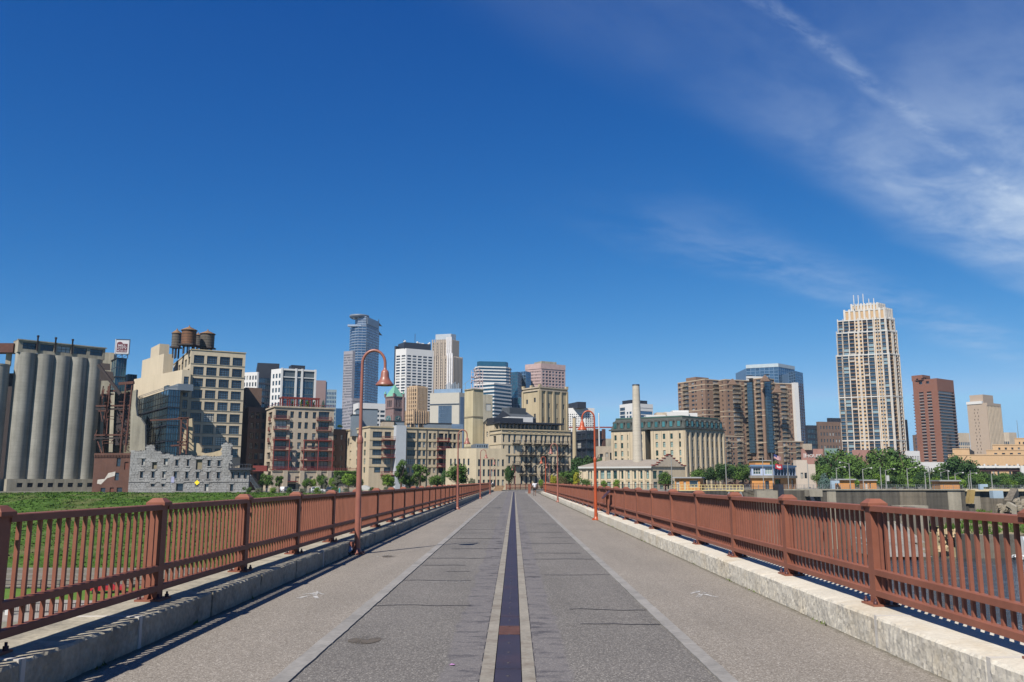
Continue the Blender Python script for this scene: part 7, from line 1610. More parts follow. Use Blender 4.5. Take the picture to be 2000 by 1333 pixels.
def control():
    Y = 254; S = 4.444; P = lambda x: 1300 + x / S; Q = lambda y: 690 + y / S
    A, c, B = (xat(P(745), Y, 5), Y), (xat(P(935), Y - 1, 5), Y - 1), (xat(P(1128), Y + 12, 5), Y + 12); D = (A[0] + 4, Y + 16)
    z0, zm0, zm1, zt = ZL, zat(Q(1085), Y), zat(Q(1062), Y), zat(Q(985), Y)
    b = Bld('control_house', 'two storey lock control house, pale blue upper floor over orange tiles', 'building', (*c, z0))
    for part, za, zb_, wl, wr in (('lower_wall', z0, zm0, [W('plain', g_dark, f_dark, [(.60, .78, .0, .75)])], [W('plain', g_dark, f_dark, [(.05, .3, .05, .9), (.6, .7, .05, .9), (.78, .9, .05, .9)])]), ('upper_wall', zm1, zt, [W('wide', g_green, f_white, [(.08, .42, .12, .85), (.62, .95, .12, .85)])], [W('grid', g_teal, f_blue, [(.05 + i * .1333, .18 + i * .1333, .02, .86) for i in range(7)])])):
        b.face(A, c, za, zb_, wl, 0, .3, part); b.face(c, B, za, zb_, wr, 0, .3, part); b.face(B, D, za, zb_, (), 0, .3, part); b.face(D, A, za, zb_, (), 0, .3, part)
    for za, zb_, ov, part in ((zm0, zm1, .6, 'floor_slab'), (zt, zt + .5, .5, 'roof')):
        ctr = ((A[0] + B[0]) / 2, (A[1] + B[1] + 4) / 2); q = [(ctr[0] + (p[0] - ctr[0]) * (1 + ov / 9), ctr[1] + (p[1] - ctr[1]) * (1 + ov / 8)) for p in (A, c, B, D)]; b.p(part).prism(q, za, zb_, bottom=True)
    b.p('penthouse').box(xat(P(760), Y + 7, 9), xat(P(885), Y + 7, 9), Y + 5, Y + 12, zt + .5, zat(Q(935), Y + 6)); b.p('penthouse_lid').box(xat(P(752), Y + 7, 9), xat(P(895), Y + 7, 9), Y + 4.5, Y + 12.5, zat(Q(935), Y + 6), zat(Q(931), Y + 6))
    b.done({'lower_wall': w_orange, 'upper_wall': M('pale_blue_panel', lin(186, 200, 226), .6), 'floor_slab': m_conc, 'roof': f_sky, 'penthouse': w_orange, 'penthouse_lid': f_white, 'wall': w_orange})
    # kiosk with yellow walkway
    b = box_building('lock_kiosk', 'orange tiled kiosk with white doors behind the yellow walkway', 1318, 1386, 934.5, 953, 236, w_orange, side=.28, zb=ZL, d=8, over=.9, wins=[W('plain', f_white, f_white, [(.05, .18, .0, .72)]), W('plain', g_dark, f_white, [(.34, .44, .05, .74), (.58, .92, .25, .8)])])
    b2 = box_building('orange_hut', 'wide orange tiled hut on the lock wall beside the blue spruce', 1632, 1683, 938, 952, 245, w_orange, zb=ZL, d=9); b3 = box_building('orange_hut', 'small orange hut with a pale door behind the lamp poles', 1687, 1721, 939.5, 950, 262, w_orange, zb=ZL, wins=[W('plain', f_white, f_white, [(.1, .28, .0, .75)]), W('plain', g_dark, f_white, [(.44, .55, .1, .78)])])
    b4 = box_building('orange_hut', 'orange hut standing on the lock wall edge near the rubble', 1836, 1888, 940.5, 957, 233.5, w_orange, zb=ZL + .2, d=9)
    for px, Y_, y0, y1, lb in ((1627.5, 243, 939, 957, 'pale blue machine post beside the wide orange hut'), (1917, 250, 946, 957, 'pale blue machine with a dark arm near the rubble')):
        X_ = xat(px, Y_, 1); root = thing('gate_machine', lb, 'machine', (X_, Y_, ZL)); m = MB(); z1 = zat(y0, Y_); m.box(X_ - .5, X_ + .5, Y_, Y_ + 1, ZL, z1 - .8); m.build('column', M('machine_blue', lin(176, 198, 214), .6), root); m = MB(); m.box(X_ - .5, X_ + 1.8, Y_, Y_ + 1, z1 - .8, z1); m.build('head', M('machine_blue', (0, 0, 0)), root)
control()
# yellow walkway on the lock gate
def walkway():
    Y = 222; x0, x1 = 1316, 1452; z1 = zat(947.5, Y); z0 = zat(958.5, Y); root = thing('gate_walkway', 'pale yellow railed walkway on grey trusses across the lock', 'walkway', (xat(x0, Y, z0), Y, z0)); my = M('walkway_yellow', lin(236, 214, 150), .6); mg = M('truss_grey', lin(176, 180, 182), .5, .2)
    xa, xb = xat(x0, Y, z0), xat(x1, Y, z0)
    for z, w in ((z1, .12), ((z0 + z1) / 2, .1)): m = MB(); m.bar((xa, Y, z), (xb, Y, z), w); m.build('rail', my, root); m = MB(); m.bar((xa, Y + 2, z), (xb, Y + 2, z), w); m.build('rail', my, root)
    m = MB(); m.box(xa, xb, Y - .1, Y + 2.1, z0 - .2, z0 + .12); m.build('deck', my, root)
    for i in range(21):
        x = xa + (xb - xa) * i / 20; m = MB(); m.box(x - .06, x + .06, Y - .06, Y + .06, z0, z1); m.build('post', my, root)
    n = 12; zb = z0 - 2.6
    m = MB(); m.bar((xa, Y, zb), (xb, Y, zb), .25); m.build('chord', mg, root)
    for i in range(n):
        xx, xm, xn = (xa + (xb - xa) * (i + t) / n for t in (0, .5, 1)); m = MB(); m.bar((xx, Y, zb), (xm, Y, z0 - .2), .22); m.bar((xm, Y, z0 - .2), (xn, Y, zb), .22); m.build('truss_diagonal', mg, root)
walkway()
for nm, x0, x1, Y, zt_, lb, mt in (('lock_rail', 1112, 1330, 200, 946, 'dark red fence beyond the path, below the low cream mill', M('fence_maroon', lin(92, 48, 46), .7)), ('lock_rail', 1330, 1470, 246, 944, 'dark red fence behind the kiosk and yellow walkway', M('fence_maroon', (0, 0, 0)))):
    z1 = zat(zt_, Y); xa, xb = xat(x0, Y, z1), xat(x1, Y, z1); fence(nm, lb, (xa, Y), (xb, Y + 3), ZG if Y < 210 else ZL, z1 - (ZG if Y < 210 else ZL), mt, 3.2, .28, (.1, .96))
m_galv = M('galvanised_rail', lin(150, 156, 160), .5, .4)
fence('lock_rail', 'long grey steel rail along the lock wall edge left part', (xat(1446, 232, 0), 232), (xat(1660, 232, 0), 232), ZL + .2, 1.25, m_galv, 2.4, .5, (.1, .5, .98)); fence('lock_rail', 'long grey steel rail along the lock wall edge by the orange hut', (xat(1660, 232, 0), 232), (xat(1880, 232, 0), 232), ZL + .2, 1.25, m_galv, 2.4, .5, (.1, .5, .98))
fence('lock_rail', 'grey steel rail on the far upstream wall at the right edge', (xat(1890, 262, 0), 262), (xat(2080, 262, 0), 262), ZL, 1.25, m_galv, 2.6, .6, (.1, .5, .98)); fence('lock_rail', 'black wire fence before the control house', (xat(1452, 226, 0), 226), (xat(1530, 226, 0), 226), ZL, 1.9, m_black, 2.6, .35, (.1, .5, .98))
# concrete stub walls and dark gate pier at the lock mouth
def lockmouth():
    root = thing('lock_gate_pier', 'concrete pier with dark gate recess left of the long lock wall', 'pier', (xat(1500, 226, 0), 226, ZW))
    for x0, x1, Y, zt_, mm, n in ((1478, 1522, 224, ZL, m_lockl, 'pier'), (1521, 1531, 223, ZL + 1.6, w_black, 'gate_recess'), (1531, 1600, 229.5, ZL, m_lockd, 'wing_wall')):
        m = MB(); m.box(xat(x0, Y, 0), xat(x1, Y, 0) - .05, Y, Y + 5, ZW, zt_); m.build(n, mm, root)
    a, c = pt(1583, 968, 226), pt(1600, 1010, 226)
    root = thing('lock_crane', 'black slanting steel arm under a pale box on the lock wall', 'machine', a); m = MB(); m.bar(a, c, .9); m.build('arm', w_black, root); m = MB(); q = pt(1590, 962, 227); m.box(q[0] - 1.7, q[0] + 1.7, 225.5, 230.9, q[2] - 1.1, q[2] + .6); m.build('box', m_lockl, root)
    # quay walls running from the bridge to the lock
    root = thing('quay_wall', 'grey river wall between the bridge and the lock', 'wall', (40, 205, ZW)); P = [(14, 158), (17, 187), (60, 226), (78, 231)]
    for p0, p1 in zip(P, P[1:]): m = MB(); a, c_ = out(p0, p1, 0, 0), out(p0, p1, 1, 0); e, f = out(p0, p1, 0, -1.5), out(p0, p1, 1, -1.5); m.hexa([(*a, ZW), (*c_, ZW), (*f, ZW), (*e, ZW), (*a, ZL), (*c_, ZL), (*f, ZL), (*e, ZL)]); m.build('wall_section', m_lock, root)
    # stepped spillway slabs
    root = thing('spillway', 'grey stepped concrete spillway slabs at the water edge', 'spillway', (pt(1740, 1030, 212)[0], 212, ZW)); m_sl = M('spillway_concrete', lin(150, 146, 138), .9, var=.2, vs=.2, streak=.2, fine=.12)
    for k, (x0, x1, ya, yb, Y) in enumerate(((1690, 1790, 1022, 1058, 214), (1694, 1797, 1055, 1072, 208), (1700, 1803, 1066, 1085, 203))):
        z1, z0 = zat(ya, Y), zat(yb, Y); xa, xb = xat(x0, Y, z1), xat(x1, Y, z1); m = MB(); m.hexa([(xa, Y - 4, z0), (xb, Y - 4, z0), (xb + 3, Y + 10, z0), (xa, Y + 10, z0), (xa, Y + 3 - k, z1), (xb - 3, Y + 3 - k, z1), (xb, Y + 10, z1), (xa, Y + 10, z1)]); m.build('slab', m_sl, root)
        for q in range(7 if k == 0 else 0): m = MB(); xx = xa + (xb - xa) * q / 7 + 1; m.bar((xx, Y - 2, z0 + .2), (xx - 1.5, Y + 3, z1 + .1), .35); m.build('rib', m_lockl, root)
    root = thing('pale_pier', 'sunlit white concrete pier standing in the water before the lock wall', 'pier', (pt(1800, 1060, 216)[0], 216, ZW))
    for x0, x1, yt, mm, Y in ((1788, 1812, 990, m_lockl, 219), (1812, 1834, 1000, m_lockd, 222), (1834, 1866, 1012, m_lock, 224)):
        z1 = zat(yt, Y); m = MB(); m.box(xat(x0, Y, z1), xat(x1, Y, z1) - .05, Y, Y + 10, ZW, z1); m.build('block', mm, root)
    m = MB(); m.box(xat(1756, 226, -3), xat(1812, 226, -3), 226, 230.8, zat(994, 226), zat(988, 226)); m.build('ledge', m_lockl, root)
    # far upstream wall and rubble
    root = thing('upstream_wall', 'worn concrete wall with a cream top beam at the right edge', 'wall', (150, 262, ZW))
    for k in range(8):
        xa = xat(1886 + k * 26, 262, 0); xb = xat(1886 + (k + 1) * 26, 262, 0) - .08; m = MB(); m.box(xa, xb, 262 - R.uniform(0, .4), 266, ZW, ZL - .4); m.build('wall_section', m_lock if k % 3 else m_lockl, root)
    m = MB(); m.box(xat(1885, 261, 0), xat(2100, 261, 0), 260.5, 264, ZL - .6, ZL + .1); m.build('top_beam', M('cream_beam', lin(226, 208, 170), .8), root)
    root = thing('hanging_gate', 'tilted yellow rusty plate above a dark concrete funnel', 'gate', pt(1898, 970, 240)); a = [pt(x, y, 242) for x, y in ((1892, 984), (1902, 984), (1905, 958), (1897, 957))]
    m = MB(); m.hexa([(x, 242, z) for x, _, z in a] [0:2] + [(x, 244, z) for x, _, z in a][1::-1] + [(a[3][0], 242, a[3][2]), (a[2][0], 242, a[2][2]), (a[2][0], 244, a[2][2]), (a[3][0], 244, a[3][2])]); m.build('plate', M('ochre_plate', lin(170, 146, 92), .85, var=.15), root)
    m = MB(); q0, q1 = pt(1891, 985, 243), pt(1906, 1002, 243); m.box(q0[0], q1[0], 243, 247, ZW, q0[2]); m.build('funnel', m_lockd, root)
    rr = random.Random(31); m_rub = M('rubble_stone', lin(150, 140, 122), .95, var=.2, vs=.4, fine=.15)
    def rock(nm, lb, px, py, Y, s, cat='rock', grp=None, mat=m_rub):
        p = pt(px, py, Y); m = MB(); n = 7; V = []
        for k in range(4):
            for i in range(n): a = 2 * PI * i / n; r = s * (1, .98, .8, .35)[k] * rr.uniform(.75, 1.2); V.append((p[0] + r * math.cos(a), p[1] + r * math.sin(a), p[2] + s * (-.7, .0, .6, .9)[k] * rr.uniform(.8, 1.1)))
        m.v = V
        for k in range(3):
            for i in range(n): j = (i + 1) % n; m.f.append((k * n + i, k * n + j, (k + 1) * n + j, (k + 1) * n + i)); m.m.append(0); m.s.append(False)
        m.f.append(tuple(range(3 * n, 4 * n))); m.m.append(0); m.s.append(False); o = m.build(nm, mat, None); tag(o, lb, cat, grp); return o
    for k in range(26): rock('rubble_block', 'pale broken concrete blocks heaped below the far right wall', 1950 + rr.random() * 22, 988 + rr.random() * 16, 240 + rr.random() * 8, rr.uniform(.45, .9), grp='rubble heap blocks')
    for k in range(18): rock('rubble_block', 'grey broken concrete blocks at the right picture edge', 1986 + rr.random() * 26, 978 + rr.random() * 24, 236 + rr.random() * 14, rr.uniform(.6, 1.2), grp='rubble at the edge')
    root = thing('broken_slab', 'slanting broken concrete beam leaning down to the right edge', 'concrete slab', pt(1975, 990, 235)); m = MB(); m.bar(pt(1968, 984, 240), pt(2030, 1020, 232), 1.2); m.build('beam', m_lockl, root); m = MB(); m.bar(pt(1970, 984, 244), pt(1982, 960, 250), 1.9); m.build('leaning_block', m_lock, root)
    q = pt(1965, 966, 250); m = MB(); m.box(q[0] - 1.5, q[0] + 1.5, 254, 256, q[2] - 1.2, q[2] + 1.0); tag(m.build('pale_box', M('machine_blue', (0, 0, 0))), 'pale blue grey box on top of the rubble heap', 'box')
    # weedy bank with stone facing
    mb = MB(); xa, xb = xat(1838, 215, -8), xat(2100, 215, -8)
    for i in range(34):
        for j in range(10):
            f = lambda i_, j_: (xa + (xb - xa) * i_ / 34, 204 + 56 * j_ / 10, -10.8 + 3.6 * (j_ / 10) ** .8 + .8 * mnoise.noise((i_ * .4, j_ * .5, 2)))
            mb.quad(f(i, j), f(i + 1, j), f(i + 1, j + 1), f(i, j + 1))
    structure(mb, 'river_bank', M('bank_earth', lin(150, 138, 108), .95, var=.2, vs=.2, stain=lin(96, 124, 54), stain_amt=.9, stain_s=.12))
    mb = MB()
    for k in range(2600):
        x = xa + (xb - xa) * rr.random(); y = 205 + 52 * rr.random(); z = -10.8 + 3.6 * ((y - 204) / 56) ** .8
        if mnoise.noise((x * .12, y * .12, 4)) < -.08: continue
        h = rr.uniform(.5, 1.5); a = rr.uniform(0, PI); w = rr.uniform(.2, .6); mb.tri((x - math.cos(a) * w, y - math.sin(a) * w, z), (x + math.cos(a) * w, y + math.sin(a) * w, z), (x + rr.uniform(-.5, .5), y, z + h))
    structure(mb, 'bank_weeds', m_tuft, 'stuff')
    root = thing('bank_wall', 'streaked old retaining wall below the weedy bank on the right', 'wall', (xa + 12, 203, ZW))
    for k in range(9):
        x0 = xat(1874, 203, -10) + k * 4.4; m = MB(); m.box(x0, x0 + 4.3, 203 - R.uniform(0, .3), 205.5, ZW, -10.6 + R.uniform(-.2, .2)); m.build('wall_section', m_lock if k % 2 else m_lockd, root)
    mb = MB(); mb.hexa([(xat(1830, 208, -12), 206.5, ZW), (xat(1876, 208, -12), 206.5, ZW), (xat(1876, 208, -12), 214, ZW), (xat(1830, 208, -12), 214, ZW), (xat(1830, 208, -12), 210, -10.6), (xat(1876, 208, -12), 210, -10.6), (xat(1876, 208, -12), 214, -10.6), (xat(1830, 208, -12), 214, -10.6)]); structure(mb, 'bank_slope', M('bank_earth', (0, 0, 0)))
    for k in range(44): rock('facing_stone', 'tan boulders sloping to the water left of the old retaining wall', 1832 + rr.random() * 40, 1036 + rr.random() * 40, 206 + rr.random() * 5, rr.uniform(.5, .95), grp='tan boulders at the waterline', mat=M('tan_boulder', lin(206, 182, 142), .95, var=.12))
    mb = MB()
    for k in range(420): x = xat(1978, 202, -14) + rr.random() ** 1.5 * 22; y = 196 + rr.random() * 7; s = rr.uniform(.1, .5); mb.poly([(x + s * math.cos(a), y + s * math.sin(a) * 2, ZW + .05 + rr.random() * .9) for a in (0, 1.3, 2.5, 3.8, 5)])
    structure(mb, 'foam', M('white_foam', (.55, .57, .58), .8), 'stuff')
    m = MB(); x0 = xat(1993, 203, -12); m.hexa([(x0, 200, ZW), (x0 + 14, 200, ZW), (x0 + 14, 203, ZW), (x0, 203, ZW), (x0, 202, -11), (x0 + 14, 202, -11), (x0 + 14, 203, -11), (x0, 203, -11)]); structure(m, 'waterfall', M('falling_water', (.5, .52, .53), .5, streak=.3, anis=(4, 4, .3)), 'stuff')
lockmouth()
# lamp and flag poles on the lock
w_pole = M('pole_grey', lin(182, 180, 174), .5, .3)
POLES = [(1538, 233, 905, 958, 0, 'plain pole beside the flag pole'), (1577, 234, 906, 960, 0, 'grey pole in front of the pale house'), (1633, 244, 914, 953, 1, 'lamp pole behind the blue spruce'), (1658, 238, 905, 957, -1, 'twin lamp pole over the wide orange hut'), (1684.5, 240, 916, 955, 1, 'lamp pole between the two left orange huts'),
         (1719, 242, 913, 955, 0, 'plain pole right of the small orange hut'), (1729, 240, 918, 956, 1, 'lamp pole with the small white sign'), (1771, 234, 915, 958, 1, 'tall tapered lamp pole before the long lock wall'), (1806, 240, 922, 956, 1, 'lamp pole left of the edge orange hut'), (1813.5, 238, 911, 957, -1, 'tall lamp pole just left of the edge orange hut'),
         (1837, 262, 922, 950, 1, 'lamp pole behind the edge orange hut'), (1851, 260, 918, 950, -1, 'lamp pole above the edge orange hut roof'), (1865, 262, 925, 950, 1, 'short lamp pole right above the edge orange hut'), (1891, 258, 926, 955, 1, 'lamp pole left of the yellow plate'), (1894.5, 262, 920, 953, 0, 'thin pole over the yellow plate'), (1936, 264, 927, 953, 0, 'lone grey pole at the far right'), (1311, 226, 899, 958, 0, 'grey pole left of the kiosk'), (1417, 228, 900, 955, 0, 'grey pole behind the yellow walkway'), (1489, 240, 894, 952, 0, 'grey pole before the control house')]
for px, Y, y0, y1, arm, lb in POLES:
    z1 = zat(y0, Y); X_ = xat(px, Y, z1); root = thing('lamp_pole', lb, 'lamp pole' if arm else 'pole', (X_, Y, ZL), 'grey poles on the lock'); m = MB(); m.lathe(X_, Y, [(.17, ZL), (.14, ZL + 2), (.09, z1)], 8); m.build('shaft', w_pole, root)
    if arm:
        m = MB(); m.tube([(X_, Y, z1 - .3), (X_ + arm * 1.6, Y, z1 + .25), (X_ + arm * 2.4, Y, z1 + .35)], .055, 6); m.build('arm', w_pole, root); m = MB(); m.lathe(X_ + arm * 2.5, Y, [(.1, z1 + .38), (.3, z1 + .2), (.26, z1 + .02), (.05, z1 - .05)], 10); m.build('lamp_head', f_white, root)
    else: m = MB(); m.lathe(X_, Y, [(.12, z1), (.12, z1 + .12)], 8); m.build('cap', w_pole, root)
    if px == 1729: m = MB(); m.box(X_ + .15, X_ + .95, Y - .05, Y, zat(940, Y), zat(929, Y)); m.build('sign_plate', f_white, root)
# flag pole with two flags
def flags():
    Y = 231; X_ = xat(1511, Y, ZL); zt = zat(888, Y); root = thing('flag_pole', 'tall flag pole before the control house', 'flag pole', (X_, Y, ZL)); Xt = X_
    m = MB(); m.lathe(Xt, Y, [(.16, ZL), (.07, zt)], 8); m.build('shaft', w_pole, root); m = MB(); m.lathe(Xt, Y, [(.01, zt), (.14, zt + .12), (.01, zt + .25)], 8); m.build('ball', w_pole, root)
    def flag(nm, lb, x0, y0, w, h, colf, droop, nx=18, ny=13):
        p = pt(x0, y0, Y); mats = []; idx = {}; m = MB()
        for i in range(nx):
            for j in range(ny):
                col, key = colf((i + .5) / nx, (j + .5) / ny)
                if key not in idx: idx[key] = len(mats); mats.append(M('flag_' + key, col, .8, var=.03))
                f = lambda a, c_: (p[0] + w * a * .95, p[1] + .25 * math.sin(a * 7 + c_) * (a ** .5), p[2] - h * (1 - c_) - droop * a ** 1.3 + .1 * math.sin(a * 9))
                m.quad(f(i / nx, j / ny), f((i + 1) / nx, j / ny), f((i + 1) / nx, (j + 1) / ny), f(i / nx, (j + 1) / ny), idx[key])
        tag(m.build(nm, mats), lb, 'flag')
    red, white, blue = (.36, .02, .03), (.5, .5, .49), (.03, .04, .15)
    flag('flag', 'striped red and white flag with a blue corner, drooping from the pole top', 1511, 888, 2.1, 1.15, lambda u, v: (blue, 'blue') if u < .42 and v > .46 else ((red, 'red') if int(v * 13) % 2 == 0 else (white, 'white')), .75)
    def cast(u, v):
        w_ = (.22 < u < .78 and .30 < v < .44) or any(abs(u - c) < .07 and .3 < v < .68 for c in (.3, .5, .7))
        return (white, 'white') if w_ else (red, 'red')
    flag('flag', 'red flag with a white castle emblem, lower on the same pole', 1514, 906.5, 2.05, 1.35, cast, .25)
flags()
# pale house and low wall near the spruce
simple('pale_house', 'pale beige concrete house with dark windows behind the spruce', 1549, 1555, 1576, 899, 300, M('pale_beige', lin(224, 208, 190), .9, var=.04), (), [W('plain', g_dark, f_dark, [(.35, .6, .35, .55), (.7, .95, .35, .55)])], ang=10, zb=ZL)
simple('pale_house', 'flat grey roofed low house stretching toward the trees', 1560, 1565, 1592, 907, 310, M('pale_beige', (0, 0, 0)), ang=6, zb=ZL)

# ================================================================== plants
m_leaf = M('leaf_green', lin(86, 116, 48), .75, var=.28, vs=.6, fine=.2, fs=3, spec=.25, rnd=.16)
m_leafd = M('leaf_dark', lin(62, 92, 46), .75, var=.28, vs=.6, fine=.2, fs=3, spec=.25, rnd=.16)
m_leafl = M('leaf_light', lin(116, 148, 50), .75, var=.22, vs=.6, fine=.2, fs=3, spec=.25, rnd=.12)
m_leafy = M('leaf_yellow', lin(170, 166, 40), .75, var=.2, vs=.8, fine=.2, fs=3, rnd=.1)
m_leafg = M('leaf_grey', lin(112, 118, 92), .8, var=.2, vs=.6, fine=.2, fs=3)
m_spr = M('spruce_blue', lin(96, 124, 116), .8, var=.2, vs=.8, fine=.2, fs=3)
m_leafr = M('leaf_bronze', lin(96, 92, 50), .8, var=.25, vs=.6, fine=.2, fs=3)
m_bark = M('bark', lin(92, 76, 62), .95, var=.2, vs=2)
def crown_mesh(seed, n, kind, mat):
    """a unit crown (radius ~1, z 0..2): leaf clumps spread on several lobes"""
    rg = random.Random(seed); m = MB(); lobes = []
    if kind == 'round':
        lobes = [(0, 0, 1.0, .72)]
        for k in range(15):
            a = rg.uniform(0, 2 * PI); e = rg.uniform(-.7, 1.2); r = rg.uniform(.45, .78); lobes.append((r * math.cos(a) * math.cos(e * .8), r * math.sin(a) * math.cos(e * .8), 1.0 + .72 * math.sin(e), rg.uniform(.24, .46)))
    elif kind == 'column':
        for k in range(9): lobes.append((rg.uniform(-.18, .18), rg.uniform(-.18, .18), .15 + k * .2, .5 - .02 * k))
    elif kind == 'spruce':
        for k in range(14): z = .05 + k * .14; lobes.append((rg.uniform(-.05, .05), rg.uniform(-.05, .05), z, max(.12, .95 * (1 - (z / 2.1) ** 2.2))))
    elif kind == 'open':
        for k in range(17):
            a = rg.uniform(0, 2 * PI); z = rg.uniform(.2, 2.0); r = rg.uniform(.1, .8) * (1 - .5 * abs(z - .9)); lobes.append((r * math.cos(a), r * math.sin(a), z, rg.uniform(.18, .34)))
    elif kind == 'hedge':
        for k in range(14): lobes.append((rg.uniform(-.7, .7), rg.uniform(-.4, .4), rg.uniform(.3, 1.5), rg.uniform(.35, .5)))
    tot = sum(l[3] ** 2 for l in lobes)
    for lx, ly, lz, lr in lobes:
        for q in range(int(n * lr * lr / tot)):
            u = rg.uniform(-1, 1); a = rg.uniform(0, 2 * PI); s = math.sqrt(1 - u * u); rr_ = lr * (rg.random() ** .35) * (1 + .18 * mnoise.noise((lx * 3 + s * math.cos(a) * 2.5, ly * 3 + s * math.sin(a) * 2.5, u * 2.5)))
            fl = .45 if kind == 'spruce' else 1
            c = Vector((lx + rr_ * s * math.cos(a), ly + rr_ * s * math.sin(a), lz + rr_ * u * fl))
            if c.z < -.02: continue
            nrm = Vector((s * math.cos(a) + rg.gauss(0, .55), s * math.sin(a) + rg.gauss(0, .55), u + rg.gauss(.25, .55))).normalized(); t = nrm.orthogonal().normalized(); t.rotate(Matrix.Rotation(rg.uniform(0, PI), 3, nrm)); b = nrm.cross(t); sz = rg.uniform(.045, .10) * (1.0 if kind != 'open' else .9)
            m.quad(tuple(c - t * sz), tuple(c + b * sz * .6), tuple(c + t * sz), tuple(c - b * sz * .6))
    return m.mesh('crown', [mat])
CR = {}
def crown_of(kind, mat, i):
    k = (kind, mat.name, i)
    if k not in CR: CR[k] = crown_mesh(hash(kind) % 97 * 0 + len(CR) * 13 + 5, 2600 if kind != 'hedge' else 1800, kind, mat)
    return CR[k]
tm = MB(); tm.lathe(0, 0, [(.16, 0), (.11, .25), (.085, .7), (.05, 1.2)], 8)
for k in range(7):
    a = k * 2.4; tm.tube([(0, 0, .45 + .08 * k), (.25 * math.cos(a), .25 * math.sin(a), .75 + .1 * k), (.5 * math.cos(a), .5 * math.sin(a), 1.0 + .1 * k)], [.05, .035, .015], 5)
TRUNK = tm.mesh('trunk', [m_bark])
RT = random.Random(77)
def tree(px, Y, ytop, wpx, label, kind='round', mat=None, zb=ZG, trunk=True, group=None, name='tree', cat='tree', lift=.22):
    z1 = zat(ytop, Y); X_ = xat(px, Y, zb); h = max(.5, z1 - zb); r = wpx / 2 / F * (Y * cp) * 1.12; root = thing(name, label, cat, (X_, Y, zb), group); mat = mat or m_leaf
    lift = lift if trunk else 0.0; hz = h * (1 - lift) / 2.0
    o = inst(crown_of(kind, mat, RT.randrange(3)), 'crown', root, (X_, Y, zb + h * lift), RT.uniform(0, 6.28), (r * 1.0, r * 1.0, hz * .97))
    if trunk: inst(TRUNK, 'trunk', root, (X_, Y, zb), RT.uniform(0, 6.28), (r, r, h * .6))
    return root
# left bank, in front of the lofts
for px, Y, yt, w, kd, mt, lb in [(520, 262, 925, 26, 'round', m_leaf, 'round green tree right of the grey steel stair'), (545, 250, 928, 20, 'open', m_leaf, 'slim young tree in front of the podium'), (597, 268, 933, 17, 'round', m_leaf, 'small green tree before the podium pilasters'), (611, 270, 934, 14, 'round', m_leafl, 'small light tree right of the podium pilasters'), (628, 272, 924, 22, 'round', m_leaf, 'bright green tree under the ivy'), (637, 266, 934, 16, 'open', m_leafg, 'grey leafed young tree beside the white car'), (648, 270, 932, 16, 'round', m_leafl, 'lime green tree left of the grey tree'), (658, 266, 929, 20, 'open', m_leafg, 'larger grey leafed tree in the row'), (680, 264, 922, 30, 'round', m_leafl, 'large lime green round tree left of the nearest lamp'), (700, 268, 932, 20, 'round', m_leaf, 'green bush behind the nearest lamp pole'),
                             (757, 262, 925, 28, 'round', m_leafl, 'lime green tree before the first red balconies'), (783, 258, 899, 34, 'open', m_leaf, 'tall airy tree before the pale stair tower'), (800, 262, 925, 36, 'round', m_leaf, 'dense green tree between the two airy trees'), (820, 260, 904, 40, 'open', m_leaf, 'second tall airy tree before the cream lofts'), (853, 254, 925, 36, 'round', m_leaf, 'wide green tree before the narrow loft windows'), (868, 250, 917, 14, 'round', m_leafd, 'slim dark tree left of the big round tree'), (893, 215, 904, 46, 'round', m_leaf, 'big round tree before the small stone mill'), (921, 214, 933, 16, 'round', m_leafg, 'grey green bush at the small stone mill foot'),
                             (995, 240, 908, 22, 'round', m_leafd, 'dark green tree between the small stone mill and the fire escapes'), (1058, 240, 936, 14, 'round', m_leafl, 'small green bush behind the walker'), (1082, 238, 928, 16, 'round', m_leafy, 'yellow green bush behind the far lamps'), (1100, 236, 930, 20, 'round', m_leafr, 'bronze bush left of the yellow bush'), (1112, 240, 917, 48, 'round', m_leaf, 'wide green tree behind the yellow bush'), (1126, 226, 922, 22, 'column', m_leafy, 'bright yellow rounded bush right of the far lamps'), (1145, 232, 935, 18, 'round', m_leaf, 'green shrub left of the orange lamp'), (1180, 236, 937, 14, 'round', m_leafl, 'low green shrub before the low mill windows'), (1205, 236, 935, 14, 'round', m_leafl, 'green shrub under the low mill canopy')]:
    tree(px, Y, yt, w, lb, kd, mt, group='trees before the mills')
for px, Y, yt, w, lb in [(1108, 330, 902, 46, 'dark trees rising left of the orange lamp'), (1132, 340, 893, 52, 'dark tree mass behind the orange lamp pole'), (1160, 335, 885, 44, 'dark tree top left of the mansard mill'), (1185, 338, 890, 34, 'dark tree against the mansard mill corner'), (1148, 325, 905, 40, 'mid dark tree below the tan block')]: tree(px, Y, yt, w, lb, 'round', m_leafd, group='dark trees by the mansard mill')
tree(1300, 228, 921, 30, 'small round tree at the stepped gable', 'round', m_leaf, group='trees before the mills')
for i, (px, yt, w) in enumerate([(1362, 914, 28), (1378, 909, 36), (1398, 914, 30), (1416, 904, 40), (1436, 906, 38), (1452, 906, 42), (1470, 903, 38), (1484, 912, 26)]): tree(px, 300 + (i % 3) * 12, yt, w, ('darker' if i % 2 else 'lighter') + ' green tree in the row left of the control house, ' + ('first', 'second', 'third', 'fourth', 'fifth', 'sixth', 'seventh', 'eighth')[i] + ' from the mansard mill', 'round', m_leafd if i % 2 else m_leaf, zb=ZL, group='trees left of the control house')
tree(1513, 300, 896, 24, 'small tree behind the flag pole', 'round', m_leaf, zb=ZL)
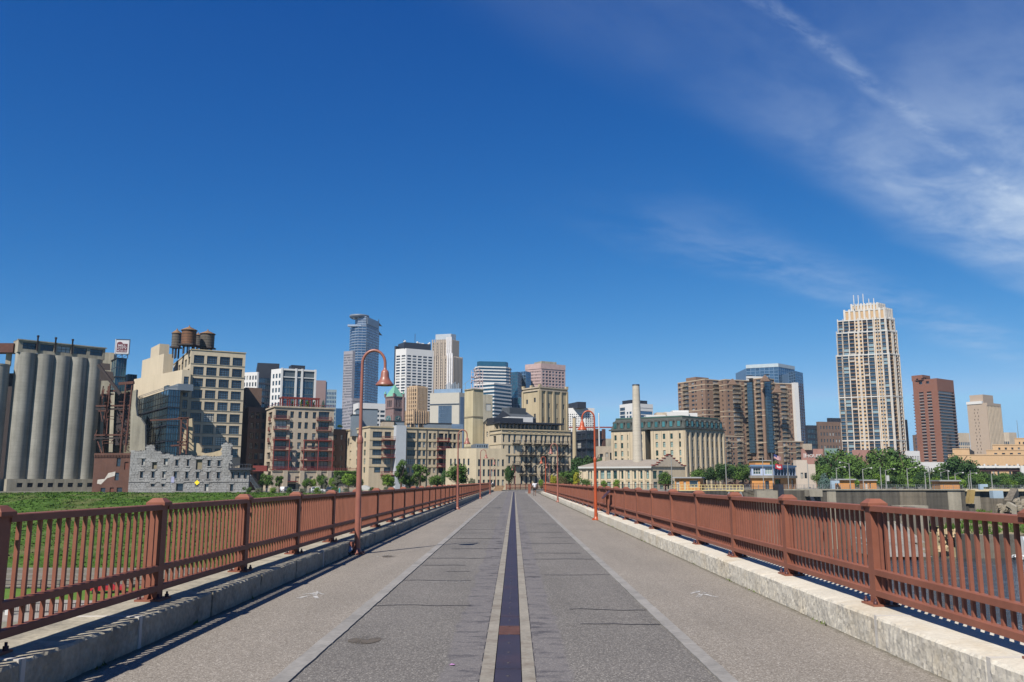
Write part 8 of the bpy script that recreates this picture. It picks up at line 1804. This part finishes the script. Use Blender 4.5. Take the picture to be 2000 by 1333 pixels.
big = [(1612, 900, 36), (1626, 884, 60), (1646, 870, 70), (1668, 882, 56), (1688, 904, 46), (1708, 905, 50), (1724, 872, 66), (1748, 868, 74), (1770, 884, 62), (1790, 908, 52), (1812, 920, 40), (1832, 912, 44), (1852, 905, 52), (1876, 888, 62), (1896, 908, 46), (1912, 917, 46), (1930, 922, 44), (1970, 922, 40), (1984, 924, 46), (2003, 920, 36)]
words_ = ['below the pink warehouse', 'right of the pink warehouse', 'tallest one left of the pink house', 'at the pink house left wall', 'under the pink house', 'right under the pink house', 'tallest one right of the pink house', 'below the tan tower right edge', 'before the white ribbed office', 'under the brown tower left edge', 'below the shop row', 'right of the shop row', 'left of the big post office tree', 'largest one before the post office', 'under the road bridge left end', 'below the road bridge girder', 'left of the bridge pier', 'right of the bridge pier', 'second right of the bridge pier', 'at the right picture edge']
for i, (px, yt, w) in enumerate(big): tree(px, 330 + (i * 7 % 5) * 9, yt, w, ('dark' if i % 3 == 1 else 'mid') + ' green leafy tree ' + words_[i], 'round', (m_leaf, m_leafd, m_leaf)[i % 3], zb=ZL - 2, group='trees on the far river bank', lift=.1)
for i in range(24): tree(1600 + i * 17, 296 + (i * 5 % 4) * 6, 921 + (i * 11 % 7) * 2, 30, ('mid', 'light', 'dark')[i % 3] + ' green low bush ' + words_[min(range(20), key=lambda k: abs(big[k][0] - 1600 - i * 17))] + ', by the lock road', 'hedge', (m_leaf, m_leafl, m_leafd)[i % 3], zb=ZL, trunk=False, group='undergrowth along the lock road', name='bush', cat='bush')
tree(1611, 262, 922, 26, 'blue grey spruce left of the wide orange hut', 'spruce', m_spr, zb=ZL, trunk=True, lift=.03, name='spruce_tree'); tree(1626, 270, 930, 14, 'smaller blue grey spruce touching the wide orange hut', 'spruce', m_spr, zb=ZL, lift=.03, name='spruce_tree')
# ivy on the podium, roof plants, low shrubs
m = MB(); rg = random.Random(14); A_, c_, B_, D_, z_ = foot(519, 531, 702, 921, 290, 30)
for k in range(2600):
    u = .70 + .28 * rg.random(); v = rg.random(); zz = ZG + (z_ - ZG) * (.35 + .68 * v ** .6); q = out(c_, B_, u, rg.uniform(.1, .5)); s = rg.uniform(.2, .45); a = rg.uniform(0, PI)
    m.quad((q[0] - s * math.cos(a), q[1] - s * math.sin(a), zz), (q[0], q[1] - .2, zz - s * .6), (q[0] + s * math.cos(a), q[1] + s * math.sin(a), zz), (q[0], q[1] + .1, zz + s * .6))
o = m.build('ivy', m_leaf); o['kind'] = 'stuff'
zr_ = zat(797, 312)
for i, px in enumerate((571, 588, 600, 631, 613)): tree(px, 314, 783 - (i % 2) * 3, 8 if i != 2 else 12, ('leftmost', 'second', 'widest', 'spruce like', 'middle')[i] + ' potted green plant under the red roof pergola', 'column' if i != 3 else 'spruce', m_leaf if i != 3 else m_spr, zb=zr_, trunk=False, group='plants on the balcony block roof', name='potted_plant', cat='plant')
for i, px in enumerate((663, 772)): tree(px, 316, 829, 14, 'roof garden shrub ' + ('left of the first lamp' if i == 0 else 'on the cream lofts hut'), 'hedge', m_leaf, zb=zat(836, 316), trunk=False, name='bush', cat='bush')
for i in range(16):
    px = 480 + i * 28 + RT.uniform(-8, 8); tree(px, 236 + RT.uniform(-4, 8), 951 - RT.uniform(0, 3), 16, ('mid', 'grey', 'light')[i % 3] + ' green shrub on the bank crest ' + ('below the steel stair', 'at the podium left end', 'before the red container', 'before the podium entry', 'before the podium pilasters', 'before the white utility car', 'below the grey leafed trees', 'left of the nearest lamp', 'right of the nearest lamp', 'at the cream lofts corner', 'below the red balconies', 'before the pale stair tower', 'before the airy tree', 'before the narrow loft windows', 'at the slim dark tree', 'before the big round tree')[i], 'hedge', (m_leaf, m_leafg, m_leafl)[i % 3], zb=ZG - .2, trunk=False, group='shrubs along the bank crest', name='bush', cat='bush')

# ================================================================== vehicles and people
def car(label, X_, Y_, zb, rz, paint, suv=True, group=None, name='parked_car'):
    root = thing(name, label, 'car', (X_, Y_, zb), group); ca, sa = math.cos(rz), math.sin(rz); T = lambda x, y, z: (X_ + x * ca - y * sa, Y_ + x * sa + y * ca, zb + z); Lh, Wd = 2.25, .9; ht = 1.65 if suv else 1.42
    low = [(-2.25, .35), (-2.28, .8), (-2.1, .98), (1.0, 1.0), (2.1, .82), (2.28, .6), (2.25, .35)]; cab = [(-2.05, .98), (-1.7, ht), (.35, ht), (1.05, 1.0)]
    m = MB()
    for pr, w0, w1 in ((low, Wd, Wd), (cab, Wd - .06, Wd - .2)):
        n = len(pr); zs = [p[1] for p in pr]; zm, zx = min(zs), max(zs)
        wv = [w0 + (w1 - w0) * (p[1] - zm) / (zx - zm) for p in pr]
        for i in range(n): j = (i + 1) % n; m.quad(T(pr[i][0], -wv[i], pr[i][1]), T(pr[j][0], -wv[j], pr[j][1]), T(pr[j][0], wv[j], pr[j][1]), T(pr[i][0], wv[i], pr[i][1]))
        m.poly([T(p[0], -w, p[1]) for p, w in zip(pr, wv)][::-1]); m.poly([T(p[0], w, p[1]) for p, w in zip(pr, wv)])
    m.build('body', paint, root)
    for s in (-1, 1):
        for x0, x1 in ((-1.75, -.75), (-.68, .25)): m = MB(); w = Wd - .02; z0_, z1_ = 1.04, ht - .1; q = [T(x0 - (.0), s * w * .99, z0_), T(x1 + (.35 if x1 > 0 else 0), s * w * .99, z0_), T(x1, s * (w - .12), z1_), T(x0 + .12, s * (w - .12), z1_)]; m.poly(q if s < 0 else q[::-1]); m.build('window', g_dark, root)
        for x in (-1.4, 1.4):
            m = MB(); n = 14; ys = (s * (Wd - .2), s * (Wd + .02)); 
            rg_ = [[T(x + .34 * math.cos(2 * PI * i / n), y, .34 + .34 * math.sin(2 * PI * i / n)) for i in range(n)] for y in ys]
            for i in range(n): j = (i + 1) % n; m.quad(rg_[0][i], rg_[0][j], rg_[1][j], rg_[1][i])
            m.poly(rg_[1]); o = m.build('wheel', M('tyre', (.02, .02, .02), .9), root)
        m = MB(); m.hexa([T(x, y, z) for z in (.68, .82) for x, y in ((2.12, s * .85), (2.26, s * .85), (2.26, s * .55), (2.12, s * .55))]); m.build('headlight', f_white, root); m = MB(); m.hexa([T(x, y, z) for z in (.78, .92) for x, y in ((-2.3, s * .85), (-2.15, s * .85), (-2.15, s * .6), (-2.3, s * .6))]); m.build('tail_light', M('tail_red', (.4, .02, .02), .4), root)
    m = MB(); m.poly([T(.4, -.72, ht - .06), T(.4, .72, ht - .06), T(1.06, .82, 1.05), T(1.06, -.82, 1.05)][::-1]); m.build('windscreen', g_dark, root)
    return root
p_red, p_white, p_dark, p_silver = (M('paint_' + n, c, .25, .0, var=0, fine=0, spec=.6) for n, c in (('red', (.38, .02, .03)), ('white', (.5, .5, .5)), ('dark', (.03, .035, .045)), ('silver', (.45, .46, .48))))
q = gp(209, 1157, -13.1); car('red car parked on the park path below the left railing', q[0], q[1], -13.15, .25, p_red)
for px, Y, lb, pt_, rz in ((621, 258, 'white sport utility car before the grey leafed trees', p_white, .1), (558, 268, 'white car with an open hatch by the podium entry', p_white, 1.2), (822, 256, 'dark car between the airy trees and the railing', p_dark, .2), (650, 262, 'dark blue car half hidden behind the white car', p_dark, .1)): car(lb, xat(px, Y, ZG), Y, ZG, rz, pt_)
fence('metal_barrier', 'grey metal barrier left of the slim young tree', (xat(519, 250, ZG), 250), (xat(548, 250, ZG), 250), ZG, 1.2, m_galv, 2.2, .25, (.1, .95))
fence('metal_barrier', 'long low grey guard rail behind the bank crest', (xat(552, 248, ZG), 248), (xat(770, 240, ZG), 240), ZG, .9, m_galv, 3.0, 99, (.5, .95))
m = MB(); 
for i, (px, lb) in enumerate(((663, 'turquoise litter bin by the guard rail'), (605, 'dark parking meter by the white car'))): X_ = xat(px, 250, ZG); m = MB(); m.box(X_ - .2, X_ + .2, 250, 250.4, ZG, ZG + 1.3); tag(m.build('litter_bin' if i == 0 else 'parking_meter', M('turquoise', lin(70, 170, 170), .6) if i == 0 else w_black), lb, 'bin' if i == 0 else 'meter')
ragged_wall('white_awning', 'white cloth canopy on the ground behind the nearest lamp pole', [(700, 958), (702, 950), (712, 948), (722, 953), (722, 958)], 252, 3, f_white, cat='canopy')

def human(label, X_, Y_, rz, skin_, hair, top, bottom, shoes, h=1.75, stride=.25, lean=.0, bag=None):
    """a walker seen from behind: skinned body, hair, shirt, shorts and shoes"""
    root = thing('person', label, 'person', (X_, Y_, 0)); s = h / 1.75
    def sk(name, verts, edges, radii, mat, lvl=1):
        me = bpy.data.meshes.new(name); me.from_pydata([(x * s, y * s, z * s) for x, y, z in verts], edges, []); o = bpy.data.objects.new(name, me); COL.objects.link(o)
        md = o.modifiers.new('skin', 'SKIN'); me.skin_vertices[0]
        for i, r in enumerate(radii): me.skin_vertices[0].data[i].radius = (r[0] * s, r[1] * s) if isinstance(r, tuple) else (r * s, r * s)
        me.skin_vertices[0].data[0].use_root = True
        sb = o.modifiers.new('sub', 'SUBSURF'); sb.levels = lvl; sb.render_levels = lvl
        dg = bpy.context.evaluated_depsgraph_get(); dg.update(); m2 = bpy.data.meshes.new_from_object(o.evaluated_get(dg)); bpy.data.objects.remove(o); m2.materials.clear(); m2.materials.append(mat)
        for p in m2.polygons: p.use_smooth = True
        return m2
    f, g = stride, -stride
    V = [(0, 0, .95), (0, 0, 1.12), (0, .0, 1.32), (0, .01, 1.44), (0, .02, 1.52), (0, .03, 1.60), (0, .02, 1.70),
         (-.10, 0, .90), (-.10, f * .5, .50), (-.10, f * .7, .09), (-.10, f * .7 + .14, .04), (.10, 0, .90), (.10, g * .3, .50), (.10, g * .9, .12), (.10, g * .9 + .12, .05),
         (-.19, 0, 1.42), (-.25, g * .4, 1.14), (-.24, g * .2 + .08, .90), (-.235, g * .2 + .12, .80), (.19, 0, 1.42), (.25, f * .4, 1.14), (.24, f * .2 + .12, .90), (.235, f * .2 + .16, .80)]
    E = [(0, 1), (1, 2), (2, 3), (3, 4), (4, 5), (5, 6), (0, 7), (7, 8), (8, 9), (9, 10), (0, 11), (11, 12), (12, 13), (13, 14), (3, 15), (15, 16), (16, 17), (17, 18), (3, 19), (19, 20), (20, 21), (21, 22)]
    Rr_ = [(.15, .10), (.14, .095), (.165, .105), (.12, .08), .055, (.078, .095), (.075, .09), .085, .055, .035, .035, .085, .055, .035, .035, .06, .045, .032, .03, .06, .045, .032, .03]
    inst(sk('body', V, E, Rr_, skin_, 2), 'body', root, (X_, Y_, 0), rz)
    inst(sk('shirt', [(0, 0, .93), (0, 0, 1.12), (0, 0, 1.32), (0, .01, 1.44), (-.19, 0, 1.42), (-.245, g * .35, 1.19), (.19, 0, 1.42), (.245, f * .35, 1.19)], [(0, 1), (1, 2), (2, 3), (3, 4), (4, 5), (3, 6), (6, 7)], [(.185, .13), (.175, .125), (.195, .13), (.14, .1), .085, .075, .085, .075], top), 'shirt', root, (X_, Y_, 0), rz)
    inst(sk('shorts', [(0, 0, .93), (-.10, 0, .86), (-.10, f * .3, .62), (.10, 0, .86), (.10, g * .2, .62)], [(0, 1), (1, 2), (0, 3), (3, 4)], [(.165, .115), .11, .095, .11, .095], bottom), 'shorts', root, (X_, Y_, 0), rz)
    inst(sk('hair', [(0, .0, 1.60), (0, .01, 1.71), (0, -.02, 1.52)], [(0, 1), (0, 2)], [(.088, .098), (.075, .085), (.06, .05)], hair), 'hair', root, (X_, Y_, 0), rz)
    for x, y, z in ((-.10, f * .7, .05), (.10, g * .9, .06)): inst(sk('shoe', [(x, y - .05, z), (x, y + .15, z - .01)], [(0, 1)], [.05, .045], shoes), 'shoe', root, (X_, Y_, 0), rz)
    for sx_ in (-1, 1):
        hx, hy, hz = (-.235, g * .2 + .12, .80) if sx_ < 0 else (.235, f * .2 + .16, .80)
        for k in range(5):
            a = (k - 2) * .012; L_ = (.045, .075, .082, .075, .06)[k]
            inst(sk('finger', [(hx + (0 if k else -.0) , hy + a + (.03 if k == 0 else 0), hz - .03), (hx, hy + a * 1.3 + (.05 if k == 0 else .0), hz - .03 - L_ * .6), (hx, hy + a * 1.3 + .015, hz - .03 - L_)], [(0, 1), (1, 2)], [.009, .009, .007], skin_, 1), 'finger', root, (X_, Y_, 0), rz)
    if bag:
        m_ = MB(); m_.hexa([(x * s, y * s, z * s) for z, w in ((1.02, .16), (1.42, .12)) for x, y in ((-w, -.30), (w, -.30), (w, -.12), (-w, -.12))]); inst(m_.mesh('backpack', [bag]), 'backpack', root, (X_, Y_, 0), rz)
    return root
sk_d, sk_l = M('skin_brown', lin(120, 84, 66), .6), M('skin_light', lin(206, 160, 134), .6); hr = M('hair_black', (.012, .01, .01), .6)
c_w, c_k, c_o, c_g = M('shirt_white', (.52, .52, .55), .8), M('cloth_black', (.02, .02, .024), .85), M('cloth_orange', (.7, .3, .03), .8), M('cloth_grey', (.2, .21, .23), .85)
q = gp(1044.5, 969, 0); human('walker in a white shirt and black shorts seen from behind on the right footpath', q[0], q[1], 0, sk_d, hr, c_w, c_k, c_k, 1.78, .28)
q = gp(1068.5, 961, 0); human('dark dressed walker at the end of the right railing', q[0], q[1], PI, sk_l, M('hair_fair', (.4, .3, .16), .6), c_k, c_k, c_k, 1.72, .2)
q = gp(956.5, 959.5, 0); human('person in orange by the gap of the left railing', q[0], q[1], .4, sk_l, hr, c_o, c_k, c_k, 1.6, .1)
q = gp(962, 959, 0); human('person with grey clothes and pack beside the person in orange', q[0], q[1], .2, sk_l, M('hair_pale', (.6, .58, .55), .6), c_g, c_k, c_k, 1.66, .15, bag=c_k)

# ------------------------------------------------------------------ thin summer air
def haze():
    m = bpy.data.materials.new('thin_air'); m.use_nodes = True; nt = m.node_tree; nt.nodes.clear()
    o = nt.nodes.new('ShaderNodeOutputMaterial'); v = nt.nodes.new('ShaderNodeVolumePrincipled'); v.inputs['Color'].default_value = (0.58, 0.77, 1.0, 1); v.inputs['Density'].default_value = HAZE; v.inputs['Anisotropy'].default_value = 0.0
    nt.links.new(v.outputs[0], o.inputs['Volume']); mb = MB(); mb.box(-6100, 6100, -300, 9100, -18.2, 232); ob = mb.build('haze', m); ob['kind'] = 'stuff'
HAZE = 5.5e-5
haze()
